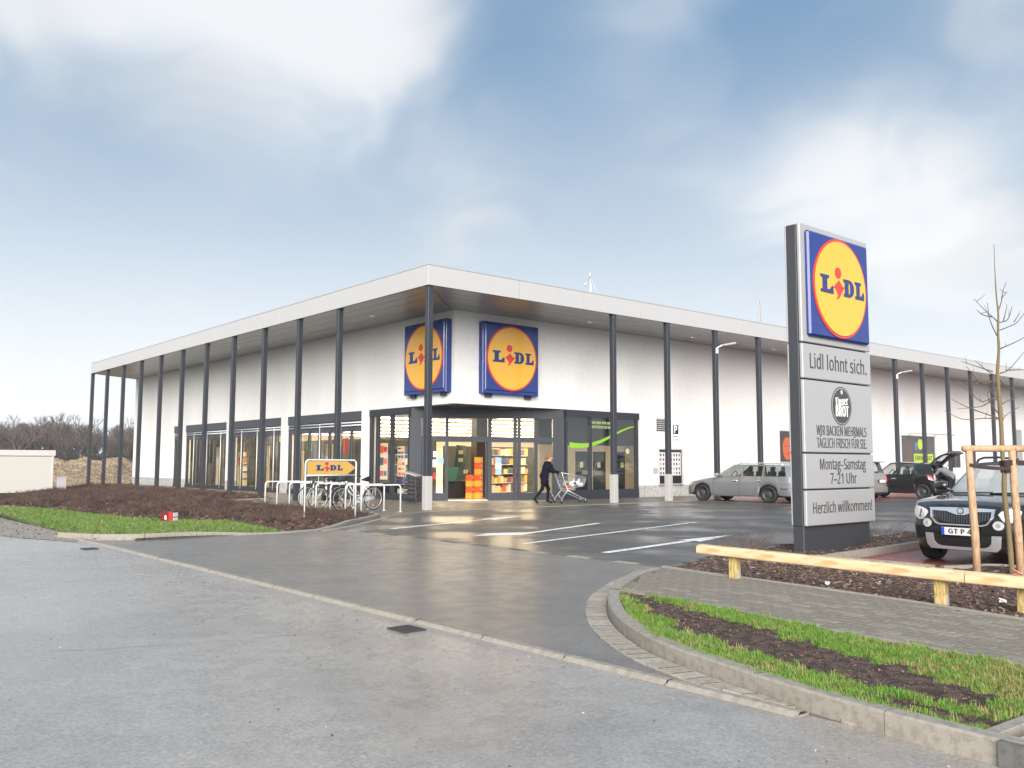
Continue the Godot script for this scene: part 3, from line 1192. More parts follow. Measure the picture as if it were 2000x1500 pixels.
func build_interior() -> void:
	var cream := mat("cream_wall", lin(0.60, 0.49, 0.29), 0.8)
	var tile := mat("shop_floor", lin(0.36, 0.32, 0.27), 0.25)
	one("floor", Vector3(WX + 0.36, -0.03, ZEND + 0.3), Vector3(XEND - 0.3, 0.004, WZ - 0.3), tile, store)
	one("inner_ceiling", Vector3(WX + 0.36, 3.72, ZEND + 0.3), Vector3(XEND - 0.3, 3.78, WZ - 0.36), mat("ceiling_tile", lin(0.62, 0.56, 0.45), 0.8), store)
	# lobby on the right behind the cream partition
	var dark := mat("dark_door", lin(0.012, 0.012, 0.014), 0.5)
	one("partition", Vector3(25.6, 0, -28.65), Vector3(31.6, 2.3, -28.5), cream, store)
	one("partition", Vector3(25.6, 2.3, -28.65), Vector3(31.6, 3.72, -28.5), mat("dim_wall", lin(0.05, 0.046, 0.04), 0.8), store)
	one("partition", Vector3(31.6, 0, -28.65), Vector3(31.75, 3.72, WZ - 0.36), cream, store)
	for d in [[27.75, 28.55], [28.85, 29.65], [30.4, 30.95]]:
		var o := one("inner_door", Vector3(d[0], 0, -28.5), Vector3(d[1], 2.02, -28.46), dark, store)
		one("notice", Vector3(d[0] + 0.25, 1.3, -28.457), Vector3(d[0] + 0.45, 1.55, -28.45), M.pale_notice if M.has("pale_notice") else mat("pale_notice", lin(0.6, 0.65, 0.35), 0.6), o).position = Vector3.ZERO
	one("pillar", Vector3(23.75, 0, -30.9), Vector3(24.45, 3.72, -30.5), mat("brown_pillar", lin(0.045, 0.033, 0.026), 0.6), store)
	# light strips
	var tubes := glow("lamp_tube", Color(1.0, 0.94, 0.80), 7.0)
	var k := 0
	for z in [-31.6, -35.0, -38.5, -42.5, -47.0, -52.5, -58.5]:
		var x0: float = 21.0 
		var o := thing("ceiling_light", "%s continuous ceiling light strip seen through the shop's glass" % ["nearest", "second", "third", "fourth", "fifth", "sixth", "farthest"][k], "ceiling light", Vector3(40, 3.55, z), 0.0, "light strips in the shop")
		var st := new_st()
		box(st, Vector3.ZERO, Vector3(38, 0.06, 0.16))
		put("tube", st, tubes, o)
		st = new_st()
		box(st, Vector3(0, 0.1, 0), Vector3(38, 0.14, 0.2))
		put("housing", st, M.white_plain, o)
		var l := AreaLight3D.new()
		l.name = "light"
		l.area_size = Vector2(38, 0.3)
		l.area_normalize_energy = true
		l.light_energy = 85.0
		l.light_color = Color(1.0, 0.88, 0.68)
		l.shadow_enabled = true
		l.rotation.x = -PI / 2
		l.position = Vector3(0, -0.05, 0)
		o.add_child(l)
		k += 1
	# shelves full of goods
	var goods := []
	for c in [[0.55, 0.08, 0.05], [0.7, 0.42, 0.06], [0.65, 0.6, 0.5], [0.1, 0.22, 0.08], [0.5, 0.3, 0.12], [0.7, 0.65, 0.3], [0.06, 0.08, 0.25]]:
		goods.append(Color(c[0], c[1], c[2]))
	var pm := mat("packaging", Color(1, 1, 1), 0.5)
	pm.vertex_color_use_as_albedo = true
	var spots := [
		[Vector3(26.3, 0, -31.9), 0.35, 4.2, "tall goods shelf seen through the right-hand door pane"],
		[Vector3(21.9, 0, -32.6), 0.55, 2.6, "goods shelf straight behind the open doors"],
		[Vector3(21.6, 0, -33.0), 1.2, 2.4, "goods shelf behind the pane left of the corner column"],
		[Vector3(22.2, 0, -37.2), 1.2, 2.2, "goods shelf behind the nearest shop window"],
		[Vector3(22.2, 0, -44.6), 1.2, 2.0, "goods shelf behind the second shop window from the corner"],
		[Vector3(22.2, 0, -51.0), 1.2, 2.4, "goods shelf behind the third shop window from the corner"]]
	var cube := BoxMesh.new()
	for sp in spots:
		var o := thing("goods_shelf", sp[3], "shelf", sp[0], sp[1], "goods shelves in the shop")
		var wd: float = sp[2]
		var st := new_st()
		box(st, Vector3(0, 1.05, -0.3), Vector3(wd, 2.1, 0.04))
		put("back_panel", st, M.brown_pillar, o)
		var places := []
		var cols := []
		for r in 5:
			st = new_st()
			box(st, Vector3(0, 0.16 + r * 0.42, -0.05), Vector3(wd, 0.03, 0.5))
			put("shelf_board", st, M.steel, o)
			var px := -wd * 0.5 + 0.05
			while px < wd * 0.5 - 0.1:
				var ww := rng.randf_range(0.12, 0.4)
				var hh := rng.randf_range(0.2, 0.34)
				places.append(Transform3D(Basis.from_scale(Vector3(ww * 0.92, hh, 0.36)), Vector3(px + ww * 0.5, 0.175 + r * 0.42 + hh * 0.5, 0)))
				var c: Color = goods[rng.randi() % goods.size()]
				cols.append(c if rng.randf() < 0.8 else Color(0.75, 0.72, 0.66))
				px += ww
		scatter("goods", cube, pm, places, o, cols)
	# dark fixtures behind the left windows, with pale notice boards standing before them
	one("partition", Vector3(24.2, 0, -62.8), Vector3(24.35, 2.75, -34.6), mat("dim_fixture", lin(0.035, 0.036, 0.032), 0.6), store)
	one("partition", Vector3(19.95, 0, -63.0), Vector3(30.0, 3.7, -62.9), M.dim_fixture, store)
	var kk := 0
	for z in [-34.6, -38.9, -41.9, -45.9, -49.4, -52.6]:
		var nb := thing("notice_board", "tall cream notice board behind the shop windows, %s from the entrance" % ["first", "second", "third", "fourth", "fifth", "sixth"][kk], "board", Vector3(21.2, 0, z), 0.0, "notice boards behind the shop windows")
		one("panel", Vector3(21.17, 0.1, z - 0.32), Vector3(21.22, 2.1 + 0.3 * (kk % 2), z + 0.32), cream, nb)
		one("foot", Vector3(21.0, 0, z - 0.3), Vector3(21.4, 0.1, z + 0.3), M.steel, nb)
		one("sheet", Vector3(21.16, 1.3, z - 0.2), Vector3(21.17, 1.8, z + 0.15), M.white_plain if kk % 2 else M.sign_red, nb)
		kk += 1
	# darker shelving backs straight behind the doors
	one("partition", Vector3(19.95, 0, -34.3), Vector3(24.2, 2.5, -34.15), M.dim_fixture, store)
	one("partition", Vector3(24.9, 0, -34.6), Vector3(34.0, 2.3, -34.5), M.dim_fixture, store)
	# green market stall board and the orange crate towers by the doors
	var green := mat("board_green", lin(0.012, 0.085, 0.06), 0.5)
	var stall := thing("display_stand", "dark green sloping display stand with price cards inside the doors", "display stand", Vector3(22.95, 0, -30.75), 0.48)
	var st2 := new_st()
	prism(st2, pv([-0.55, 1.35, -0.25, 2.25, 0.62, 2.25, 0.75, 1.4, 0.3, 1.15]), 0.05)
	put("sign_board", st2, green, stall)
	st2 = new_st()
	prism(st2, pv([-0.9, 0.72, -0.62, 1.32, 0.28, 1.2, 0.72, 0.9]), 0.5, Transform3D(Basis(), Vector3(0, 0, -0.2)))
	put("counter", st2, green, stall)
	for c in [Vector3(0.1, 1.62, 0.06), Vector3(-0.05, 1.12, 0.32), Vector3(0.2, 1.12, 0.32), Vector3(0.1, 1.95, 0.06)]:
		st2 = new_st()
		box(st2, c, Vector3(0.42 if c.z < 0.2 else 0.16, 0.16, 0.02))
		put("price_card", st2, mat("card", lin(0.75, 0.62, 0.45), 0.6) if not M.has("card") else M.card, stall)
	st2 = new_st()
	box(st2, Vector3(0.0, 0.36, -0.1), Vector3(1.3, 0.7, 0.5))
	put("base", st2, M.black_plastic, stall)
	var orange := mat("crate_orange", lin(0.72, 0.10, 0.02), 0.5)
	var amber := mat("crate_amber", lin(0.8, 0.38, 0.03), 0.5)
	for t in [[Vector3(23.12, 0, -30.15), 4, "shorter stack"], [Vector3(23.46, 0, -30.0), 7, "taller stack"]]:
		for i in t[1]:
			var c := thing("crate", "%s crate, %s in the %s by the doors" % ["orange" if i % 2 else "amber", ["lowest", "second from the floor", "third from the floor", "fourth from the floor", "fifth from the floor", "sixth from the floor", "topmost"][i], t[2]], "crate", t[0] + Vector3(0, i * 0.25, 0), 0.4, "crates stacked inside the doors")
			c.scale = Vector3(0.75, 1, 0.75)
			st2 = new_st()
			for s in [-1, 1]:
				box(st2, Vector3(s * 0.13, 0.12, 0), Vector3(0.02, 0.24, 0.4))
				box(st2, Vector3(0, 0.12, s * 0.19), Vector3(0.24, 0.24, 0.02))
			box(st2, Vector3(0, 0.01, 0), Vector3(0.24, 0.02, 0.36))
			put("crate_body", st2, orange if i % 2 else amber, c)
			st2 = new_st()
			box(st2, Vector3(0, 0.13, 0.203), Vector3(0.18, 0.04, 0.006))
			put("label_strip", st2, M.card, c)
	# posters behind the panes
	var pz := 0
	for p in [[Vector3(WX + 0.2, 1.55, -31.6), PI / -2, Vector2(0.62, 1.5)], [Vector3(WX + 0.2, 1.9, -30.3), PI / -2, Vector2(0.5, 0.5)], [Vector3(WX + 0.2, 1.25, -30.25), PI / -2, Vector2(0.6, 0.62)]]:
		var o := thing("poster", ["tall food poster inside the pane left of the corner column", "small square leaflet poster above another beside the corner column", "food poster under a leaflet beside the corner column"][pz], "poster", p[0], p[1])
		var st := new_st()
		box(st, Vector3.ZERO, Vector3(p[2].x, p[2].y, 0.008))
		put("sheet", st, M.card, o)
		for i in 6:
			st = new_st()
			var sz: Vector2 = p[2] * Vector2(rng.randf_range(0.3, 0.45), rng.randf_range(0.12, 0.22))
			box(st, Vector3((0.22 if i % 2 else -0.22) * p[2].x, (-0.33 + 0.33 * (i / 2)) * p[2].y, 0.006), Vector3(sz.x, sz.y, 0.004))
			put("print", st, [M.sign_red, M.sign_yellow, M.black_plastic, orange, green][rng.randi() % 5], o)
		pz += 1
	for i in 3:
		var o := thing("hanging_banner", ["red and white banner hanging in the shop behind the nearest window", "green lit exit sign hanging in the shop behind the second window", "orange banner hanging in the shop behind the third window"][i], "banner", Vector3(21.4, 2.3, [-37.7, -41.4, -48.8][i]), -PI / 2)
		var st := new_st()
		box(st, Vector3.ZERO, Vector3(0.5, [0.7, 0.45, 1.2][i], 0.02))
		put("sheet", st, [M.sign_red, mat("exit_green", lin(0.03, 0.45, 0.10), 0.5), amber][i], o)
		st = new_st()
		box(st, Vector3(0, 0.85, 0), Vector3(0.01, 1.1, 0.01))
		put("cord", st, M.steel, o)


# ---------------------------------------------------------------- signs

const LETTER_L := [-0.82, 0.22, -0.50, 0.22, -0.50, 0.16, -0.575, 0.16, -0.575, -0.075, -0.48, -0.075, -0.37, 0.02, -0.345, 0.02, -0.33, -0.15, -0.82, -0.15, -0.82, -0.09, -0.745, -0.09, -0.745, 0.16, -0.82, 0.16]
const LETTER_D_STEM := [0.08, 0.22, 0.27, 0.22, 0.27, -0.15, 0.08, -0.15, 0.08, -0.09, 0.13, -0.09, 0.13, 0.16, 0.08, 0.16]
const LETTER_D_BOWL := [0.2705, 0.22, 0.35, 0.215, 0.44, 0.17, 0.49, 0.09, 0.49, -0.02, 0.44, -0.10, 0.35, -0.145, 0.2705, -0.15, 0.2705, -0.09, 0.31, -0.085, 0.345, -0.04, 0.345, 0.11, 0.31, 0.155, 0.2705, 0.16]
const DIAMOND := [-0.10, 0.165, 0.03, 0.035, 0.13, 0.06, -0.13, -0.225, -0.18, -0.24, -0.185, -0.20, -0.13, -0.165, -0.155, -0.13, -0.255, -0.005, -0.315, -0.02, -0.28, 0.03]


func scaled(list: Array, r: float, dx := 0.0, sx := 1.0) -> PackedVector2Array:
	var p := PackedVector2Array()
	for i in range(0, list.size(), 2):
		p.append(Vector2((list[i] * sx + dx) * r, list[i + 1] * r))
	return p


# the four-letter word mark on a disc of radius r; xf: centre of the disc, z outwards
func word_mark(parent: Node, xf: Transform3D, r: float, depth := 0.012) -> void:
	var sub := func(called: String, polys: Array, m: Material) -> void:
		var st := new_st()
		for p in polys:
			prism(st, p, depth, xf, false)
		put(called, st, m, parent, true)
	sub.call("letter", [scaled(LETTER_L, r)], M.logo_blue)
	sub.call("letter", [scaled(LETTER_D_STEM, r), scaled(LETTER_D_BOWL, r)], M.logo_blue)
	sub.call("letter", [scaled(LETTER_L, r, 1.155, 0.74)], M.logo_blue)
	sub.call("logo_dot", [ellipse(-0.13 * r, 0.32 * r, 0.115 * r, 0.115 * r, 24)], M.sign_red)
	sub.call("logo_diamond", [scaled(DIAMOND, r)], M.sign_red)


func logo_face(parent: Node, xf: Transform3D, w: float, h: float, r: float) -> void:
	var st := new_st()
	box(st, xf * Vector3(0, 0, 0.0), Vector3(w, h, 0.09), xf.basis, 0.03)
	var face := put("blue_face", st, M.sign_blue, parent, true)
	st = new_st()
	prism(st, ellipse(0, 0, r * 1.055, r * 1.055, 72), 0.012, xf.translated_local(Vector3(0, 0, 0.045)), false)
	put("red_ring", st, M.sign_red, face, true)
	st = new_st()
	prism(st, ellipse(0, 0, r, r, 72), 0.012, xf.translated_local(Vector3(0, 0, 0.0575)), false)
	put("yellow_disc", st, M.sign_yellow, face, true)
	word_mark(face, xf.translated_local(Vector3(0, 0, 0.07)), r)


func build_store_signs() -> void:
	var names := ["square blue and yellow shop sign on the left wall, partly behind the corner column", "square blue and yellow shop sign on the right wall under the canopy"]
	for k in 2:
		var c := Vector3(WX - 0.14, 5.5, -28.03) if k == 0 else Vector3(22.06, 5.5, WZ + 0.14)
		var bs := Basis(Vector3.UP, -PI / 2) if k == 0 else Basis()
		var o := thing("shop_sign", names[k], "sign", c - Vector3(0, 1.4, 0), 0.0, "shop signs on the walls")
		var xf := Transform3D(bs, c)
		var st := new_st()
		box(st, c, Vector3(2.82, 2.76, 0.26), bs, 0.02)
		put("cabinet", st, M.sign_blue, o, true)
		logo_face(o, xf.translated_local(Vector3(0, 0.02, 0.125)), 2.62, 2.56, 1.2)
		for s in [-1, 1]:
			st = new_st()
			box(st, xf * Vector3(s * 1.0, -1.44, -0.05), Vector3(0.3, 0.12, 0.1), bs)
			put("bracket", st, M.anthracite, o, true)


func build_pylon() -> void:
	var x0 := 12.68
	var x1 := 14.84
	var zf := -7.80
	var o := thing("pylon_sign", "tall grey pylon sign with a square logo above four lettered panels", "sign", Vector3(13.76, 0.0, -7.95))
	one("plinth", Vector3(x0 + 0.0, -0.1, -8.05), Vector3(x1 - 0.1, 0.52, -7.86), M.pylon_core, o, 0.01)
	one("core", Vector3(x0 - 0.02, 0.50, -8.04), Vector3(x1 - 0.04, 5.38, -7.862), M.pylon_core, o, 0.006)
	var cuts := [[0.50, 1.06], [1.085, 1.645], [1.67, 2.835], [2.86, 3.425], [3.45, 5.40]]
	var panels := []
	for c in cuts:
		panels.append(one("panel", Vector3(x0, c[0], -7.86), Vector3(x1, c[1], zf), M.pylon_panel, o, 0.012))
		one("back_panel", Vector3(x0 - 0.012, c[0], -8.075), Vector3(x1, c[1], -8.042), M.pylon_panel, o, 0.012)
	var cx := (x0 + x1) * 0.5
	logo_face(o, Transform3D(Basis(), Vector3(cx, 4.425, zf + 0.03)), 1.90, 1.74, 0.80)
	var z := zf + 0.002
	var at := func(x: float, y: float, dz := 0.002) -> Transform3D:
		return Transform3D(Basis(), Vector3(x, y, z + dz))
	letters("lettering", "Lidl lohnt sich.", 0.345, 1.80, at.call(cx + 0.02, 3.15), M.lettering_grey, panels[3], false)
	var st := new_st()
	prism(st, ellipse(cx + 0.06, 2.45, 0.325, 0.325, 48), 0.004, Transform3D(Basis(), Vector3(0, 0, zf)), false)
	var badge := put("badge", st, M.lettering_grey, panels[2], true)
	st = new_st()
	prism(st, ellipse(cx + 0.06, 2.45, 0.305, 0.305, 48), 0.003, Transform3D(Basis(), Vector3(0, 0, zf + 0.0035)), false)
	put("badge_ring", st, M.pylon_panel, panels[2], true)
	st = new_st()
	prism(st, ellipse(cx + 0.06, 2.45, 0.29, 0.29, 48), 0.003, Transform3D(Basis(), Vector3(0, 0, zf + 0.006)), false)
	put("badge_disc", st, M.lettering_grey, panels[2], true)
	letters("badge_lettering", "Unser", 0.20, 0.40, Transform3D(Basis(Vector3(0, 0, 1), 0.09), Vector3(cx + 0.06, 2.53, zf + 0.012)), M.white_plain, panels[2], true, 0.005, "Droid Serif")
	letters("badge_lettering", "BROT", 0.25, 0.40, at.call(cx + 0.06, 2.36, 0.010), M.white_plain, panels[2], true)
	letters("badge_lettering", "*", 0.16, 0.06, at.call(cx + 0.06, 2.655, 0.010), M.white_plain, panels[2], true)
	letters("lettering", "WIR BACKEN MEHRMALS", 0.225, 1.58, at.call(cx + 0.06, 2.03), M.lettering_grey, panels[2], false)
	letters("lettering", "TÄGLICH FRISCH FÜR SIE.", 0.225, 1.58, at.call(cx + 0.06, 1.825), M.lettering_grey, panels[2], false)
	letters("lettering", "Montag–Samstag", 0.245, 1.45, at.call(cx + 0.06, 1.48), M.lettering_grey, panels[1], false)
	letters("lettering", "7–21 Uhr", 0.245, 0.83, at.call(cx + 0.06, 1.245), M.lettering_grey, panels[1], false)
	letters("lettering", "Herzlich willkommen!", 0.245, 1.86, at.call(cx + 0.03, 0.78), M.lettering_grey, panels[0], false)


# small arrow board by the bike stands
func build_arrow_sign() -> void:
	var a := Vector3(10.3, 0, -20.09)
	var d := Vector3(1.62, 0, -0.34).normalized()
	var n := Vector3(-d.z, 0, d.x)
	var o := thing("direction_sign", "yellow arrow board with red and blue lettering in a white tube frame", "sign", a)
	var w := 1.655
	var b := a + d * w
	var st := new_st(true)
	var r := 0.022
	tube(st, [a, a + Vector3(0, 1.47, 0), a + Vector3(0, 1.52, 0) + d * 0.02, a + Vector3(0, 1.55, 0) + d * 0.07, b + Vector3(0, 1.55, 0) - d * 0.07, b + Vector3(0, 1.52, 0) - d * 0.02, b + Vector3(0, 1.47, 0), b], r, 8)
	put("tube_frame", st, M.white_rail, o, true)
	st = new_st(true)
	tube(st, [a + Vector3(0, 1.165, 0), b + Vector3(0, 1.165, 0)], r * 0.9, 8)
	put("cross_tube", st, M.white_rail, o, true)
	var xf := Transform3D(Basis(d, Vector3.UP, -n), (a + b) * 0.5 + Vector3(0, 1.355, 0))
	if xf.basis.determinant() < 0:
		xf.basis = Basis(d, Vector3.UP, n)
	st = new_st()
	prism(st, pv([-0.77, 0.15, -0.75, 0.165, 0.52, 0.165, 0.80, 0.0, 0.52, -0.165, -0.75, -0.165, -0.77, -0.15]), 0.014, xf.translated_local(Vector3(0, 0, -0.007)))
	put("arrow_board", st, mat("board_yellow", lin(0.62, 0.375, 0.085), 0.45), o, true)
	word_mark(o, xf.translated_local(Vector3(-0.10, -0.012, 0.008)).scaled_local(Vector3(1.35, 1, 1)), 0.37, 0.004)


# ---------------------------------------------------------------- planting

func seeded_noise(sd: int, f: float) -> FastNoiseLite:
	var n := FastNoiseLite.new()
	n.seed = sd
	n.frequency = f
	n.fractal_octaves = 3
	return n


func twig_mesh(sd: int, count: int, tall: float, r: float, spread: float, side := 3) -> ArrayMesh:
	var g := RandomNumberGenerator.new()
	g.seed = sd
	var st := new_st(true)
	for i in count:
		var ph := g.randf() * TAU
		var lean := g.randf_range(0.1, spread)
		var l := tall * g.randf_range(0.55, 1.0)
		var p := Vector3(g.randf_range(-1, 1), 0, g.randf_range(-1, 1)) * 0.1 * tall
		var q := p + Vector3(cos(ph) * lean, 0.55, sin(ph) * lean) * l
		var e := q + Vector3(cos(ph + 0.6) * lean, 0.45, sin(ph + 0.6) * lean) * l
		tube(st, [p, q, e], [r, r * 0.8, r * 0.35], side, false)
		if g.randf() < 0.7:
			var f := p.lerp(q, 0.7)
			tube(st, [f, f + Vector3(cos(ph + 2.0) * 0.5, 0.5, sin(ph + 2.0) * 0.5) * l * 0.45], [r * 0.6, r * 0.25], side, false)
	st.generate_normals()
	return st.commit()


func chip_mesh() -> ArrayMesh:
	var st := new_st()
	box(st, Vector3(0, 0.2, 0), Vector3(1, 0.35, 0.38), Basis(Vector3(0, 0, 1), 0.2))
	st.generate_normals()
	return st.commit()


func blade_mesh(sd: int, n: int) -> ArrayMesh:
	var g := RandomNumberGenerator.new()
	g.seed = sd
	var st := new_st()
	for i in n:
		var ph := g.randf() * TAU
		var d := Vector3(cos(ph), 0, sin(ph))
		var s := Vector3(-d.z, 0, d.x) * 0.05
		var p := Vector3(g.randf_range(-0.4, 0.4), 0, g.randf_range(-0.4, 0.4))
		var h := g.randf_range(0.6, 1.0)
		var lean := g.randf_range(0.15, 0.6)
		var q := p + d * lean * 0.4 * h + Vector3(0, 0.6 * h, 0)
		quad(st, p - s, p + s, q + s * 0.7, q - s * 0.7)
		tri(st, q - s * 0.7, q + s * 0.7, p + d * lean * h + Vector3(0, h, 0))
	st.generate_normals()
	return st.commit()


# a bumpy surface of small cells inside a polygon
func bumpy(called: String, poly: PackedVector2Array, step: float, height: Callable, m: Material, want = null) -> MeshInstance3D:
	var lo := poly[0]
	var hi := poly[0]
	for p in poly:
		lo = lo.min(p)
		hi = hi.max(p)
	var st := new_st(true)
	var nx := int((hi.x - lo.x) / step) + 1
	var nz := int((hi.y - lo.y) / step) + 1
	var ins := {}
	for j in nz + 1:
		for i in nx + 1:
			var v := Vector2(lo.x + i * step, lo.y + j * step)
			ins[j * 10000 + i] = Geometry2D.is_point_in_polygon(v, poly)
	var hs := {}
	for j in nz:
		for i in nx:
			var k := j * 10000 + i
			if not (ins[k] or ins[k + 1] or ins[k + 10000] or ins[k + 10001]):
				continue
			var a := Vector2(lo.x + i * step, lo.y + j * step)
			if want != null and not want.call(a + Vector2(step, step) * 0.5):
				continue
			var c := []
			for o in [k, k + 1, k + 10001, k + 10000]:
				if not hs.has(o):
					var q := Vector2(lo.x + (o % 10000) * step, lo.y + (o / 10000) * step)
					hs[o] = Vector3(q.x, height.call(q), q.y)
				c.append(hs[o])
			quad(st, c[0], c[1], c[2], c[3])
	return struct(called, st, m)


func spots_in(poly: PackedVector2Array, n: int, weight = null) -> Array:
	var lo := poly[0]
	var hi := poly[0]
	for p in poly:
		lo = lo.min(p)
		hi = hi.max(p)
	var out := []
	var tries := 0
	while out.size() < n and tries < n * 40:
		tries += 1
		var v := Vector2(rng.randf_range(lo.x, hi.x), rng.randf_range(lo.y, hi.y))
		if not Geometry2D.is_point_in_polygon(v, poly):
			continue
		if weight != null and rng.randf() > weight.call(v):
			continue
		out.append(v)
	return out


func turned(s: Vector3, p: Vector3, tilt := 0.4) -> Transform3D:
	var b := Basis(Vector3.UP, rng.randf() * TAU) * Basis(Vector3.RIGHT, rng.randf_range(-tilt, tilt)) * Basis(Vector3(0, 0, 1), rng.randf_range(-tilt, tilt))
	return Transform3D(b * Basis.from_scale(s), p)


func chips(called: String, poly: PackedVector2Array, n: int, size: float, height: Callable, label: String, weight = null) -> void:
	var places := []
	var cols := []
	for v in spots_in(poly, n, weight):
		var s := size * rng.randf_range(0.4, 1.3)
		places.append(turned(Vector3(s, s * 0.45, s), Vector3(v.x, height.call(v) - 0.004, v.y), 0.5))
		var g := rng.randf()
		var c := Color(0.070, 0.044, 0.035).lerp(Color(0.20, 0.128, 0.096), g * g)
		if rng.randf() < 0.05:
			c = Color(0.30, 0.21, 0.15)
		elif rng.randf() < 0.003:
			c = Color(0.45, 0.42, 0.38)
		cols.append(c)
	tag(scatter(called, chip_mesh(), M.chip, places, null, cols), label, "mulch", "", "stuff")


func tufts(called: String, poly: PackedVector2Array, n: int, tall: float, height: Callable, label: String, weight = null, dry = null, tint := Color(1, 1, 1)) -> void:
	var meshes := [blade_mesh(3, 7), blade_mesh(8, 7)]
	var sp := spots_in(poly, n, weight)
	for k in 2:
		var places := []
		var cols := []
		for i in range(k, sp.size(), 2):
			var v: Vector2 = sp[i]
			var s := tall * (rng.randf_range(0.45, 1.3) if rng.randf() < 0.93 else rng.randf_range(1.3, 2.1))
			places.append(turned(Vector3(s * 1.2, s, s * 1.2), Vector3(v.x, height.call(v) - 0.005, v.y), 0.15))
			var c := Color(0.10, 0.22, 0.024).lerp(Color(0.17, 0.30, 0.045), rng.randf())
			var dr: float = dry.call(v) if dry != null else 0.1
			if rng.randf() < dr:
				c = Color(0.34, 0.28, 0.12).lerp(Color(0.22, 0.24, 0.07), rng.randf())
			cols.append(c * tint)
		tag(scatter(called, meshes[k], M.blade, places, null, cols), label, "grass", "", "stuff")


func build_left_bed() -> void:
	var kp := pv(KERB_L)
	var kerb := thing_struct("bed_kerb", Vector3(9, 0, -18))
	var mats := [M.kerb_concrete]
	stone_row(kerb, "kerb_stone", smooth_line(kp.slice(0, 8)), 1.0, 0.12, -0.1, 0.11, mats, 0.008, 0.01, [0.11, 0.03, 6.4, 8.3])
	stone_row(kerb, "kerb_stone", smooth_line(kp.slice(7, 14)), 1.0, 0.13, -0.1, 0.11, mats, 0.008, 0.01, [0.03, 0.115, 9.2, 11.0])
	stone_row(kerb, "kerb_stone", kp.slice(13), 1.0, 0.09, -0.1, 0.06, mats)
	stone_row(kerb, "kerb_stone", pv([13.2, -33.25, 16.05, -34.05]), 1.0, 0.09, -0.1, 0.06, mats)
	# pale flush stones where the kerb turns
	var toe := offset(smooth_line(kp.slice(7, 15)), -0.01)
	stone_row(kerb, "gutter_stone", toe, 0.5, -0.16, -0.1, 0.012, [M.apron_stone], 0.008, 0.004)
	var line := [[8.75, -17.72], [9.45, -17.92], [10.1, -18.33], [10.98, -19.12], [12.0, -20.05], [12.65, -20.7], [13.03, -21.35], [13.12, -22.2], [13.1, -23.4], [13.1, -33.3], [16.0, -34.15], [16.25, -40], [16.25, -56], [14.2, -55], [11.6, -49.5], [9.0, -44], [7.4, -40.4], [5.6, -35.0], [5.9, -32.0], [6.7, -29.2], [7.05, -25.2], [7.43, -22.35], [8.1, -21.2], [8.75, -20.6], [8.7, -19.2]]
	var bed := PackedVector2Array()
	for p in line:
		bed.append(Vector2(p[0], p[1]))
	var ln := [[4.95, -18.5], [5.6, -17.88], [6.5, -17.83], [7.4, -17.75], [8.7, -17.7], [8.7, -19.2], [8.75, -20.6], [8.1, -21.2], [7.43, -22.35], [7.05, -25.2], [6.7, -29.2], [5.9, -32.0], [5.6, -35.0], [5.0, -38], [5.3, -30], [5.15, -26.0], [4.98, -22.0]]
	var lawn := PackedVector2Array()
	for p in ln:
		lawn.append(Vector2(p[0], p[1]))
	var n := seeded_noise(31, 0.35)
	var rim := []
	var hb := func(v: Vector2) -> float:
		var edge: float = smoothstep(0.0, 2.2, 13.15 - v.x) if v.y > -33.0 else 1.0
		edge = minf(edge, smoothstep(0.0, 1.6, -17.5 - v.y))
		return lerpf(0.0, 0.04 + edge * 0.08 + n.get_noise_2d(v.x * 3.0, v.y * 3.0) * 0.04 + n.get_noise_2d(v.x * 11.0, v.y * 11.0) * 0.07, smoothstep(0.0, 0.5, to_line(v, rim[0])))
	var hl := func(v: Vector2) -> float:
		return lerpf(0.0, 0.06 + 0.05 * smoothstep(-17.6, -20.0, v.y) + n.get_noise_2d(v.x * 2.0 + 90, v.y * 2.0) * 0.015, smoothstep(0.0, 0.4, to_line(v, rim[1])))
	for p in [bed, lawn]:
		var c: PackedVector2Array = p.duplicate()
		c.append(p[0])
		rim.append(c)
	sheet("bed_soil", bed, 0.03, M.soil)
	sheet("lawn", lawn, 0.026, M.turf)
	bumpy("bed_soil", bed, 0.16, hb, M.soil)
	bumpy("lawn", lawn, 0.3, hl, M.turf)
	chips("bark_mulch", bed, 18000, 0.12, hb, "dark brown bark mulch covering the bed before the shop windows")
	tufts("grass", lawn, 15000, 0.055, hl, "short green grass on the strip beside the mulch bed", null, func(v: Vector2) -> float: return 0.16 + 0.25 * smoothstep(-26.0, -32.0, v.y), Color(1.0, 0.9, 1.25))
	# low bare ground-cover twigs
	for k in 3:
		var places := []
		for v in spots_in(bed, 1500):
			var s := rng.randf_range(0.5, 1.05)
			places.append(turned(Vector3(s, s * 0.9, s), Vector3(v.x, hb.call(v) - 0.01, v.y), 0.2))
		tag(scatter("ground_cover_twigs", twig_mesh(40 + k, 10, 0.25, 0.0065, 0.9), [M.twig, mat("twig_red", lin(0.12, 0.062, 0.052), 0.9), mat("twig_olive", lin(0.045, 0.03, 0.024), 0.9)][k], places), "low bare brown twigs planted over the mulch bed by the road", "shrubs", "", "stuff")
	# gravel and grit churned up where the grass ends
	var mud := pv([4.8, -50, 6.0, -40, 5.5, -30, 5.1, -24, 4.9, -19.6, 4.3, -18.4, 3.9, -19.8, 3.2, -23, 3.0, -28, 3.6, -36])
	var grit := []
	var gcol := []
	for v in spots_in(mud, 2200):
		var s := rng.randf_range(0.02, 0.07)
		grit.append(turned(Vector3(s, s * 0.7, s), Vector3(v.x, 0.002, v.y), 0.5))
		var q := rng.randf()
		gcol.append(Color(0.14, 0.115, 0.09).lerp(Color(0.32, 0.285, 0.24), q * q))
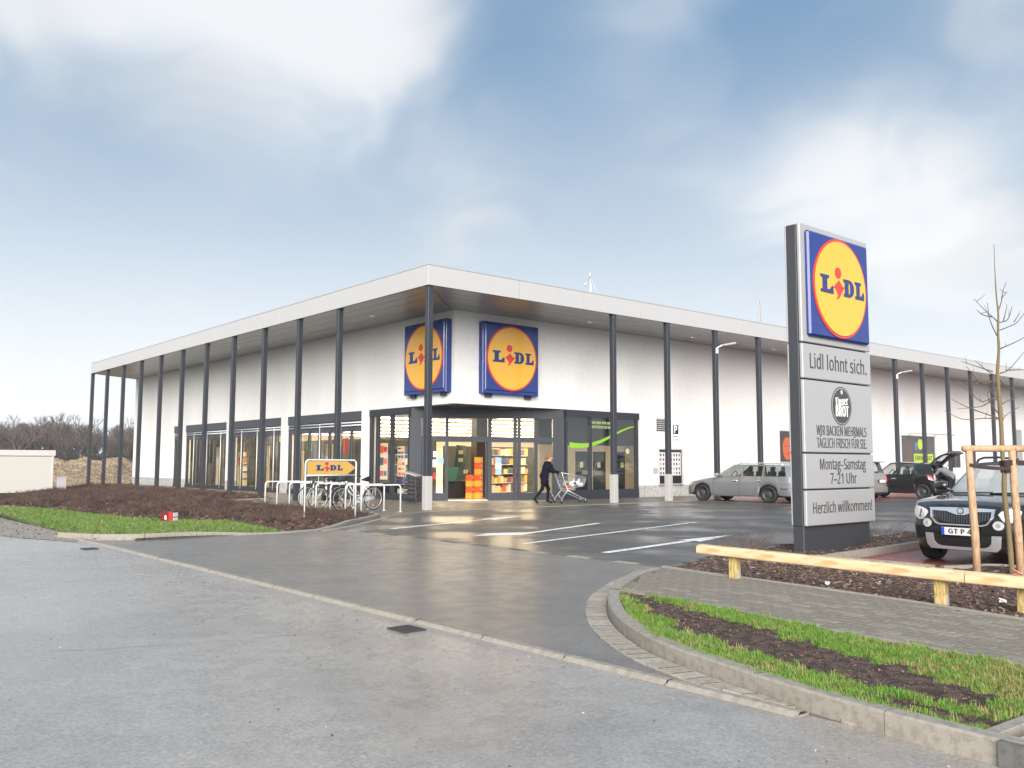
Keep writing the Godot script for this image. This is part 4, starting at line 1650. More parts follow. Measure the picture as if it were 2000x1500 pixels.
	tag(scatter("gravel", chip_mesh(), M.chip, grit, null, gcol), "muddy gravel churned up where the grass strip meets the road", "gravel", "", "stuff")
	var dust := []
	var dcol := []
	for v in spots_in(pv([-3.5, -1.5, 4.7, -1.5, 4.7, -26, -1.0, -26]), 420, func(v: Vector2) -> float: return 0.25 + 0.75 * smoothstep(3.4, 4.6, v.x)):
		var s := rng.randf_range(0.006, 0.02)
		dust.append(turned(Vector3(s, s * 0.6, s), Vector3(v.x, 0.001, v.y), 0.4))
		dcol.append(Color(0.5, 0.47, 0.42) if rng.randf() < 0.3 else Color(0.07, 0.055, 0.045))
	tag(scatter("grit", chip_mesh(), M.chip, dust, null, dcol), "loose grit and leaf crumbs lying on the road", "grit", "", "stuff")
	# red and white carton lying on the grass
	var o := thing("carton", "dark red and white cardboard carton lying on the grass strip", "box", Vector3(7.35, 0.09, -21.05), -1.0)
	var st := new_st()
	box(st, Vector3(0, 0.13, 0), Vector3(0.34, 0.25, 0.2), Basis(Vector3(0, 0, 1), 0.04), 0.004)
	put("box_body", st, mat("carton_red", lin(0.14, 0.012, 0.016), 0.5), o)
	for y in [0.075, 0.185]:
		st = new_st()
		box(st, Vector3(0.174, y, 0.0), Vector3(0.008, 0.09, 0.16), Basis(Vector3(0, 0, 1), 0.04))
		put("white_label", st, M.white_plain, o)
	st = new_st()
	box(st, Vector3(0.12, 0.13, 0.101), Vector3(0.1, 0.24, 0.006), Basis(Vector3(0, 0, 1), 0.04))
	put("red_band", st, M.sign_red, o)
	st = new_st()
	box(st, Vector3(-0.02, 0.12, 0.101), Vector3(0.05, 0.09, 0.006), Basis(Vector3(0, 0, 1), 0.04))
	put("side_label", st, M.white_plain, o)
	build_arrow_sign()


const EDGE_A := [9.42, -7.95, 9.35, -7.58, 9.23, -6.18, 9.02, -4.42, 8.8, -3.45, 8.3, -1.0, 7.9, 1.5]
const EDGE_B := [7.24, -6.86, 7.19, -6.59, 7.09, -5.26, 6.83, -3.73, 6.75, -3.0, 6.68, -2.2, 6.55, 0.0, 6.4, 1.5]
const STREAK := [7.05, -6.45, 6.98, -6.3, 6.85, -5.97, 6.45, -5.27, 6.19, -4.68, 5.95, -4.02, 5.8, -3.5, 5.66, -3.04, 5.58, -2.67, 5.5, -2.36]


func to_line(v: Vector2, line: PackedVector2Array) -> float:
	var best := 1e9
	for i in line.size() - 1:
		best = minf(best, v.distance_to(Geometry2D.get_closest_point_to_segment(v, line[i], line[i + 1])))
	return best


func build_right_island() -> void:
	var kr := smooth_line(pv(KERB_R), 6)
	var kerb := thing_struct("island_kerb", Vector3(5.5, 0, -5))
	stone_row(kerb, "kerb_stone", kr, 1.0, 0.13, -0.1, 0.125, [M.kerb_concrete], 0.006, 0.014, [0.125, 0.03, 8.6, 10.4])
	stone_row(kerb, "kerb_stone", pv([18.2, -9.0, 12.2, -8.85, 10.8, -8.38]), 1.0, 0.1, -0.1, 0.075, [M.kerb_concrete])
	# flush stones laid crosswise along the foot of the kerb
	var apron := thing_struct("kerb_apron", Vector3(6, 0, -6))
	var outer := PackedVector2Array()
	for p in kr:
		outer.append(p)
	var foot := PackedVector2Array()
	for p in offset(kr, -0.012):
		if p.x < 9.9 and p.y < -2.6:
			foot.append(p)
	# its far edge runs into the road kerb near the camera
	stone_row(apron, "apron_stone", foot, 0.165, -0.21, -0.05, 0.016, [M.apron_stone, M.apron_stone, M.apron_stone_worn], 0.014, 0.006, [], 4.88)
	# edging on both sides of the path
	var ed := thing_struct("path_edging", Vector3(8, 0, -5))
	stone_row(ed, "edging_stone", pv(EDGE_A), 1.0, -0.06, 0.0, 0.115, [M.kerb_concrete], 0.006, 0.004)
	stone_row(ed, "edging_stone", pv(EDGE_B), 1.0, 0.06, 0.0, 0.112, [M.kerb_concrete], 0.006, 0.004)
	# the brick path
	var path_poly := PackedVector2Array()
	for p in pv([7.25, -6.86, 7.6, -7.0, 8.45, -7.52, 9.3, -7.88]):
		path_poly.append(p)
	for p in pv(EDGE_A).slice(1):
		path_poly.append(p + Vector2(-0.07, 0))
	var bb := pv(EDGE_B).slice(1)
	bb.reverse()
	for p in bb:
		path_poly.append(p + Vector2(0.07, 0))
	var path := sheet("path", path_poly, 0.088, M.joint_sand)
	var u := Vector2(-0.132, 0.991).normalized()
	var w := Vector2(u.y, -u.x)
	var list := []
	for j in range(-14, 16):
		for i in range(-8, 52):
			var c := Vector2(8.2, -7.2) + w * (j * 0.1035) + u * (i * 0.205 + (0.1 if j % 2 else 0.0))
			if Geometry2D.is_point_in_polygon(c, path_poly) and Geometry2D.is_point_in_polygon(c + w * 0.035, path_poly) and Geometry2D.is_point_in_polygon(c - w * 0.035, path_poly):
				list.append(c)
	list.sort_custom(func(a: Vector2, b: Vector2) -> bool: return a.length_squared() + (200.0 if a.x / maxf(-a.y, 0.01) > 2.9 or a.y > -0.5 else 0.0) < b.length_squared() + (200.0 if b.x / maxf(-b.y, 0.01) > 2.9 or b.y > -0.5 else 0.0))
	var bm := []
	for k in 3:
		var s := new_st()
		box(s, Vector3.ZERO, Vector3(0.0985, 0.03, 0.2), Basis(Vector3(0, 0, 1), [0.0, 0.02, -0.02][k]), 0.005)
		s.generate_normals()
		bm.append(s.commit())
	var rest := []
	for i in list.size():
		var c: Vector2 = list[i]
		var xf := Transform3D(Basis(Vector3.UP, atan2(u.x, u.y)), Vector3(c.x, 0.087 + rng.randf_range(-0.002, 0.002), c.y))
		if i < 300:
			put_mesh("brick", bm[rng.randi() % 3], M.path_brick if rng.randf() < 0.8 else M.path_brick_pale, path).transform = xf
		else:
			rest.append(xf)
	scatter("bricks", bm[0], M.path_brick, rest, path)
	# lawn with a torn strip of soil
	var lawn := PackedVector2Array()
	for p in pv([7.12, -6.62, 6.82, -6.33, 6.2, -5.68, 5.87, -5.33, 5.48, -4.72, 5.26, -4.1, 5.1, -3.6, 4.97, -3.0, 4.9, -2.6, 4.87, -2.06, 6.6, -1.95, 6.72, -3.0, 6.79, -3.73, 7.05, -5.26, 7.15, -6.5]):
		lawn.append(p)
	var streak := pv(STREAK)
	var second := pv([5.12, -2.75, 5.1, -2.4, 5.06, -2.1])
	var n := seeded_noise(77, 2.2)
	var soilness := func(v: Vector2) -> float:
		var wd := 0.13 + 0.20 * smoothstep(-6.4, -4.6, v.y) - 0.13 * smoothstep(-3.0, -2.3, v.y) + n.get_noise_2d(v.x * 2.0, v.y * 2.0) * 0.16
		var a: float = 1.0 - smoothstep(wd - 0.04, wd + 0.05, to_line(v, streak))
		var b: float = 1.0 - smoothstep(0.05, 0.15, to_line(v, second) + n.get_noise_2d(v.x * 3.0, v.y * 3.0 + 30) * 0.1)
		return maxf(a, b)
	var h := func(v: Vector2) -> float:
		return 0.108 + n.get_noise_2d(v.x * 1.3, v.y * 1.3) * 0.02 + (n.get_noise_2d(v.x * 7, v.y * 7) * 0.018 if soilness.call(v) > 0.5 else 0.0)
	bumpy("lawn", lawn, 0.06, h, M.turf, func(v: Vector2) -> bool: return soilness.call(v) < 0.5)
	bumpy("soil_strip", lawn, 0.06, h, M.soil, func(v: Vector2) -> bool: return soilness.call(v) >= 0.5)
	sheet("lawn_soil", lawn, 0.06, M.soil)
	tufts("grass", lawn, 23000, 0.031, h, "bright green grass between the curved kerb and the brick path", func(v: Vector2) -> float: return (1.0 - soilness.call(v)) * clampf(0.95 - 1.7 * maxf(0.0, n.get_noise_2d(v.x * 0.7 + 50, v.y * 0.7) + 0.05), 0.12, 1.0), func(v: Vector2) -> float: return clampf(0.10 + 0.55 * smoothstep(-3.3, -2.2, v.y) * smoothstep(5.3, 5.9, v.x) + maxf(0.0, n.get_noise_2d(v.x * 0.7 + 50, v.y * 0.7) + 0.05) * 1.0, 0, 0.9))
	chips("soil_crumbs", lawn, 3600, 0.02, h, "dark soil crumbs on the bare strip across the grass", func(v: Vector2) -> float: return soilness.call(v))
	# pale slabs of the next crossing, at the near end of the lawn
	var cross := thing_struct("crossing_paving", Vector3(5.4, 0, -1.4))
	stone_row(cross, "edging_stone", pv([4.88, -1.95, 6.6, -1.86]), 0.5, 0.08, 0.0, 0.125, [M.kerb_concrete], 0.006, 0.006)
	for i in 9:
		for j in 7:
			var st := new_st()
			box(st, Vector3(4.99 + i * 0.205, 0.10, -1.76 + j * 0.205), Vector3(0.198, 0.05, 0.198), Basis(), 0.006)
			put("paver", st, M.apron_stone_worn if rng.randf() < 0.5 else M.apron_stone, cross, true)
	var st0 := new_st()
	bx(st0, Vector3(4.735, -0.1, -1.9), Vector3(4.865, 0.127, 1.0))
	put("dark_kerb_stone", st0, M.kerb_concrete_dark, cross, true)
	sheet("lawn", pv([4.87, -0.36, 6.83, -0.36, 6.6, 1.5, 13.2, 1.5, 13.2, 14, 4.87, 14]), 0.1, M.turf)
	st0 = new_st()
	bx(st0, Vector3(4.735, -0.1, 1.005), Vector3(4.865, 0.127, 14.0))
	put("dark_kerb_stone", st0, M.kerb_concrete_dark, cross, true)
	# mulch bed with the pylon, fence and young tree
	var bed := pv([9.43, -7.9, 10.1, -8.05, 10.85, -8.28, 12.2, -8.75, 18.2, -8.9, 18.2, -7.72, 12.28, -7.42, 12.28, -5.5, 13.0, -5.25, 13.1, 1.5, 7.98, 1.5, 8.38, -1.0, 8.87, -3.45, 9.09, -4.42, 9.3, -6.18])
	var nb := seeded_noise(13, 1.1)
	var hb := func(v: Vector2) -> float:
		return 0.085 + nb.get_noise_2d(v.x, v.y) * 0.03 + nb.get_noise_2d(v.x * 5, v.y * 5) * 0.02
	sheet("mulch_soil", bed, 0.03, M.soil)
	bumpy("mulch_soil", bed, 0.12, hb, M.soil)
	chips("bark_mulch", bed, 16000, 0.06, hb, "coarse dark bark mulch round the pylon and the timber fence", func(v: Vector2) -> float: return 1.0 if v.x < 12.6 else 0.4)
	var bk := thing_struct("bay_kerb", Vector3(13, 0, -7))
	stone_row(bk, "kerb_stone", pv([18.1, -7.68, 12.25, -7.36]), 1.0, 0.08, -0.1, 0.12, [M.kerb_concrete], 0.006, 0.006)
	stone_row(bk, "kerb_stone", pv([12.25, -7.4, 12.25, -5.5]), 1.0, 0.08, -0.1, 0.12, [M.kerb_concrete], 0.006, 0.006)
	stone_row(bk, "kerb_stone", pv([12.25, -5.5, 12.6, -5.3, 13.05, -5.2, 13.1, -4.6, 13.1, 1.5]), 1.0, 0.08, -0.1, 0.12, [M.kerb_concrete], 0.006, 0.006)
	for g in [[Vector2(12.1, -8.35), "left of"], [Vector2(12.3, -8.55), "just behind"], [Vector2(11.6, -8.3), "far left of"], [Vector2(15.4, -8.2), "right of"], [Vector2(16.2, -8.3), "far right of"], [Vector2(11.2, -8.05), "at the bed corner left of"], [Vector2(12.9, -4.3), "beside the young tree, not near"]]:
		var p: Vector2 = g[0]
		var s := thing("bare_shrub", "small bare twiggy shrub growing %s the pylon sign" % g[1] if p.y < -5 else "small bare twiggy shrub at the foot of the young tree", "shrub", Vector3(p.x, 0.07, p.y), 0.0, "bare shrubs in the mulch bed")
		put_mesh("twigs", twig_mesh(int(p.x * 37), 12, 0.42, 0.005, 0.9, 4), M.twig, s)
	build_fence()
	build_tree()
	# bits of litter on the mulch
	for g in [[Vector3(12.15, 0.11, -4.55), "crumpled pink paper scrap at the foot of the tree", 0.09, M.sign_red], [Vector3(9.62, 0.11, -3.75), "white paper scrap on the mulch under the fence rail", 0.05, M.white_plain], [Vector3(9.5, 0.11, -5.6), "small white scrap on the mulch left of the middle fence post", 0.04, M.white_plain]]:
		var s := new_st()
		for k in 5:
			box(s, Vector3(rng.randf_range(-0.4, 0.4), rng.randf_range(0, 0.3), rng.randf_range(-0.4, 0.4)) * g[2], Vector3(g[2], 0.012, g[2] * 0.7), Basis.from_euler(Vector3(rng.randf(), rng.randf() * 6, rng.randf())))
		var o := put("paper_scrap", s, M.scrap_pink if g[2] > 0.08 and M.has("scrap_pink") else (mat("scrap_pink", lin(0.6, 0.25, 0.2), 0.7) if g[2] > 0.08 else g[3]))
		o.position = g[0]
		tag(o, g[1], "litter", "scraps of paper on the mulch")


func build_fence() -> void:
	var o := thing("timber_rail_fence", "low pale timber rail fence on short posts along the mulch bed", "fence", Vector3(9.2, 0.08, -5))
	var rail := [Vector3(9.1, 0.43, -7.12), Vector3(8.98, 0.41, -3.82), Vector3(9.14, 0.40, 0.2)]
	for i in 2:
		var a: Vector3 = rail[i]
		var b: Vector3 = rail[i + 1]
		if i:
			a += (b - a).normalized() * 0.006
		var st := new_st()
		var d := (b - a).normalized()
		var x := Vector3.UP.cross(d).normalized()
		var y := d.cross(x)
		var prof := [Vector2(-0.055, -0.075), Vector2(-0.064, -0.066), Vector2(-0.066, 0.012), Vector2(-0.035, 0.042), Vector2(0.058, 0.047), Vector2(0.068, 0.036), Vector2(0.066, -0.066), Vector2(0.056, -0.075)]
		var l := (b - a).length()
		var ring := []
		for t in [0.0, 1.0]:
			var rr := []
			for p in prof:
				rr.append(a + d * l * t + x * p.x * 0.9 + y * p.y * 0.9)
			ring.append(rr)
		for k in prof.size():
			var k2 := (k + 1) % prof.size()
			var va := float(k) / prof.size()
			var vb := float(k + 1) / prof.size()
			for q in [[0, k, va], [1, k, va], [1, k2, vb], [0, k, va], [1, k2, vb], [0, k2, vb]]:
				st.set_uv(Vector2(q[0] * l / 0.8, q[2] * 0.6))
				st.add_vertex(ring[q[0]][q[1]])
		for k in range(1, prof.size() - 1):
			tri(st, ring[0][0], ring[0][k], ring[0][k + 1])
			tri(st, ring[1][0], ring[1][k + 1], ring[1][k])
		var m: StandardMaterial3D = M.timber_pale
		var r := put("rail", st, m, o, true)
		for q in 5:
			var kp := a + d * l * (0.08 + 0.19 * q + rng.randf() * 0.06)
			st = new_st(true)
			lathe(st, [Vector2(0, 0.0015), Vector2(0.012, 0.001), Vector2(0.018, 0.0)], 10, Transform3D(Basis(Vector3(0, 0, 1), 0.1), kp + Vector3(0.01, 0.0455, 0)))
			put("knot", st, M.timber_green, r, true).position = Vector3.ZERO
	for p in [Vector3(9.14, 0, -6.62), Vector3(9.05, 0, -4.1), Vector3(9.12, 0, -3.36), Vector3(9.14, 0, -0.9)]:
		var st := new_st()
		box(st, p + Vector3(0, 0.2, 0), Vector3(0.11, 0.36, 0.11), Basis(Vector3.UP, 0.05), 0.01)
		var m: StandardMaterial3D = M.timber_green
		triplanar(m, 0.4)
		var o2 := put("post", st, m, o, true)
		st = new_st()
		box(st, p + Vector3(0.0, 0.12, 0.0), Vector3(0.05, 0.16, 0.128), Basis(Vector3.UP, 0.05))
		put("post_bracket", st, M.steel, o2, true).position = Vector3.ZERO


const TRUNK := [12.33, 0.20, -4.68, 12.31, 0.71, -4.69, 12.29, 1.11, -4.71, 12.30, 1.42, -4.70, 12.29, 1.61, -4.71, 12.29, 2.02, -4.71, 12.28, 2.51, -4.72, 12.28, 2.70, -4.72, 12.30, 2.98, -4.70, 12.30, 3.22, -4.70, 12.31, 3.46, -4.69, 12.30, 3.70, -4.70, 12.29, 4.10, -4.70, 12.30, 4.38, -4.70]
const BRANCHES := [
	[12.29, 3.16, -4.71, 12.23, 3.30, -4.76, 12.19, 3.42, -4.79, 12.17, 3.59, -4.81],
	[12.31, 3.34, -4.70, 12.25, 3.40, -4.74, 12.18, 3.47, -4.80, 12.05, 3.64, -4.91],
	[12.24, 3.41, -4.75, 12.12, 3.43, -4.85, 12.04, 3.48, -4.92],
	[12.31, 3.34, -4.69, 12.36, 3.36, -4.65, 12.37, 3.52, -4.64],
	[12.36, 3.36, -4.65, 12.40, 3.56, -4.62],
	[12.31, 3.23, -4.70, 12.41, 3.29, -4.60, 12.47, 3.35, -4.56, 12.57, 3.57, -4.47],
	[12.47, 3.35, -4.56, 12.59, 3.47, -4.46],
	[12.31, 2.99, -4.69, 12.44, 3.07, -4.59, 12.57, 3.18, -4.47],
	[12.30, 2.67, -4.70, 12.37, 2.72, -4.64, 12.58, 3.06, -4.46],
	[12.37, 2.71, -4.64, 12.51, 2.72, -4.53, 12.60, 2.73, -4.44],
	[12.31, 3.49, -4.69, 12.34, 3.62, -4.66, 12.35, 3.74, -4.65, 12.40, 3.88, -4.62],
	[12.35, 3.66, -4.66, 12.41, 3.75, -4.60],
	[12.28, 2.64, -4.72, 12.20, 2.67, -4.79, 12.04, 2.83, -4.92],
	[12.23, 2.69, -4.76, 11.96, 2.84, -4.98],
	[12.28, 2.55, -4.72, 12.15, 2.57, -4.83, 12.04, 2.51, -4.92, 11.99, 2.58, -4.96],
	[12.22, 2.56, -4.77, 12.07, 2.53, -4.89, 11.90, 2.74, -5.04],
	[12.27, 2.32, -4.72, 12.19, 2.33, -4.79, 12.09, 2.30, -4.87, 11.98, 2.43, -4.97, 11.77, 2.60, -5.14],
	[12.20, 2.33, -4.78, 12.06, 2.23, -4.90, 11.78, 2.19, -5.14],
	[12.27, 2.07, -4.72, 12.13, 2.08, -4.84, 11.91, 2.07, -5.03, 11.75, 2.18, -5.17],
	[12.27, 2.08, -4.73, 12.00, 2.21, -4.95, 11.83, 2.33, -5.10],
	[12.29, 2.25, -4.71, 12.35, 2.30, -4.66, 12.53, 2.39, -4.51],
	[12.30, 2.02, -4.70, 12.33, 2.11, -4.67, 12.48, 2.23, -4.55],
	[12.29, 2.60, -4.71, 12.40, 2.49, -4.62, 12.55, 2.48, -4.49],
	[12.28, 2.31, -4.72, 12.16, 2.49, -4.82, 12.15, 2.58, -4.83],
	[12.26, 2.15, -4.73, 12.20, 2.29, -4.79, 12.18, 2.41, -4.80]
]


func pts3(l: Array) -> Array:
	var out := []
	for i in range(0, l.size(), 3):
		out.append(Vector3(l[i], l[i + 1], l[i + 2]))
	return out


func curve_pts(p: Array, per: int) -> Array:
	var out := []
	for i in p.size() - 1:
		var a: Vector3 = p[maxi(i - 1, 0)]
		var d: Vector3 = p[mini(i + 2, p.size() - 1)]
		for k in per:
			out.append((p[i] as Vector3).cubic_interpolate(p[i + 1], a, d, float(k) / per))
	out.append(p[p.size() - 1])
	return out


func build_tree() -> void:
	var o := thing("young_tree", "young bare street tree tied to a timber frame", "tree", Vector3(12.33, 0.08, -4.68))
	var tr := [Vector3(12.33, 0.02, -4.68)]
	tr.append_array(pts3(TRUNK))
	var cp := curve_pts(tr, 3)
	var rad := []
	for i in cp.size():
		var y: float = cp[i].y
		rad.append(lerpf(0.034, 0.024, clampf(y / 2.6, 0, 1)) if y < 2.66 else lerpf(0.02, 0.004, clampf((y - 2.66) / 1.5, 0, 1)))
		if i % 3 == 1:
			rad[i] *= 1.12
	var st := new_st(true)
	tube(st, cp, rad, 9)
	put("trunk", st, M.bark_young, o, true)
	var twig := mat("tree_twig", lin(0.12, 0.085, 0.06), 0.85)
	for b in BRANCHES:
		var p := pts3(b)
		var dz := rng.randf_range(-0.22, 0.22)
		var away := Vector3(0.64, 0, -0.77)
		for i in range(1, p.size()):
			p[i] += away * dz * float(i) / (p.size() - 1)
		var c := curve_pts(p, 4)
		var r := []
		var r0 := 0.0095 if p[0].y < 3.0 else 0.008
		for i in c.size():
			r.append(lerpf(r0, 0.003, float(i) / (c.size() - 1)))
		st = new_st(true)
		tube(st, c, r, 6)
		# side twigs and buds
		for k in 1:
			var q: Vector3 = c[int(c.size() * rng.randf_range(0.3, 0.9))]
			var d := Vector3(rng.randf_range(-1, 1), rng.randf_range(0.1, 1), rng.randf_range(-1, 1)).normalized() * rng.randf_range(0.06, 0.16)
			tube(st, [q, q + d * 0.6, q + d + Vector3(0, 0.02, 0)], [0.004, 0.003, 0.0018], 4)
		put("branch", st, twig, o, true)
	# the frame of poles, and its straps
	var f := thing("tree_stake_frame", "round timber pole frame holding the young tree", "tree support", Vector3(12.2, 0.08, -4.7))
	var pm: StandardMaterial3D = M.pole_bark
	triplanar(pm, 0.5)
	for g in [[Vector3(11.99, 0, -4.963), Vector3(11.955, 1.66, -4.99)], [Vector3(12.42, 0, -4.607), Vector3(12.385, 1.66, -4.63)], [Vector3(12.95, 0, -4.35), Vector3(12.98, 1.66, -4.3)]]:
		st = new_st(true)
		var a: Vector3 = g[0]
		var b: Vector3 = g[1]
		var m1 := a.lerp(b, 0.35) + Vector3(0.004, 0, 0.004)
		var m2 := a.lerp(b, 0.7) - Vector3(0.003, 0, 0.002)
		tube(st, [a, m1, m2, b], [0.047, 0.049, 0.046, 0.045], 14)
		put("pole", st, pm, f, true)
	for g in [[Vector3(11.89, 1.685, -5.045), Vector3(12.55, 1.69, -4.49)], [Vector3(12.33, 1.69, -4.67), Vector3(13.05, 1.69, -4.25)]]:
		var a: Vector3 = g[0]
		var b: Vector3 = g[1]
		st = new_st(true)
		tube(st, [a, a + (b - a) * 0.015, a.lerp(b, 0.5), b], [0.03, 0.043, 0.045, 0.043], 14)
		put("top_pole", st, pm, f, true)
	var strap := mat("strap_brown", lin(0.035, 0.018, 0.016), 0.8)
	var band := func(a: Vector3, b: Vector3, h: float) -> void:
		var s := new_st()
		var d := (b - a).normalized()
		var n := Vector3(-d.z, 0, d.x) * 0.052
		var l := 8
		for sg in [1.0, -1.0]:
			for i in l:
				var p0: Vector3 = a.lerp(b, float(i) / l) + n * sg * (1.0 - 0.25 * sin(PI * i / l)) + Vector3(0, -0.012 * sin(PI * i / l), 0)
				var p1: Vector3 = a.lerp(b, float(i + 1) / l) + n * sg * (1.0 - 0.25 * sin(PI * (i + 1) / l)) + Vector3(0, -0.012 * sin(PI * (i + 1) / l), 0)
				quad(s, p0 - Vector3(0, h, 0), p1 - Vector3(0, h, 0), p1 + Vector3(0, h, 0), p0 + Vector3(0, h, 0))
		for e in [[a, -1.0], [b, 1.0]]:
			var c: Vector3 = e[0]
			quad(s, c - n - Vector3(0, h, 0), c + n - Vector3(0, h, 0), c + n + Vector3(0, h, 0), c - n + Vector3(0, h, 0))
		put("strap", s, strap, f, true)
	band.call(Vector3(11.94, 1.475, -5.0), Vector3(12.32, 1.43, -4.66), 0.022)
	band.call(Vector3(12.27, 1.50, -4.72), Vector3(12.43, 1.53, -4.6), 0.034)
	band.call(Vector3(12.36, 1.52, -4.67), Vector3(12.99, 1.53, -4.3), 0.022)
	band.call(Vector3(12.28, 1.45, -4.71), Vector3(12.34, 1.45, -4.67), 0.07)


# ---------------------------------------------------------------- bike stands and bikes

func build_racks_and_bikes() -> void:
	var where := ["nearest the road kerb", "second from the kerb", "third from the kerb", "fourth from the kerb", "fifth from the kerb", "sixth from the kerb", "seventh from the kerb", "farthest from the kerb"]
	for i in 8:
		var z := -22.92 - 0.93 * i
		var o := thing("bike_stand", "pale tubular bike stand, the one %s" % where[i], "bike stand", Vector3(14.25, 0, z), 0.0, "tubular bike stands by the mulch bed")
		var st := new_st(true)
		var r := 0.024
		var pts := [Vector3(-0.68, 0, 0)]
		for k in 6:
			var a := PI * 0.5 * k / 5.0
			pts.append(Vector3(-0.68 + 0.11 * (1 - cos(a)), 0.71 + 0.11 * sin(a), 0))
		for k in 6:
			var a := PI * 0.5 * k / 5.0
			pts.append(Vector3(0.68 - 0.11 * (1 - sin(a)), 0.71 + 0.11 * cos(a), 0))
		pts.append(Vector3(0.68, 0, 0))
		tube(st, pts, r, 10)
		put("hoop", st, M.white_rail, o)
		for s in [-1, 1]:
			st = new_st(true)
			lathe(st, [Vector2(0, 0.012), Vector2(0.055, 0.012), Vector2(0.06, 0.006), Vector2(0.06, 0)], 14, Transform3D(Basis(), Vector3(s * 0.68, 0.006, 0)))
			put("foot_plate", st, M.white_rail, o)
	bike("white step-through bicycle with a rear rack, standing nearest the camera", Vector3(14.33, 0.006, -24.42), PI + 0.10, mat("bike_white", lin(0.7, 0.7, 0.68), 0.35), true, 1.08)
	bike("dark bicycle leaning with its silver front mudguard behind the arrow board", Vector3(14.16, 0.006, -26.35), PI + 0.04, mat("bike_black", lin(0.015, 0.015, 0.017), 0.35), false, 1.06)
	bike("dark bicycle farthest in, half hidden between the other two bicycles", Vector3(14.3, 0.006, -25.85), PI - 0.05, mat("bike_brown", lin(0.03, 0.022, 0.02), 0.4), false, 1.05)


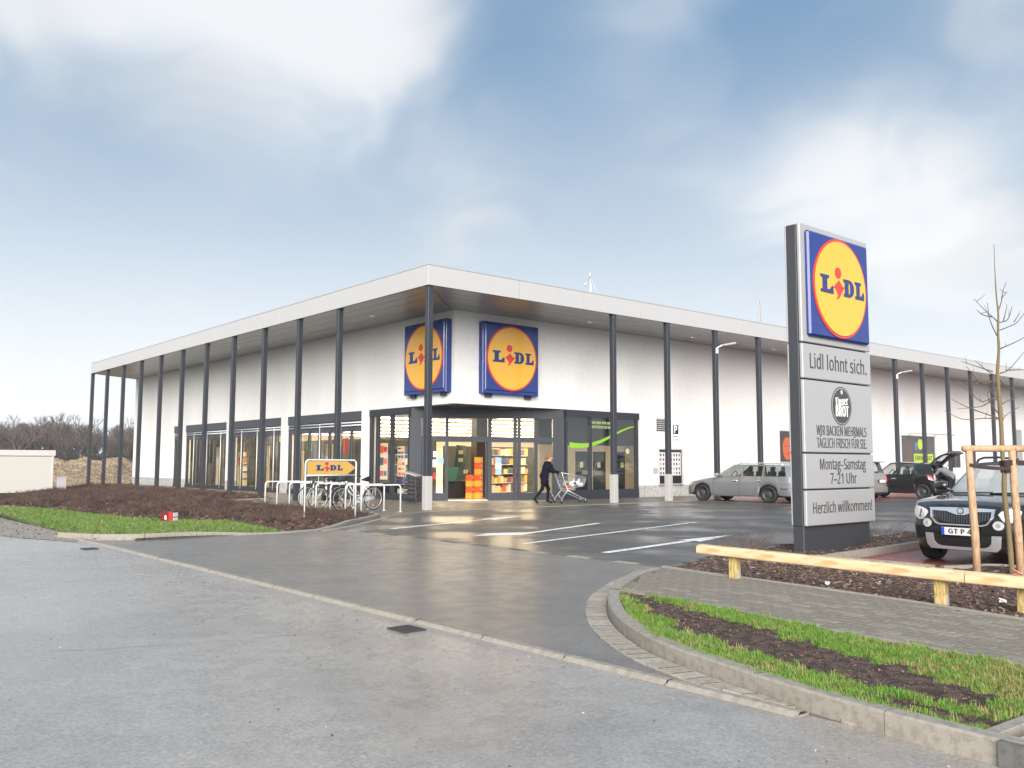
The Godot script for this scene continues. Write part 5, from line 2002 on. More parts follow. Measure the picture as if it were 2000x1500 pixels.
func bike(label: String, at: Vector3, turn: float, paint: Material, step: bool, k: float) -> void:
	var o := thing("bicycle", label, "bicycle", at, turn, "bicycles parked at the stands")
	var b := Basis.from_scale(Vector3(k, k, k))
	var R := 0.335
	var wb := 0.55
	var V := func(x: float, y: float, z := 0.0) -> Vector3: return Vector3(x, y, z) * k
	for w in [["front_wheel", wb], ["rear_wheel", -wb]]:
		var c: Vector3 = V.call(w[1], R, 0.0)
		var xf := Transform3D(Basis(Vector3.RIGHT, PI / 2), c)
		var st := new_st(true)
		torus(st, xf, (R - 0.012) * k, 0.017 * k, 36, 6)
		var tyre := put(w[0], st, M.rubber, o)
		st = new_st(true)
		torus(st, xf, (R - 0.035) * k, 0.011 * k, 36, 6)
		put("rim", st, M.steel, tyre)
		st = new_st(true)
		for i in 18:
			var a := TAU * i / 18.0
			tube(st, [c + Vector3(0, 0, (0.03 if i % 2 else -0.03) * k), c + Vector3(cos(a), sin(a), 0) * (R - 0.04) * k], 0.0022 * k, 3, false)
		put("spokes", st, M.steel, tyre)
		st = new_st(true)
		tube(st, [c - Vector3(0, 0, 0.05 * k), c + Vector3(0, 0, 0.05 * k)], 0.024 * k, 10)
		put("hub", st, M.steel, tyre)
		st = new_st()
		box(st, c + Vector3(0.0, -0.2, 0) * k, Vector3(0.035, 0.07, 0.012) * k)
		put("wheel_reflector", st, mat("reflector_orange", lin(0.8, 0.25, 0.03), 0.3) if not M.has("reflector_orange") else M.reflector_orange, tyre)
		st = new_st(true)
		var arc := []
		for i in 13:
			var a: float = deg_to_rad(-10.0 + 165.0 * i / 12.0) if w[1] < 0 else deg_to_rad(40.0 + 140.0 * i / 12.0)
			arc.append(c + Vector3(cos(a), sin(a), 0) * (R + 0.02) * k)
		for i in arc.size() - 1:
			var z := Vector3(0, 0, 0.026 * k)
			quad(st, arc[i] - z, arc[i] + z, arc[i + 1] + z, arc[i + 1] - z)
		put("mudguard", st, M.rubber if step else (M.steel if w[1] > 0 else paint), o)
	var bb: Vector3 = V.call(-0.1, 0.28)
	var head_lo: Vector3 = V.call(0.40, 0.64)
	var head_hi: Vector3 = V.call(0.35, 0.80)
	var seat_t: Vector3 = V.call(-0.25, 0.76)
	var st := new_st(true)
	var r := 0.018 * k
	if step:
		tube(st, [head_hi, V.call(0.22, 0.60), V.call(0.05, 0.42), V.call(-0.15, 0.44)], r, 8)
		tube(st, [head_lo, V.call(0.2, 0.44), bb], r * 1.2, 8)
	else:
		tube(st, [head_hi, V.call(-0.21, 0.66)], r, 8)
		tube(st, [head_lo, bb], r * 1.3, 8)
	tube(st, [seat_t, bb], r, 8)
	tube(st, [head_lo, head_hi], r * 1.2, 8)
	for s in [-1, 1]:
		tube(st, [bb + Vector3(0, 0, s * 0.04 * k), V.call(-wb, R, s * 0.06)], r * 0.6, 6)
		tube(st, [V.call(-0.22, 0.66, s * 0.02), V.call(-wb, R, s * 0.06)], r * 0.55, 6)
	put("frame", st, paint, o)
	st = new_st(true)
	for s in [-1, 1]:
		tube(st, [head_lo + Vector3(0, -0.01, s * 0.035 * k), V.call(0.48, 0.45, s * 0.05), V.call(wb, R, s * 0.05)], r * 0.7, 6)
	put("fork", st, M.black_plastic if step else M.steel, o)
	st = new_st(true)
	tube(st, [head_hi, V.call(0.33, 0.93)], r * 0.8, 8)
	tube(st, [V.call(0.16, 0.98, -0.29), V.call(0.28, 1.0, -0.22), V.call(0.34, 0.94, -0.06), V.call(0.34, 0.94, 0.06), V.call(0.28, 1.0, 0.22), V.call(0.16, 0.98, 0.29)], r * 0.75, 8)
	var hb := put("handlebar", st, M.black_plastic, o)
	st = new_st(true)
	for s in [-1, 1]:
		tube(st, [V.call(0.22, 0.99, s * 0.255), V.call(0.12, 0.975, s * 0.30)], 0.02 * k, 8)
	put("grips", st, M.rubber, hb)
	st = new_st(true)
	lathe(st, [Vector2(0, -0.05), Vector2(0.045, -0.04), Vector2(0.055, 0.0), Vector2(0.05, 0.01), Vector2(0, 0.012)], 14, Transform3D(Basis(Vector3(0, 0, 1), -PI / 2) * b, V.call(0.44, 0.80)))
	put("headlamp", st, M.chrome, o)
	st = new_st(true)
	tube(st, [seat_t, V.call(-0.27, 0.86)], r * 0.7, 8)
	put("seat_post", st, M.chrome, o)
	st = new_st(true)
	tube(st, [V.call(-0.43, 0.885), V.call(-0.38, 0.90), V.call(-0.28, 0.89), V.call(-0.16, 0.88), V.call(-0.11, 0.87)], [0.05 * k, 0.085 * k, 0.06 * k, 0.025 * k, 0.015 * k], 10)
	put("saddle", st, M.black_plastic, o)
	# rear rack with its lamp
	st = new_st(true)
	for s in [-1, 1]:
		tube(st, [V.call(-0.27, 0.70, s * 0.05), V.call(-0.5, 0.72, s * 0.06), V.call(-0.78, 0.72, s * 0.05)], 0.006 * k, 6)
		tube(st, [V.call(-0.6, 0.72, s * 0.06), V.call(-wb, R, s * 0.07)], 0.006 * k, 6)
	for i in 4:
		tube(st, [V.call(-0.42 - i * 0.11, 0.72, -0.055), V.call(-0.42 - i * 0.11, 0.72, 0.055)], 0.005 * k, 6)
	put("rear_rack", st, M.steel if step else M.black_plastic, o)
	st = new_st()
	box(st, V.call(-0.80, 0.69), Vector3(0.03, 0.05, 0.09) * k, Basis(), 0.008)
	put("tail_lamp", st, M.sign_red, o)
	# chain guard, cranks and pedals
	st = new_st()
	prism(st, pv([-0.58 * k, 0.30 * k, -0.56 * k, 0.38 * k, -0.1 * k, 0.39 * k, 0.02 * k, 0.33 * k, 0.02 * k, 0.24 * k, -0.1 * k, 0.21 * k, -0.54 * k, 0.29 * k]), 0.02 * k, Transform3D(Basis(), Vector3(0, 0, 0.055 * k)))
	put("chain_guard", st, M.black_plastic if not step else M.white_rail, o)
	st = new_st(true)
	tube(st, [bb + Vector3(0, 0, 0.09 * k), V.call(0.0, 0.14, 0.1)], 0.011 * k, 6)
	tube(st, [bb - Vector3(0, 0, 0.09 * k), V.call(-0.2, 0.42, -0.1)], 0.011 * k, 6)
	put("crank", st, M.steel, o)
	for s in [[0.0, 0.14, 0.15], [-0.2, 0.42, -0.15]]:
		st = new_st()
		box(st, V.call(s[0], s[1], s[2]), Vector3(0.08, 0.022, 0.09) * k, Basis(), 0.006)
		put("pedal", st, M.black_plastic, o)
	st = new_st(true)
	tube(st, [V.call(-0.42, 0.3, 0.07), V.call(-0.52, 0.02, 0.16)], 0.01 * k, 6)
	put("kickstand", st, M.steel, o)


# ---------------------------------------------------------------- cars: x forwards, y up, z to the car's right

class Shell:
	var st: Array   # stations from the middle of the nose round to the middle of the tail: [x, z, lowest y, top y]
	var tuck := 0.05

	func mix(u: float) -> Array:
		var n := st.size()
		var i := clampi(int(u), 0, n - 2)
		var t := clampf(u - i, 0.0, 1.0)
		var o := []
		for k in 4:
			var a: float = st[maxi(i - 1, 0)][k]
			var d: float = st[mini(i + 2, n - 1)][k]
			if i == 0:
				a = -st[1][k] if k == 1 else st[1][k]
			if i == n - 2:
				d = -st[n - 2][k] if k == 1 else st[n - 2][k]
			o.append(cubic_interpolate(st[i][k], st[i + 1][k], a, d, t))
		return o

	func at(u: float, v: float) -> Vector3:
		var m := mix(u)
		var e := 0.02
		var p := mix(maxf(u - e, 0.0))
		var q := mix(minf(u + e, st.size() - 1.0))
		var t := Vector2(q[0] - p[0], q[1] - p[1]).normalized()
		var n := Vector2(-t.y, t.x)
		if n.dot(Vector2(m[0] * 0.25, m[1])) < 0:
			n = -n
		var inset := tuck * (pow(maxf(v - 0.45, 0) / 0.55, 2.2) + 0.75 * pow(maxf(0.5 - v, 0) / 0.5, 2.4)) - 0.012 * exp(-pow((v - 0.74) / 0.07, 2.0))
		return Vector3(m[0] - n.x * inset, lerpf(m[2], m[3], v), m[1] - n.y * inset)

	# the point whose z (nose, tail) or x (side) is a, at height y
	func find(kind: String, a: float, y: float) -> Vector3:
		var sg := 1.0
		var lo := 0.0
		var hi := 3.0
		var n := st.size()
		if kind == "rear":
			lo = n - 1.0
			hi = n - 4.0
		if kind == "left" or kind == "right":
			lo = 2.5
			hi = n - 3.0
			sg = -1.0 if kind == "left" else 1.0
		elif a < 0:
			sg = -1.0
			a = -a
		var v := 0.5
		var p := Vector3.ZERO
		for it in 5:
			var l := lo
			var h := hi
			for k in 18:
				var m := (l + h) * 0.5
				p = at(m, v)
				if (p.z < a) if (kind == "front" or kind == "rear") else (p.x > a):
					l = m
				else:
					h = m
			var mm := mix((l + h) * 0.5)
			v = clampf((y - mm[2]) / maxf(mm[3] - mm[2], 0.05), -0.05, 1.0)
		return Vector3(p.x, y, p.z * sg)


func shell_patch(sh: Shell, kind: String, poly: PackedVector2Array, off: float, step := 0.07) -> SurfaceTool:
	var st := new_st()
	var lo := poly[0]
	var hi := poly[0]
	for p in poly:
		lo = lo.min(p)
		hi = hi.max(p)
	var put_pt := func(a: float, y: float, o: float) -> Vector3:
		var p := sh.find(kind, a, y)
		var e := 0.01
		var da := sh.find(kind, a + e, y) - p
		var dy := sh.find(kind, a, y + e) - p
		var n := da.cross(dy).normalized()
		var out := Vector3(1, 0, 0) if kind == "front" else Vector3(-1, 0, 0) if kind == "rear" else Vector3(0, 0, 1) if kind == "right" else Vector3(0, 0, -1)
		if n.dot(out) < 0:
			n = -n
		if n.dot(out) < 0.3:
			n = out
		return p + n * o
	var nx := int(ceil((hi.x - lo.x) / step))
	var ny := int(ceil((hi.y - lo.y) / step))
	var cache := {}
	var get_pt := func(p: Vector2) -> Vector3:
		var k := Vector2i(int(round(p.x * 2000)), int(round(p.y * 2000)))
		if not cache.has(k):
			cache[k] = put_pt.call(p.x, p.y, off)
		return cache[k]
	for i in nx:
		for j in ny:
			var c := Vector2(lo.x + i * step, lo.y + j * step)
			var cell := PackedVector2Array([c, c + Vector2(step, 0), c + Vector2(step, step), c + Vector2(0, step)])
			for piece in Geometry2D.intersect_polygons(cell, poly):
				var idx := Geometry2D.triangulate_polygon(piece)
				for q in range(0, idx.size(), 3):
					tri(st, get_pt.call(piece[idx[q]]), get_pt.call(piece[idx[q + 1]]), get_pt.call(piece[idx[q + 2]]))
	for i in poly.size():
		var a := poly[i]
		var b := poly[(i + 1) % poly.size()]
		var n := maxi(1, int(a.distance_to(b) / step))
		for k in n:
			var p := a.lerp(b, float(k) / n)
			var q := a.lerp(b, float(k + 1) / n)
			quad(st, put_pt.call(p.x, p.y, -0.01), put_pt.call(p.x, p.y, off), put_pt.call(q.x, q.y, off), put_pt.call(q.x, q.y, -0.01))
	return st


func grid_faces(st: SurfaceTool, g: Array, flip := false) -> void:
	for i in g.size() - 1:
		for j in g[i].size() - 1:
			if flip:
				quad(st, g[i][j + 1], g[i + 1][j + 1], g[i + 1][j], g[i][j])
			else:
				quad(st, g[i][j], g[i + 1][j], g[i + 1][j + 1], g[i][j + 1])


func mirrored(g: Array) -> Array:
	var o := []
	for r in g:
		var l := []
		for p in r:
			l.append(Vector3(p.x, p.y, -p.z))
		o.append(l)
	return o


# shell stations, cabin stations [xb, zb, yb, xt, zt, yt, kind of the field to the next], wheels [x, x, radius, half track]
func car(called: String, label: String, at: Vector3, turn: float, stations: Array, cabin: Array, wheels: Array, paint: Material, cowl_u: float, open_rear := false, glass_m: Material = null) -> Dictionary:
	if glass_m == null:
		glass_m = M.car_glass
	var o := thing(called, label, "car", at, turn)
	var sh := Shell.new()
	sh.st = stations
	var n := stations.size()
	# body shell
	var g := []
	for i in (n - 1) * 5 + 1:
		var r := []
		for j in 15:
			r.append(sh.at(i / 5.0, j / 14.0))
		g.append(r)
	var st := new_st(true)
	grid_faces(st, g)
	grid_faces(st, mirrored(g), true)
	# bonnet
	var h := []
	for i in int(cowl_u * 5) + 1:
		var e: Vector3 = g[i][14]
		var r := []
		for k in 13:
			var t := -1.0 + k / 6.0
			var c: float = (1.0 - t * t) * minf(e.z * 2.0, 1.0)
			r.append(Vector3(e.x + c * 0.05 * clampf(i / 10.0 - 0.5, 0, 1), e.y + c * 0.045 + 0.012 * exp(-pow((absf(t) - 0.72) / 0.1, 2.0)) * minf(e.z, 0.6), e.z * t))
		h.append(r)
	grid_faces(st, h, true)
	var body := put("body", st, paint, o)
	# cabin
	var glass_fields := {}
	var cg := []
	var kinds := []
	for i in cabin.size() - 1:
		var a: Array = cabin[i]
		var b: Array = cabin[i + 1]
		var sub := 4 if a[6] != "pillar" else 2
		for k in sub:
			var t := float(k) / sub
			var row := []
			for q in 6:
				var p0: float = cabin[maxi(i - 1, 0)][q]
				var p3: float = cabin[mini(i + 2, cabin.size() - 1)][q]
				row.append(cubic_interpolate(a[q], b[q], p0, p3, t) if a[6] != "pillar" else lerpf(a[q], b[q], t))
			cg.append(row)
			kinds.append([a[6], i])
	cg.append(cabin[cabin.size() - 1].slice(0, 6))
	var cols := []
	for r in cg:
		var l := []
		for t in [0.0, 0.07, 0.3, 0.55, 0.78, 0.90, 1.0]:
			var bulge := sin(PI * t) * 0.025
			var nrm := Vector2(r[0] * 0.15, r[1]).normalized() if r[1] > 0.05 else Vector2(signf(r[0]), 0)
			l.append(Vector3(lerpf(r[0], r[3], t) + nrm.x * bulge, lerpf(r[2], r[5], t), lerpf(r[1], r[4], t) + nrm.y * bulge))
		cols.append(l)
	var frame := new_st(true)
	for i in cols.size() - 1:
		var kd: String = kinds[i][0]
		for j in 6:
			var f := [cols[i][j], cols[i + 1][j], cols[i + 1][j + 1], cols[i][j + 1]]
			var is_glass: bool = kd != "pillar" and j >= 1 and j <= 4
			var s: SurfaceTool = frame
			if is_glass:
				if kd == "open":
					continue
				var wh: int = kinds[i][1]
				var key := "windscreen" if wh <= 1 else "rear_window" if wh >= cabin.size() - 3 else "right_%d" % wh
				if not glass_fields.has(key):
					glass_fields[key] = new_st(true)
				s = glass_fields[key]
			quad(s, f[0], f[1], f[2], f[3])
			var m := []
			for p in f:
				m.append(Vector3(p.x, p.y, -p.z))
			if is_glass and kinds[i][1] > 1 and kinds[i][1] < cabin.size() - 3:
				var key := "left_%d" % kinds[i][1]
				if not glass_fields.has(key):
					glass_fields[key] = new_st(true)
				s = glass_fields[key]
			quad(s, m[3], m[2], m[1], m[0])
	put("cabin_frame", frame, paint if not open_rear else paint, o)
	st = new_st(true)
	var rg := []
	for l in cols:
		var e: Vector3 = l[6]
		var r := []
		for k in 11:
			var t := -1.0 + k / 5.0
			r.append(Vector3(e.x, e.y + (1.0 - t * t) * 0.03 * minf(e.z * 2.0, 1.0), e.z * t))
		rg.append(r)
	grid_faces(st, rg, true)
	put("roof", st, paint, o)
	var firsts := {}
	for k in glass_fields:
		put("side_window" if "_" in k and k != "rear_window" else k, glass_fields[k], glass_m, o)
	# dark deck below the glass, floor and wheel housings
	st = new_st()
	var deck := PackedVector2Array()
	for i in range(int(cowl_u * 5) - 4, g.size()):
		deck.append(Vector2(g[i][13].x, g[i][13].z - 0.012))
	var back := deck.duplicate()
	back.reverse()
	for p in back:
		if p.y > 0.01:
			deck.append(Vector2(p.x, -p.y))
	flat(st, deck, (cabin[4][2] as float) - 0.03)
	put("interior_deck", st, M.black_plastic, o)
	st = new_st()
	var w: float = wheels[3]
	var fx: float = stations[0][0]
	var rx: float = stations[n - 1][0]
	bx(st, Vector3(rx + 0.42, 0.22, -w + 0.13), Vector3(fx - 0.46, 0.72, w - 0.13))
	bx(st, Vector3(rx + 0.16, 0.26, -0.5), Vector3(rx + 0.42, 0.6, 0.5))
	bx(st, Vector3(fx - 0.46, 0.26, -0.5), Vector3(fx - 0.16, 0.52, 0.5))
	put("underbody", st, M.black_plastic, o)
	# seats, dashboard, steering wheel
	var belt: float = cabin[4][2]
	var dash_x: float = cabin[3][0] - 0.12
	for s in [-1, 1]:
		for x in [dash_x - 0.85, dash_x - 1.75]:
			st = new_st(true)
			st.set_smooth_group(-1)
			box(st, Vector3(x - 0.1, belt - 0.02, s * 0.36), Vector3(0.13, 0.5, 0.46), Basis(Vector3(0, 0, 1), 0.18), 0.04)
			box(st, Vector3(x - 0.17, belt + 0.31, s * 0.36), Vector3(0.09, 0.17, 0.25), Basis(Vector3(0, 0, 1), 0.15), 0.03)
			put("seat", st, M.rubber, o)
	st = new_st()
	box(st, Vector3(dash_x, belt - 0.06, 0), Vector3(0.5, 0.16, w * 1.66), Basis(), 0.04)
	put("dashboard", st, M.rubber, o)
	st = new_st(true)
	torus(st, Transform3D(Basis(Vector3(0, 0, 1), -1.15), Vector3(dash_x - 0.33, belt + 0.05, -0.36)), 0.18, 0.016, 24, 6)
	put("steering_wheel", st, M.black_plastic, o)
	for s in [-1, 1]:
		for x in [wheels[0], wheels[1]]:
			wheel(o, Vector3(x, wheels[2], s * (w - 0.105)), s, wheels[2])
		# mirrors
		st = new_st(true)
		var mz: float = cabin[3][1]
		lathe(st, [Vector2(0, -0.09), Vector2(0.055, -0.075), Vector2(0.075, 0.0), Vector2(0.06, 0.075), Vector2(0, 0.09)], 12, Transform3D(Basis(Vector3.RIGHT, PI / 2) * Basis.from_scale(Vector3(0.8, 1.15, 1.0)), Vector3(cabin[3][0] - 0.12, belt + 0.09, s * (mz + 0.16))))
		tube(st, [Vector3(cabin[3][0] - 0.1, belt + 0.02, s * (mz - 0.02)), Vector3(cabin[3][0] - 0.12, belt + 0.06, s * (mz + 0.13))], 0.025, 6)
		put("mirror", st, paint, o)
	return {"node": o, "shell": sh, "body": body, "belt": belt}


func wheel(o: Node3D, c: Vector3, s: int, r: float) -> void:
	var xf := Transform3D(Basis(Vector3.RIGHT, PI / 2 * s), c)
	var st := new_st(true)
	lathe(st, [Vector2(r * 0.62, -0.10), Vector2(r * 0.90, -0.105), Vector2(r * 0.98, -0.085), Vector2(r, -0.05), Vector2(r, 0.05), Vector2(r * 0.98, 0.085), Vector2(r * 0.90, 0.105), Vector2(r * 0.64, 0.10), Vector2(r * 0.62, 0.06)], 36, xf)
	var t := put("wheel", st, M.rubber, o)
	st = new_st(true)
	lathe(st, [Vector2(r * 0.64, 0.09), Vector2(r * 0.60, 0.075), Vector2(r * 0.56, 0.03), Vector2(r * 0.40, 0.035), Vector2(r * 0.30, 0.06), Vector2(r * 0.14, 0.075), Vector2(0.0, 0.08)], 30, xf)
	put("rim", st, M.hubcap if M.has("hubcap") else mat("hubcap", lin(0.06, 0.06, 0.064), 0.5, 0.3), t)
	for k in 9:
		st = new_st(true)
		var a := TAU * k / 9.0
		box(st, xf * Vector3(cos(a) * r * 0.47, 0.034, sin(a) * r * 0.47), Vector3(r * 0.10, 0.012, r * 0.14), xf.basis * Basis(Vector3.UP, -a))
		put("rim_slot", st, M.black_plastic, t)


func paint_mat(called: String, c: Color, metal: float, rough: float) -> StandardMaterial3D:
	var m := mat(called, c, rough, metal)
	m.clearcoat_enabled = true
	m.clearcoat = 1.0
	m.clearcoat_roughness = 0.05
	return m


func patch(cd: Dictionary, called: String, kind: String, poly: Array, off: float, m: Material, step := 0.07) -> MeshInstance3D:
	return put(called, shell_patch(cd.shell, kind, pv(poly), off, step), m, cd.node)


func seam(cd: Dictionary, kind: String, pts: Array, wd := 0.009) -> void:
	var st := new_st()
	var p := pv(pts)
	var s := -1.0 if kind == "left" else 1.0
	for i in p.size() - 1:
		var n := maxi(1, int(p[i].distance_to(p[i + 1]) / 0.08))
		for k in n:
			var a := p[i].lerp(p[i + 1], float(k) / n)
			var b := p[i].lerp(p[i + 1], float(k + 1) / n)
			var d := (b - a).normalized()
			var w := Vector2(-d.y, d.x) * wd * 0.5
			var q := []
			for v in [a - w, a + w, b + w, b - w]:
				q.append((cd.shell as Shell).find(kind, v.x, v.y) + Vector3(0, 0, s * 0.004))
			quad(st, q[0], q[1], q[2], q[3])
	put("door_seam", st, M.black_plastic, cd.node)


func flipped(poly: Array) -> Array:
	var o := []
	for i in range(0, poly.size(), 2):
		o.append(-poly[i])
		o.append(poly[i + 1])
	return o


func plate(cd: Dictionary, kind: String, zc: float, y: float, text: String, w := 0.52, hh := 0.11) -> void:
	var o: Node3D = cd.node
	var p: Vector3 = (cd.shell as Shell).find(kind, zc, y)
	var s := 1.0 if kind == "front" else -1.0
	var bs := Basis(Vector3(0, 0, -s), Vector3.UP, Vector3(s, 0, 0))
	var xf := Transform3D(bs, p + Vector3(s * 0.03, 0, 0))
	var st := new_st()
	box(st, xf.origin, Vector3(w + 0.02, hh + 0.02, 0.03), bs, 0.004)
	var fr := put("plate_holder", st, M.black_plastic, o)
	st = new_st()
	box(st, xf * Vector3(0, 0, 0.014), Vector3(w, hh, 0.006), bs, 0.002)
	put("number_plate", st, M.white_plain, fr)
	st = new_st()
	box(st, xf * Vector3(-w * 0.5 + 0.022, 0, 0.0155), Vector3(0.044, hh - 0.004, 0.006), bs)
	put("blue_band", st, mat("plate_blue", lin(0.02, 0.08, 0.5), 0.4), fr)
	if text:
		letters("plate_lettering", text, 0.10, w * 0.72, xf.translated_local(Vector3(0.03, 0, 0.018)), M.black_plastic, fr, true, 0.003)
		var l := fr.get_child(fr.get_child_count() - 1) as Node3D
		l.position = xf * Vector3(0.03, 0, 0.018)


func build_cars() -> void:
	suv()
	wagon()
	beige_car()
	hatchback()


const SUV := [[2.11, 0.0, 0.25, 0.895], [2.085, 0.42, 0.25, 0.90], [1.98, 0.69, 0.28, 0.925], [1.85, 0.80, 0.38, 0.95], [1.70, 0.855, 0.50, 0.965], [1.57, 0.885, 0.655, 0.975], [1.25, 0.89, 0.755, 1.0], [0.93, 0.89, 0.61, 1.03], [0.84, 0.89, 0.31, 1.045], [0.55, 0.885, 0.27, 1.065], [-0.3, 0.89, 0.27, 1.09], [-0.86, 0.89, 0.28, 1.10], [-0.93, 0.89, 0.34, 1.10], [-1.02, 0.89, 0.61, 1.10], [-1.33, 0.89, 0.755, 1.10], [-1.64, 0.885, 0.61, 1.10], [-1.74, 0.88, 0.35, 1.10], [-1.95, 0.82, 0.31, 1.10], [-2.07, 0.60, 0.29, 1.10], [-2.11, 0.0, 0.28, 1.10]]
const SUV_CABIN := [[0.98, 0.0, 1.045, 0.22, 0.0, 1.585, "glass"], [0.93, 0.45, 1.045, 0.20, 0.40, 1.58, "glass"], [0.79, 0.715, 1.05, 0.13, 0.565, 1.56, "pillar"], [0.66, 0.80, 1.06, 0.06, 0.615, 1.55, "glass"], [-0.25, 0.84, 1.09, -0.28, 0.64, 1.575, "pillar"], [-0.35, 0.84, 1.09, -0.37, 0.64, 1.575, "glass"], [-1.0, 0.835, 1.10, -1.02, 0.64, 1.575, "pillar"], [-1.12, 0.83, 1.10, -1.12, 0.64, 1.575, "glass"], [-1.68, 0.80, 1.10, -1.62, 0.62, 1.56, "pillar"], [-1.90, 0.74, 1.10, -1.82, 0.58, 1.55, "glass"], [-1.99, 0.45, 1.10, -1.88, 0.42, 1.56, "glass"], [-2.02, 0.0, 1.10, -1.90, 0.0, 1.57, "end"]]


func suv() -> void:
	var paint := paint_mat("paint_black_brown", lin(0.02, 0.0175, 0.018), 0.4, 0.24)
	var scr := glass("suv_glass", lin(0.52, 0.57, 0.56), 0.55)
	var c := car("parked_car", "black compact off-roader with a chrome-rimmed grille, parked nose towards the timber fence", Vector3(13.33 + 2.11, 0.006, -5.72), PI, SUV, SUV_CABIN, [1.25, -1.33, 0.335, 0.89], paint, 9.0, false, scr)
	var o: Node3D = c.node
	o.scale = Vector3(1, 0.955, 1)
	var sh: Shell = c.shell
	# grille: black field, upright bars, chrome frame, badge
	patch(c, "grille_field", "front", [-0.415, 0.835, -0.40, 0.72, -0.34, 0.645, 0.34, 0.645, 0.40, 0.72, 0.415, 0.835], 0.004, M.black_plastic)
	for i in 22:
		var z := -0.37 + i * 0.0352
		var yb := 0.66 + 0.07 * pow(absf(z) / 0.37, 3.0)
		patch(c, "grille_bar", "front", [z - 0.007, yb, z + 0.007, yb, z + 0.007, 0.825, z - 0.007, 0.825], 0.02, M.anthracite_light, 0.2)
	patch(c, "grille_rim", "front", [-0.45, 0.875, -0.435, 0.74, -0.36, 0.645, -0.295, 0.623, 0.295, 0.623, 0.36, 0.645, 0.435, 0.74, 0.45, 0.875, 0.415, 0.84, 0.41, 0.745, 0.345, 0.66, 0.29, 0.643, -0.29, 0.643, -0.345, 0.66, -0.41, 0.745, -0.415, 0.84], 0.026, M.chrome, 0.05)
	patch(c, "grille_rim", "front", [-0.47, 0.8755, -0.2, 0.885, -0.1, 0.895, 0.1, 0.895, 0.2, 0.885, 0.47, 0.8755, 0.41, 0.835, 0.2, 0.828, 0.12, 0.80, 0.05, 0.775, -0.05, 0.775, -0.12, 0.80, -0.2, 0.828, -0.41, 0.835], 0.028, M.chrome, 0.05)
	patch(c, "badge", "front", ellipse_list(0, 0.835, 0.047, 0.047), 0.036, M.black_plastic, 0.06)
	patch(c, "badge_face", "front", ellipse_list(0, 0.835, 0.036, 0.036), 0.04, M.steel, 0.06)
	for s in [1.0, -1.0]:
		var f := func(l: Array) -> Array: return l if s > 0 else flipped(l)
		var hl := patch(c, "headlight", "front", f.call([0.49, 0.80, 0.56, 0.70, 0.64, 0.685, 0.735, 0.74, 0.745, 0.85, 0.70, 0.895, 0.60, 0.875, 0.52, 0.845]), 0.012, mat("lamp_bowl", lin(0.80, 0.81, 0.82), 0.15, 0.3), 0.04)
		put("lamp_inner", shell_patch(sh, "front", pv(f.call(ellipse_list(0.665, 0.80, 0.055, 0.055))), 0.017, 0.03), M.chrome, hl)
		put("lamp_inner", shell_patch(sh, "front", pv(f.call(ellipse_list(0.57, 0.77, 0.035, 0.045))), 0.017, 0.03), M.steel, hl)
		put("lamp_shade", shell_patch(sh, "front", pv(f.call([0.60, 0.73, 0.63, 0.73, 0.615, 0.85, 0.60, 0.85])), 0.018, 0.05), M.pylon_core, hl)
		var fg := patch(c, "fog_lamp", "front", f.call(ellipse_list(0.495, 0.645, 0.085, 0.085)), 0.008, M.black_plastic, 0.05)
		put("lamp_glass", shell_patch(sh, "front", pv(f.call(ellipse_list(0.495, 0.645, 0.068, 0.068))), 0.016, 0.04), mat("fog_bowl", lin(0.75, 0.76, 0.76), 0.15, 0.3), fg)
		put("lamp_inner", shell_patch(sh, "front", pv(f.call(ellipse_list(0.495, 0.645, 0.03, 0.03))), 0.021, 0.04), M.chrome, fg)
		patch(c, "bumper_guard", "front", f.call([0.30, 0.262, 0.30, 0.305, 0.36, 0.33, 0.40, 0.38, 0.41, 0.49, 0.53, 0.49, 0.51, 0.32, 0.46, 0.262]), 0.02, M.silver_plastic if M.has("silver_plastic") else mat("silver_plastic", lin(0.42, 0.42, 0.43), 0.4, 0.4), 0.06)
		# roof rails
		var st := new_st(true)
		tube(st, [Vector3(0.02, 1.56, s * 0.60), Vector3(-0.08, 1.63, s * 0.605), Vector3(-0.3, 1.665, s * 0.61), Vector3(-0.9, 1.675, s * 0.61), Vector3(-1.45, 1.655, s * 0.60), Vector3(-1.65, 1.57, s * 0.59)], 0.02, 8)
		put("roof_rail", st, M.black_plastic, o)
	patch(c, "lower_intake", "front", [-0.405, 0.48, -0.395, 0.37, -0.34, 0.312, 0.34, 0.312, 0.395, 0.37, 0.405, 0.48], 0.006, M.black_plastic)
	for y in [0.35, 0.395, 0.44]:
		patch(c, "intake_slat", "front", [-0.35, y - 0.006, 0.35, y - 0.006, 0.35, y + 0.006, -0.35, y + 0.006], 0.016, M.rubber, 0.12)
	patch(c, "bumper_guard", "front", [-0.3, 0.262, 0.3, 0.262, 0.3, 0.304, -0.3, 0.304], 0.0195, M.silver_plastic)
	plate(c, "front", 0.0, 0.535, "GT P 41", 0.52, 0.115)
	# wipers along the foot of the windscreen
	for w in [[Vector3(0.94, 1.075, 0.58), Vector3(0.99, 1.08, -0.02)], [Vector3(0.98, 1.08, 0.02), Vector3(0.87, 1.085, -0.62)]]:
		var st := new_st(true)
		tube(st, [w[0] + Vector3(0.03, 0, 0), w[1] + Vector3(0.01, 0.02, 0)], 0.014, 6)
		put("wiper", st, M.black_plastic, o)
	var st := new_st()
	box(st, Vector3(0.33, 1.48, 0.0), Vector3(0.04, 0.05, 0.2), Basis(), 0.012)
	put("rear_view_mirror", st, M.black_plastic, o)


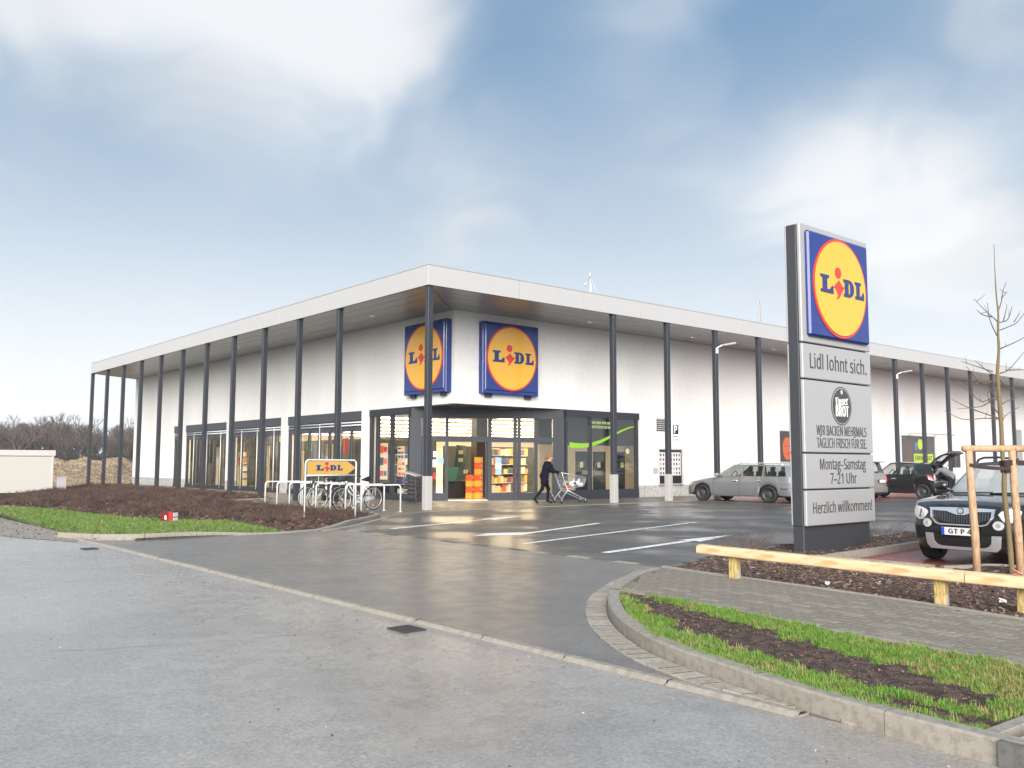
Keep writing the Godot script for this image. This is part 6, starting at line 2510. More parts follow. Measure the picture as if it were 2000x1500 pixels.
func ellipse_list(cx: float, cy: float, rx: float, ry: float) -> Array:
	var o := []
	for i in 20:
		o.append(cx + rx * cos(TAU * i / 20))
		o.append(cy + ry * sin(TAU * i / 20))
	return o


const WAGON := [[2.38, 0.0, 0.22, 0.60], [2.34, 0.42, 0.22, 0.61], [2.20, 0.68, 0.23, 0.645], [2.02, 0.82, 0.27, 0.70], [1.86, 0.87, 0.32, 0.745], [1.75, 0.885, 0.56, 0.775], [1.45, 0.89, 0.69, 0.835], [1.15, 0.89, 0.56, 0.89], [1.05, 0.89, 0.25, 0.90], [0.80, 0.89, 0.22, 0.915], [0.0, 0.895, 0.22, 0.93], [-0.85, 0.895, 0.22, 0.94], [-0.91, 0.89, 0.30, 0.94], [-1.01, 0.89, 0.56, 0.945], [-1.30, 0.89, 0.69, 0.95], [-1.59, 0.885, 0.56, 0.95], [-1.70, 0.88, 0.31, 0.95], [-2.05, 0.84, 0.28, 0.95], [-2.30, 0.62, 0.28, 0.95], [-2.38, 0.0, 0.28, 0.95]]
const WAGON_CABIN := [[1.18, 0.0, 0.925, 0.34, 0.0, 1.425, "glass"], [1.12, 0.45, 0.925, 0.31, 0.40, 1.42, "glass"], [0.95, 0.72, 0.925, 0.22, 0.55, 1.40, "pillar"], [0.83, 0.80, 0.925, 0.14, 0.605, 1.385, "glass"], [-0.18, 0.84, 0.935, -0.24, 0.645, 1.41, "pillar"], [-0.26, 0.84, 0.935, -0.31, 0.645, 1.41, "glass"], [-1.05, 0.84, 0.945, -1.02, 0.645, 1.41, "pillar"], [-1.12, 0.84, 0.945, -1.09, 0.645, 1.41, "glass"], [-1.97, 0.80, 0.95, -1.82, 0.62, 1.385, "pillar"], [-2.19, 0.72, 0.95, -2.0, 0.56, 1.38, "glass"], [-2.28, 0.40, 0.95, -2.05, 0.40, 1.40, "glass"], [-2.31, 0.0, 0.95, -2.07, 0.0, 1.41, "end"]]


func wagon() -> void:
	var paint := paint_mat("paint_silver", lin(0.30, 0.307, 0.315), 0.6, 0.34)
	var g := glass("wagon_glass", lin(0.02, 0.04, 0.033), 0.42)
	var c := car("parked_car", "silver estate car parked with its nose to the store wall", Vector3(29.95, 0.006, -20.95), PI / 2, WAGON, WAGON_CABIN, [1.45, -1.30, 0.315, 0.89], paint, 9.0, false, g)
	c.node.scale = Vector3(1.12, 1.03, 1.0)
	for k in ["left", "right"]:
		seam(c, k, [0.92, 0.92, 0.93, 0.62, 0.98, 0.30, 0.95, 0.25, 0.4, 0.245, -0.15, 0.25, -0.16, 0.935])
		seam(c, k, [-0.16, 0.25, -0.72, 0.26, -0.80, 0.42, -0.92, 0.66, -1.06, 0.80, -1.08, 0.94])
		patch(c, "side_moulding", k, [0.9, 0.535, 0.9, 0.56, -0.75, 0.575, -0.75, 0.55], 0.012, paint, 0.15)
		patch(c, "bumper_strip", k, [-1.78, 0.52, -1.78, 0.545, -2.2, 0.55, -2.2, 0.525], 0.012, M.black_plastic, 0.1)
		for x in [0.02, -0.93]:
			patch(c, "door_handle", k, [x - 0.09, 0.79, x - 0.09, 0.825, x + 0.09, 0.82, x + 0.09, 0.785], 0.028, M.chrome, 0.1)
			patch(c, "handle_recess", k, [x - 0.07, 0.765, x - 0.07, 0.788, x + 0.07, 0.783, x + 0.07, 0.76], 0.005, M.rubber, 0.1)
		patch(c, "headlight", k, [2.24, 0.50, 2.22, 0.58, 2.05, 0.655, 1.90, 0.70, 1.93, 0.63, 2.08, 0.54], 0.01, mat("lamp_warm", lin(0.6, 0.58, 0.5), 0.2, 0.3), 0.05)
		patch(c, "tail_light", k, [-2.18, 0.62, -2.2, 0.94, -2.12, 0.94, -2.08, 0.7], 0.012, M.sign_red, 0.08)
	patch(c, "front_grille", "front", [-0.42, 0.46, -0.45, 0.55, 0.45, 0.55, 0.42, 0.46], 0.006, M.black_plastic)
	var o: Node3D = c.node
	for s in [-1, 1]:
		var st := new_st(true)
		tube(st, [Vector3(0.05, 1.405, s * 0.57), Vector3(-0.05, 1.455, s * 0.575), Vector3(-0.9, 1.475, s * 0.575), Vector3(-1.6, 1.45, s * 0.57), Vector3(-1.75, 1.40, s * 0.565)], 0.017, 6)
		put("roof_rail", st, M.steel, o)
	var st := new_st(true)
	tube(st, [Vector3(0.1, 1.43, 0.05), Vector3(-0.32, 1.72, 0.05)], 0.004, 4)
	put("aerial", st, M.black_plastic, o)


func beige_car() -> void:
	var paint := paint_mat("paint_beige_grey", lin(0.30, 0.265, 0.235), 0.4, 0.35)
	var c := car("parked_car", "beige-grey off-roader seen from behind, half hidden by the pylon sign", Vector3(34.35, 0.006, -20.1), PI / 2, SUV, SUV_CABIN, [1.25, -1.33, 0.34, 0.89], paint, 9.0)
	c.node.scale = Vector3(1.08, 1.0, 1.0)
	for s in [1.0, -1.0]:
		var f := func(l: Array) -> Array: return l if s > 0 else flipped(l)
		patch(c, "tail_light", "rear", f.call([0.60, 0.78, 0.80, 0.76, 0.80, 1.08, 0.68, 1.09]), 0.02, M.sign_red, 0.08)
		seam(c, "left" if s < 0 else "right", [-0.30, 0.28, -0.30, 1.09])
	patch(c, "rear_bumper", "rear", [-0.82, 0.34, 0.82, 0.34, 0.80, 0.58, -0.80, 0.58], 0.05, paint, 0.1)
	patch(c, "bumper_insert", "rear", [-0.6, 0.30, 0.6, 0.30, 0.6, 0.37, -0.6, 0.37], 0.055, M.black_plastic, 0.1)
	plate(c, "rear", 0.1, 0.80, "", 0.5, 0.11)
	var st := new_st(true)
	tube(st, [Vector3(-2.04, 1.13, 0), Vector3(-2.03, 1.2, -0.4)], 0.014, 6)
	put("rear_wiper", st, M.black_plastic, c.node)
	st = new_st()
	box(st, Vector3(-1.97, 1.565, 0), Vector3(0.22, 0.035, 1.06), Basis(Vector3(0, 0, 1), -0.08), 0.012)
	put("roof_spoiler", st, paint, c.node)


const HATCH := [[1.92, 0.0, 0.20, 0.70], [1.89, 0.38, 0.20, 0.71], [1.78, 0.64, 0.22, 0.735], [1.63, 0.77, 0.27, 0.77], [1.53, 0.80, 0.33, 0.80], [1.44, 0.815, 0.55, 0.82], [1.17, 0.82, 0.67, 0.87], [0.89, 0.82, 0.55, 0.91], [0.80, 0.82, 0.24, 0.92], [0.6, 0.82, 0.22, 0.935], [0.0, 0.825, 0.22, 0.95], [-0.83, 0.83, 0.22, 0.97], [-0.89, 0.83, 0.30, 0.98], [-0.96, 0.835, 0.55, 0.985], [-1.22, 0.84, 0.67, 1.0], [-1.50, 0.83, 0.55, 1.0], [-1.59, 0.82, 0.33, 1.0], [-1.75, 0.76, 0.30, 0.98], [-1.88, 0.52, 0.28, 0.80], [-1.92, 0.0, 0.28, 0.72]]
const HATCH_CABIN := [[1.0, 0.0, 0.93, 0.28, 0.0, 1.47, "glass"], [0.95, 0.42, 0.93, 0.25, 0.36, 1.465, "glass"], [0.80, 0.66, 0.93, 0.18, 0.51, 1.45, "pillar"], [0.70, 0.74, 0.935, 0.10, 0.56, 1.44, "glass"], [-0.2, 0.78, 0.955, -0.24, 0.59, 1.47, "pillar"], [-0.27, 0.78, 0.955, -0.30, 0.59, 1.47, "glass"], [-1.02, 0.775, 0.985, -0.92, 0.585, 1.44, "pillar"], [-1.42, 0.73, 1.0, -1.25, 0.555, 1.405, "pillar"], [-1.70, 0.68, 0.98, -1.42, 0.53, 1.39, "open"], [-1.82, 0.4, 0.9, -1.46, 0.38, 1.40, "open"], [-1.86, 0.0, 0.86, -1.48, 0.0, 1.41, "end"]]


func hatchback() -> void:
	var paint := paint_mat("paint_black", lin(0.012, 0.012, 0.014), 0.2, 0.3)
	var g := glass("hatch_glass", lin(0.08, 0.11, 0.10), 0.3)
	var c := car("parked_car", "small black hatchback with its tailgate open", Vector3(38.75, 0.006, -19.1), PI / 2, HATCH, HATCH_CABIN, [1.17, -1.22, 0.30, 0.82], paint, 9.0, true, g)
	var o: Node3D = c.node
	o.scale = Vector3(1.07, 1.06, 1.06)
	for k in ["left", "right"]:
		seam(c, k, [0.85, 0.92, 0.86, 0.5, 0.76, 0.25, 0.0, 0.24, -0.22, 0.25, -0.23, 0.95])
		seam(c, k, [-0.23, 0.25, -0.7, 0.26, -0.9, 0.6, -1.0, 0.98])
		patch(c, "door_handle", k, [-0.14, 0.80, -0.14, 0.83, 0.02, 0.825, 0.02, 0.795], 0.025, M.chrome, 0.1)
		patch(c, "tail_light", k, [-1.38, 0.965, -1.45, 0.93, -1.58, 0.84, -1.70, 0.75, -1.72, 0.79, -1.62, 0.92, -1.50, 0.985], 0.014, M.sign_red, 0.06)
		patch(c, "tail_light_lens", k, [-1.46, 0.92, -1.50, 0.79, -1.70, 0.745, -1.60, 0.835], 0.013, M.white_plain, 0.06)
	patch(c, "rear_bumper", "rear", [-0.72, 0.34, 0.72, 0.34, 0.70, 0.62, -0.70, 0.62], 0.045, paint, 0.1)
	# the raised tailgate, hinged at the roof
	var hinge := Transform3D(Basis(Vector3(0, 0, 1), deg_to_rad(150.0)), Vector3(-1.42, 1.43, 0))
	var st := new_st(true)
	var rows := []
	for i in 9:
		var t := i / 8.0
		var r := []
		for k in 11:
			var z := -1.0 + k / 5.0
			r.append(hinge * Vector3(0.95 * t, -0.09 * sin(t * PI) - 0.05 * (1.0 - z * z) + 0.03, z * lerpf(0.54, 0.60, sin(t * PI * 0.8))))
		rows.append(r)
	for i in 8:
		for k in 10:
			if i >= 1 and i <= 4 and k >= 2 and k <= 7:
				continue
			quad(st, rows[i][k], rows[i + 1][k], rows[i + 1][k + 1], rows[i][k + 1])
			var d := hinge.basis * Vector3(0, 0.07, 0)
			quad(st, rows[i][k + 1] + d, rows[i + 1][k + 1] + d, rows[i + 1][k] + d, rows[i][k] + d)
	for i in 8:
		var d := hinge.basis * Vector3(0, 0.07, 0)
		for k in [0, 10]:
			quad(st, rows[i][k], rows[i + 1][k], rows[i + 1][k] + d, rows[i][k] + d)
	var d2 := hinge.basis * Vector3(0, 0.07, 0)
	for k in 10:
		quad(st, rows[8][k], rows[8][k + 1], rows[8][k + 1] + d2, rows[8][k] + d2)
	var tg := put("tailgate", st, paint, o)
	st = new_st(true)
	for i in range(1, 5):
		for k in range(2, 8):
			quad(st, rows[i][k], rows[i + 1][k], rows[i + 1][k + 1], rows[i][k + 1])
	put("rear_window", st, g, tg)
	st = new_st()
	box(st, hinge * Vector3(0.7, 0.05, 0), Vector3(0.3, 0.05, 0.5), hinge.basis, 0.02)
	put("tailgate_trim", st, M.rubber, tg)
	for s in [-1, 1]:
		st = new_st(true)
		tube(st, [Vector3(-1.5, 1.05, s * 0.5), hinge * Vector3(0.45, 0.06, s * 0.5)], 0.012, 6)
		put("gas_strut", st, M.black_plastic, o)


# ---------------------------------------------------------------- people

# bones: [a, b, ra, rb, colour]; one closed surface round them all, joined smoothly
func nets(bones: Array, cell: float, soft: float) -> ArrayMesh:
	var lo := Vector3.INF
	var hi := -Vector3.INF
	for b in bones:
		var m: float = maxf(b[2], b[3]) + soft * 2.0 + cell * 2.0
		for p in [b[0], b[1]]:
			lo = lo.min(p - Vector3.ONE * m)
			hi = hi.max(p + Vector3.ONE * m)
	var n := Vector3i(((hi - lo) / cell).ceil()) + Vector3i.ONE
	var sums := PackedFloat32Array()
	sums.resize(n.x * n.y * n.z)
	var k := 1.0 / soft
	for b in bones:
		var a: Vector3 = b[0]
		var ab: Vector3 = b[1] - a
		var l2 := maxf(ab.length_squared(), 1e-9)
		var m: float = maxf(b[2], b[3]) + soft * 2.5 + cell
		var c0 := Vector3i(((a.min(b[1]) - Vector3.ONE * m - lo) / cell).floor()).clamp(Vector3i.ZERO, n - Vector3i.ONE)
		var c1 := Vector3i(((a.max(b[1]) + Vector3.ONE * m - lo) / cell).ceil()).clamp(Vector3i.ZERO, n - Vector3i.ONE)
		for z in range(c0.z, c1.z + 1):
			for y in range(c0.y, c1.y + 1):
				var row := (z * n.y + y) * n.x
				for x in range(c0.x, c1.x + 1):
					var p := lo + Vector3(x, y, z) * cell
					var t := clampf((p - a).dot(ab) / l2, 0.0, 1.0)
					var d: float = p.distance_to(a + ab * t) - lerpf(b[2], b[3], t)
					if d < m:
						sums[row + x] += exp(-k * d)
	var vid := {}
	var verts := PackedVector3Array()
	var cols := PackedColorArray()
	var corners := [Vector3i(0, 0, 0), Vector3i(1, 0, 0), Vector3i(0, 1, 0), Vector3i(1, 1, 0), Vector3i(0, 0, 1), Vector3i(1, 0, 1), Vector3i(0, 1, 1), Vector3i(1, 1, 1)]
	var offs := []
	for c in corners:
		offs.append((c.z * n.y + c.y) * n.x + c.x)
	var pairs := [[0, 1], [2, 3], [4, 5], [6, 7], [0, 2], [1, 3], [4, 6], [5, 7], [0, 4], [1, 5], [2, 6], [3, 7]]
	for z in n.z - 1:
		for y in n.y - 1:
			for x in n.x - 1:
				var i := (z * n.y + y) * n.x + x
				var ins := 0
				for o in offs:
					if sums[i + o] > 1.0:
						ins += 1
				if ins == 0 or ins == 8:
					continue
				var s := Vector3.ZERO
				var q := 0
				for pr in pairs:
					var f0: float = sums[i + offs[pr[0]]]
					var f1: float = sums[i + offs[pr[1]]]
					if (f0 > 1.0) != (f1 > 1.0):
						var d0 := -log(maxf(f0, 1e-6)) / k
						var d1 := -log(maxf(f1, 1e-6)) / k
						var t := clampf(d0 / (d0 - d1), 0.0, 1.0)
						s += Vector3(corners[pr[0]]).lerp(Vector3(corners[pr[1]]), t)
						q += 1
				var p := lo + (Vector3(x, y, z) + s / q) * cell
				vid[i] = verts.size()
				verts.append(p)
				var best := 1e9
				var col := Color.WHITE
				for b in bones:
					var c := Geometry3D.get_closest_point_to_segment(p, b[0], b[1])
					var t: float = (b[0] as Vector3).distance_to(c) / maxf((b[0] as Vector3).distance_to(b[1]), 1e-6)
					var d := p.distance_to(c) - lerpf(b[2], b[3], t)
					if d < best:
						best = d
						col = b[4]
				cols.append(col)
	var idx := PackedInt32Array()
	var strides := [1, n.x, n.x * n.y]
	for i in vid:
		for ax in 3:
			var su: int = strides[(ax + 1) % 3]
			var sv: int = strides[(ax + 2) % 3]
			var f0 := sums[i] > 1.0
			var f1: bool = sums[i + strides[ax]] > 1.0
			if f0 == f1:
				continue
			if not (vid.has(i - su) and vid.has(i - sv) and vid.has(i - su - sv)):
				continue
			var a: int = vid[i]
			var b: int = vid[i - su]
			var c: int = vid[i - su - sv]
			var d: int = vid[i - sv]
			idx.append_array(PackedInt32Array([a, c, b, a, d, c]) if f0 else PackedInt32Array([a, b, c, a, c, d]))
	var st := SurfaceTool.new()
	st.begin(Mesh.PRIMITIVE_TRIANGLES)
	st.set_smooth_group(0)
	for i in idx:
		st.set_color(cols[i])
		st.add_vertex(verts[i])
	st.index()
	st.generate_normals()
	return st.commit()


func person(label: String, at: Vector3, turn: float, scale: float, J: Dictionary, coat: Color, legs: Color, shoe: Color, hair: Color, hem: float) -> Node3D:
	var o := thing("person", label, "person", at, turn)
	var skin := Color(0.52, 0.30, 0.21)
	var m: StandardMaterial3D
	if not M.has("figure"):
		m = mat("figure", Color(1, 1, 1), 0.8)
		m.vertex_color_use_as_albedo = true
		m.metallic_specular = 0.2
	m = M.figure
	var b := []
	var add := func(p: Vector3, q: Vector3, r0: float, r1: float, c: Color) -> void:
		b.append([p * scale, q * scale, r0 * scale, r1 * scale, c])
	var up: Vector3 = (J.chest - J.pelvis).normalized()
	add.call(J.pelvis + Vector3(0, 0, -0.06), J.pelvis + Vector3(0, 0, 0.06), 0.125, 0.125, coat)
	add.call(J.pelvis, J.chest, 0.135, 0.15, coat)
	add.call(J.chest + Vector3(0, 0, -0.08), J.chest + Vector3(0, 0, 0.08), 0.125, 0.125, coat)
	add.call(J.chest, J.neck - up * 0.04, 0.12, 0.075, coat)
	add.call(J.shoulder_l, J.shoulder_r, 0.072, 0.072, coat)
	add.call(J.neck, J.head, 0.055, 0.055, skin)
	for s in ["l", "r"]:
		add.call(J["shoulder_" + s], J["elbow_" + s], 0.066, 0.054, coat)
		add.call(J["elbow_" + s], J["wrist_" + s], 0.053, 0.038, coat)
		add.call(J["hip_" + s], J["knee_" + s], 0.095, 0.062, legs)
		add.call(J["knee_" + s], J["ankle_" + s], 0.06, 0.04, legs)
		add.call(J["ankle_" + s], J["toe_" + s], 0.043, 0.036, shoe)
		if hem > 0.0:
			var h: Vector3 = J["hip_" + s]
			add.call(h + Vector3(0, 0.04, 0), h.lerp(J["knee_" + s], hem), 0.125, 0.122, coat)
	put_mesh("body", nets(b, 0.016, 0.011), m, o)
	# head with a face
	var H: Vector3 = J.head
	var F: Vector3 = J.face
	var U := (Vector3.UP - F * F.y).normalized()
	var S := F.cross(U)
	var hb := []
	var ah := func(list: Array, fx: float, uy: float, sz: float, fx2: float, uy2: float, sz2: float, r0: float, r1: float, c: Color) -> void:
		list.append([(H + F * fx + U * uy + S * sz) * scale, (H + F * fx2 + U * uy2 + S * sz2) * scale, r0 * scale, r1 * scale, c])
	ah.call(hb, -0.02, 0.045, 0, -0.005, 0.035, 0, 0.088, 0.085, skin)
	ah.call(hb, 0.03, 0.0, 0, 0.045, -0.06, 0, 0.066, 0.042, skin)
	ah.call(hb, 0.07, -0.085, 0, 0.04, -0.08, 0, 0.022, 0.03, skin)
	ah.call(hb, 0.085, 0.01, 0, 0.112, -0.022, 0, 0.009, 0.014, skin)
	for s in [-1, 1]:
		ah.call(hb, -0.005, -0.005, s * 0.082, -0.012, -0.03, s * 0.08, 0.018, 0.012, skin)
		ah.call(hb, 0.055, -0.01, s * 0.035, 0.04, -0.015, s * 0.05, 0.022, 0.02, skin)
		ah.call(hb, 0.078, 0.03, s * 0.02, 0.066, 0.03, s * 0.05, 0.010, 0.009, skin)
	var head := put_mesh("head", nets(hb, 0.007, 0.006), m, o)
	var fl := []
	for s in [-1, 1]:
		ah.call(fl, 0.078, 0.012, s * 0.031, 0.078, 0.012, s * 0.033, 0.0095, 0.0095, Color(0.04, 0.03, 0.03))
	ah.call(fl, 0.086, -0.055, -0.016, 0.086, -0.055, 0.016, 0.007, 0.007, Color(0.35, 0.10, 0.09))
	put_mesh("face_features", nets(fl, 0.004, 0.001), m, head)
	var hr := []
	ah.call(hr, -0.035, 0.055, 0, 0.005, 0.062, 0, 0.096, 0.088, hair)
	ah.call(hr, -0.06, 0.0, 0, -0.05, -0.04, 0, 0.078, 0.055, hair)
	for s in [-1, 1]:
		ah.call(hr, 0.04, 0.09, s * 0.03, -0.03, 0.0, s * 0.078, 0.035, 0.022, hair)
	if hem > 0.0:
		ah.call(hr, -0.11, 0.02, 0, -0.15, -0.03, 0.0, 0.035, 0.03, hair)
		ah.call(hr, -0.15, -0.03, 0, -0.17, -0.14, 0.0, 0.032, 0.014, hair)
	put_mesh("hair", nets(hr, 0.009, 0.008), m, head)
	# hands: a palm, four fingers of different lengths curled round what they hold, a thumb from the side
	for s in ["l", "r"]:
		var w: Vector3 = J["wrist_" + s]
		var d: Vector3 = (w - J["elbow_" + s]).normalized()
		var side := d.cross(Vector3.UP).normalized()
		var dn := side.cross(d).normalized() * (-1.0 if side.cross(d).y > 0 else 1.0)
		var hd := []
		var ad := func(p: Vector3, q: Vector3, r0: float, r1: float) -> void:
			hd.append([p * scale, q * scale, r0 * scale, r1 * scale, skin])
		ad.call(w - d * 0.02, w + d * 0.03, 0.026, 0.028)
		ad.call(w + d * 0.04 - side * 0.022, w + d * 0.075 - side * 0.028, 0.016, 0.013)
		ad.call(w + d * 0.04 + side * 0.022, w + d * 0.075 + side * 0.028, 0.016, 0.013)
		var len := [0.036, 0.044, 0.041, 0.032]
		for i in 4:
			var p0 := w + d * 0.08 + side * (-0.03 + i * 0.02)
			var p1: Vector3 = p0 + d * len[i] * 0.75 + dn * 0.014
			var p2: Vector3 = p1 + dn * len[i] * 0.9 - d * 0.004
			var p3: Vector3 = p2 - d * len[i] * 0.5 + dn * 0.004
			ad.call(p0, p1, 0.0095, 0.009)
			ad.call(p1, p2, 0.009, 0.0085)
			ad.call(p2, p3, 0.0085, 0.0075)
		var ts := -1.0 if s == "l" else 1.0
		var t0 := w + d * 0.025 - side * 0.03 * ts
		var t1 := t0 + d * 0.03 - side * 0.018 * ts + dn * 0.015
		ad.call(t0, t1, 0.013, 0.0105)
		ad.call(t1, t1 + d * 0.022 + dn * 0.024 + side * 0.008 * ts, 0.0105, 0.009)
		put_mesh("hand", nets(hd, 0.006, 0.003), m, o)
	return o


func build_people() -> void:
	var v := func(x: float, y: float, z: float) -> Vector3: return Vector3(x, y, z)
	var walk := {
		"pelvis": v.call(0.0, 0.93, 0), "chest": v.call(0.10, 1.24, 0), "neck": v.call(0.165, 1.42, 0), "head": v.call(0.215, 1.565, 0), "face": Vector3(0.93, -0.18, 0.30).normalized(),
		"shoulder_l": v.call(0.13, 1.36, -0.16), "shoulder_r": v.call(0.13, 1.36, 0.16), "elbow_l": v.call(0.24, 1.11, -0.235), "elbow_r": v.call(0.24, 1.11, 0.235),
		"wrist_l": v.call(0.47, 1.06, -0.17), "wrist_r": v.call(0.47, 1.06, 0.17),
		"hip_l": v.call(0, 0.90, -0.09), "hip_r": v.call(0, 0.90, 0.09), "knee_l": v.call(0.20, 0.50, -0.09), "knee_r": v.call(-0.12, 0.50, 0.085),
		"ankle_l": v.call(0.16, 0.09, -0.085), "ankle_r": v.call(-0.40, 0.155, 0.08), "toe_l": v.call(0.31, 0.038, -0.10), "toe_r": v.call(-0.31, 0.045, 0.09),
	}
	var turn := -0.30
	var p := Vector3(22.30, 0.004, -24.55)
	person("woman in a dark coat and leggings pushing a shopping trolley across the car park", p, turn, 1.08, walk, Color(0.011, 0.011, 0.017), Color(0.008, 0.008, 0.010), Color(0.03, 0.018, 0.015), Color(0.20, 0.12, 0.06), 0.42)
	trolley(p + Vector3(cos(turn), 0, -sin(turn)) * 1.02, turn, 1.15)
	var bend := {
		"pelvis": v.call(0.0, 0.93, 0), "chest": v.call(0.30, 1.16, 0), "neck": v.call(0.46, 1.20, 0), "head": v.call(0.58, 1.19, 0), "face": Vector3(0.75, -0.66, 0.0).normalized(),
		"shoulder_l": v.call(0.40, 1.19, -0.19), "shoulder_r": v.call(0.40, 1.19, 0.19), "elbow_l": v.call(0.56, 0.95, -0.24), "elbow_r": v.call(0.56, 0.95, 0.24),
		"wrist_l": v.call(0.74, 0.86, -0.16), "wrist_r": v.call(0.74, 0.86, 0.16),
		"hip_l": v.call(0, 0.90, -0.10), "hip_r": v.call(0, 0.90, 0.10), "knee_l": v.call(0.04, 0.49, -0.11), "knee_r": v.call(0.02, 0.49, 0.12),
		"ankle_l": v.call(-0.03, 0.09, -0.12), "ankle_r": v.call(-0.06, 0.09, 0.14), "toe_l": v.call(0.13, 0.038, -0.13), "toe_r": v.call(0.10, 0.038, 0.16),
	}
	person("person in a grey jacket bending into the boot of the black hatchback", Vector3(38.35, 0.006, -16.75), 1.45, 1.05, bend, Color(0.17, 0.17, 0.18), Color(0.02, 0.02, 0.025), Color(0.02, 0.02, 0.02), Color(0.04, 0.03, 0.025), 0.0)


func trolley(at: Vector3, turn: float, k: float) -> void:
	var o := thing("shopping_trolley", "wire shopping trolley full of groceries pushed by the woman", "shopping trolley", at, turn)
	o.scale = Vector3.ONE * k
	var wire := mat("wire_zinc", lin(0.5, 0.51, 0.52), 0.3, 0.5)
	var V := func(x: float, y: float, z: float) -> Vector3: return Vector3(x, y, z)
	# basket: narrower and higher at the front
	var top := [Vector3(-0.36, 0.98, 0.27), Vector3(0.52, 0.84, 0.22), Vector3(0.52, 0.84, -0.22), Vector3(-0.36, 0.98, -0.27)]
	var low := [Vector3(-0.24, 0.46, 0.23), Vector3(0.46, 0.55, 0.18), Vector3(0.46, 0.55, -0.18), Vector3(-0.24, 0.46, -0.23)]
	var st := new_st(true)
	for i in 4:
		var j := (i + 1) % 4
		tube(st, [top[i], top[j]], 0.010, 6)
		tube(st, [low[i], low[j]], 0.007, 6)
		tube(st, [low[i], top[i]], 0.007, 6)
	put("basket_rim", st, wire, o)
	st = new_st(true)
	for i in 4:
		var j := (i + 1) % 4
		var n: int = 14 if i % 2 == 0 else 8
		for k2 in range(1, n):
			var t := float(k2) / n
			tube(st, [low[i].lerp(low[j], t), top[i].lerp(top[j], t)], 0.0032, 3, false)
		for k2 in range(1, 4):
			var t := k2 / 4.0
			tube(st, [low[i].lerp(top[i], t), low[j].lerp(top[j], t)], 0.0035, 3, false)
	for k2 in range(1, 9):
		var t := k2 / 9.0
		tube(st, [low[0].lerp(low[1], t), low[3].lerp(low[2], t)], 0.003, 3, false)
	put("basket_wires", st, wire, o)
	st = new_st(true)
	for s in [-1.0, 1.0]:
		tube(st, [V.call(-0.40, 1.02, s * 0.27), V.call(-0.32, 0.80, s * 0.26), V.call(-0.16, 0.42, s * 0.24), V.call(-0.40, 0.14, s * 0.25)], 0.014, 8)
		tube(st, [V.call(-0.16, 0.42, s * 0.24), V.call(0.20, 0.25, s * 0.22), V.call(0.50, 0.13, s * 0.19)], 0.014, 8)
		tube(st, [V.call(-0.40, 0.14, s * 0.25), V.call(-0.52, 0.32, s * 0.24)], 0.011, 8)
	tube(st, [V.call(0.50, 0.13, 0.19), V.call(0.50, 0.13, -0.19)], 0.012, 8)
	tube(st, [V.call(-0.16, 0.42, 0.24), V.call(-0.16, 0.42, -0.24)], 0.012, 8)
	put("chassis", st, wire, o)
	st = new_st(true)
	tube(st, [V.call(-0.43, 1.03, 0.30), V.call(-0.43, 1.03, -0.30)], 0.019, 10)
	put("handle", st, M.black_plastic, o)
	st = new_st()
	box(st, V.call(-0.28, 0.95, 0), Vector3(0.22, 0.03, 0.44), Basis(Vector3(0, 0, 1), -0.15), 0.01)
	put("child_seat_flap", st, M.black_plastic, o)
	for x in [-0.40, 0.50]:
		for s in [-1.0, 1.0]:
			var z: float = s * (0.25 if x < 0 else 0.19)
			st = new_st(true)
			lathe(st, [Vector2(0.0, -0.014), Vector2(0.05, -0.014), Vector2(0.062, -0.008), Vector2(0.062, 0.008), Vector2(0.05, 0.014), Vector2(0, 0.014)], 18, Transform3D(Basis(Vector3.RIGHT, PI / 2), V.call(x, 0.062, z)))
			var w := put("castor", st, M.rubber, o)
			st = new_st()
			box(st, V.call(x + 0.01, 0.11, z), Vector3(0.03, 0.09, 0.045), Basis(), 0.006)
			put("castor_fork", st, wire, w)
	# what is in it
	var bag := mat("bag_white", lin(0.72, 0.72, 0.68), 0.6)
	var g := [["plump white carrier bag at the front of the shopping trolley", V.call(0.34, 0.66, 0.03), 0.14, bag], ["white and blue carrier bag in the middle of the shopping trolley", V.call(0.12, 0.64, 0.08), 0.13, bag], ["green and clear bag of vegetables in the shopping trolley", V.call(-0.08, 0.62, -0.04), 0.12, mat("bag_green", lin(0.35, 0.40, 0.22), 0.5)], ["small red packet on the floor of the shopping trolley", V.call(-0.10, 0.52, 0.12), 0.07, M.sign_red]]
	for q in g:
		var wp: Vector3 = at + Basis(Vector3.UP, turn) * (q[1] * k)
		var t := thing("grocery_bag", q[0], "bag", wp - Vector3(0, q[2] * k, 0), turn, "groceries in the shopping trolley")
		var r: float = q[2] * k
		var bones := []
		for i in 5:
			bones.append([Vector3(rng.randf_range(-0.6, 0.6) * r, r * rng.randf_range(0.6, 1.1), rng.randf_range(-0.5, 0.5) * r), Vector3(rng.randf_range(-0.6, 0.6) * r, r * rng.randf_range(0.6, 1.2), rng.randf_range(-0.5, 0.5) * r), r * 0.5, r * 0.42, Color.WHITE])
		bones.append([Vector3(0, r * 1.4, 0), Vector3(0.1 * r, r * 2.0, 0), r * 0.2, r * 0.08, Color.WHITE])
		put_mesh("bag_body", nets(bones, 0.018, 0.02), q[3], t)
		if r > 0.12:
			st = new_st()
			box(st, Vector3(0, r, r * 0.85), Vector3(r * 0.8, r * 0.6, 0.01), Basis(Vector3.RIGHT, 0.2))
			put("print", st, M.logo_blue, t)


# ---------------------------------------------------------------- fittings on and near the store

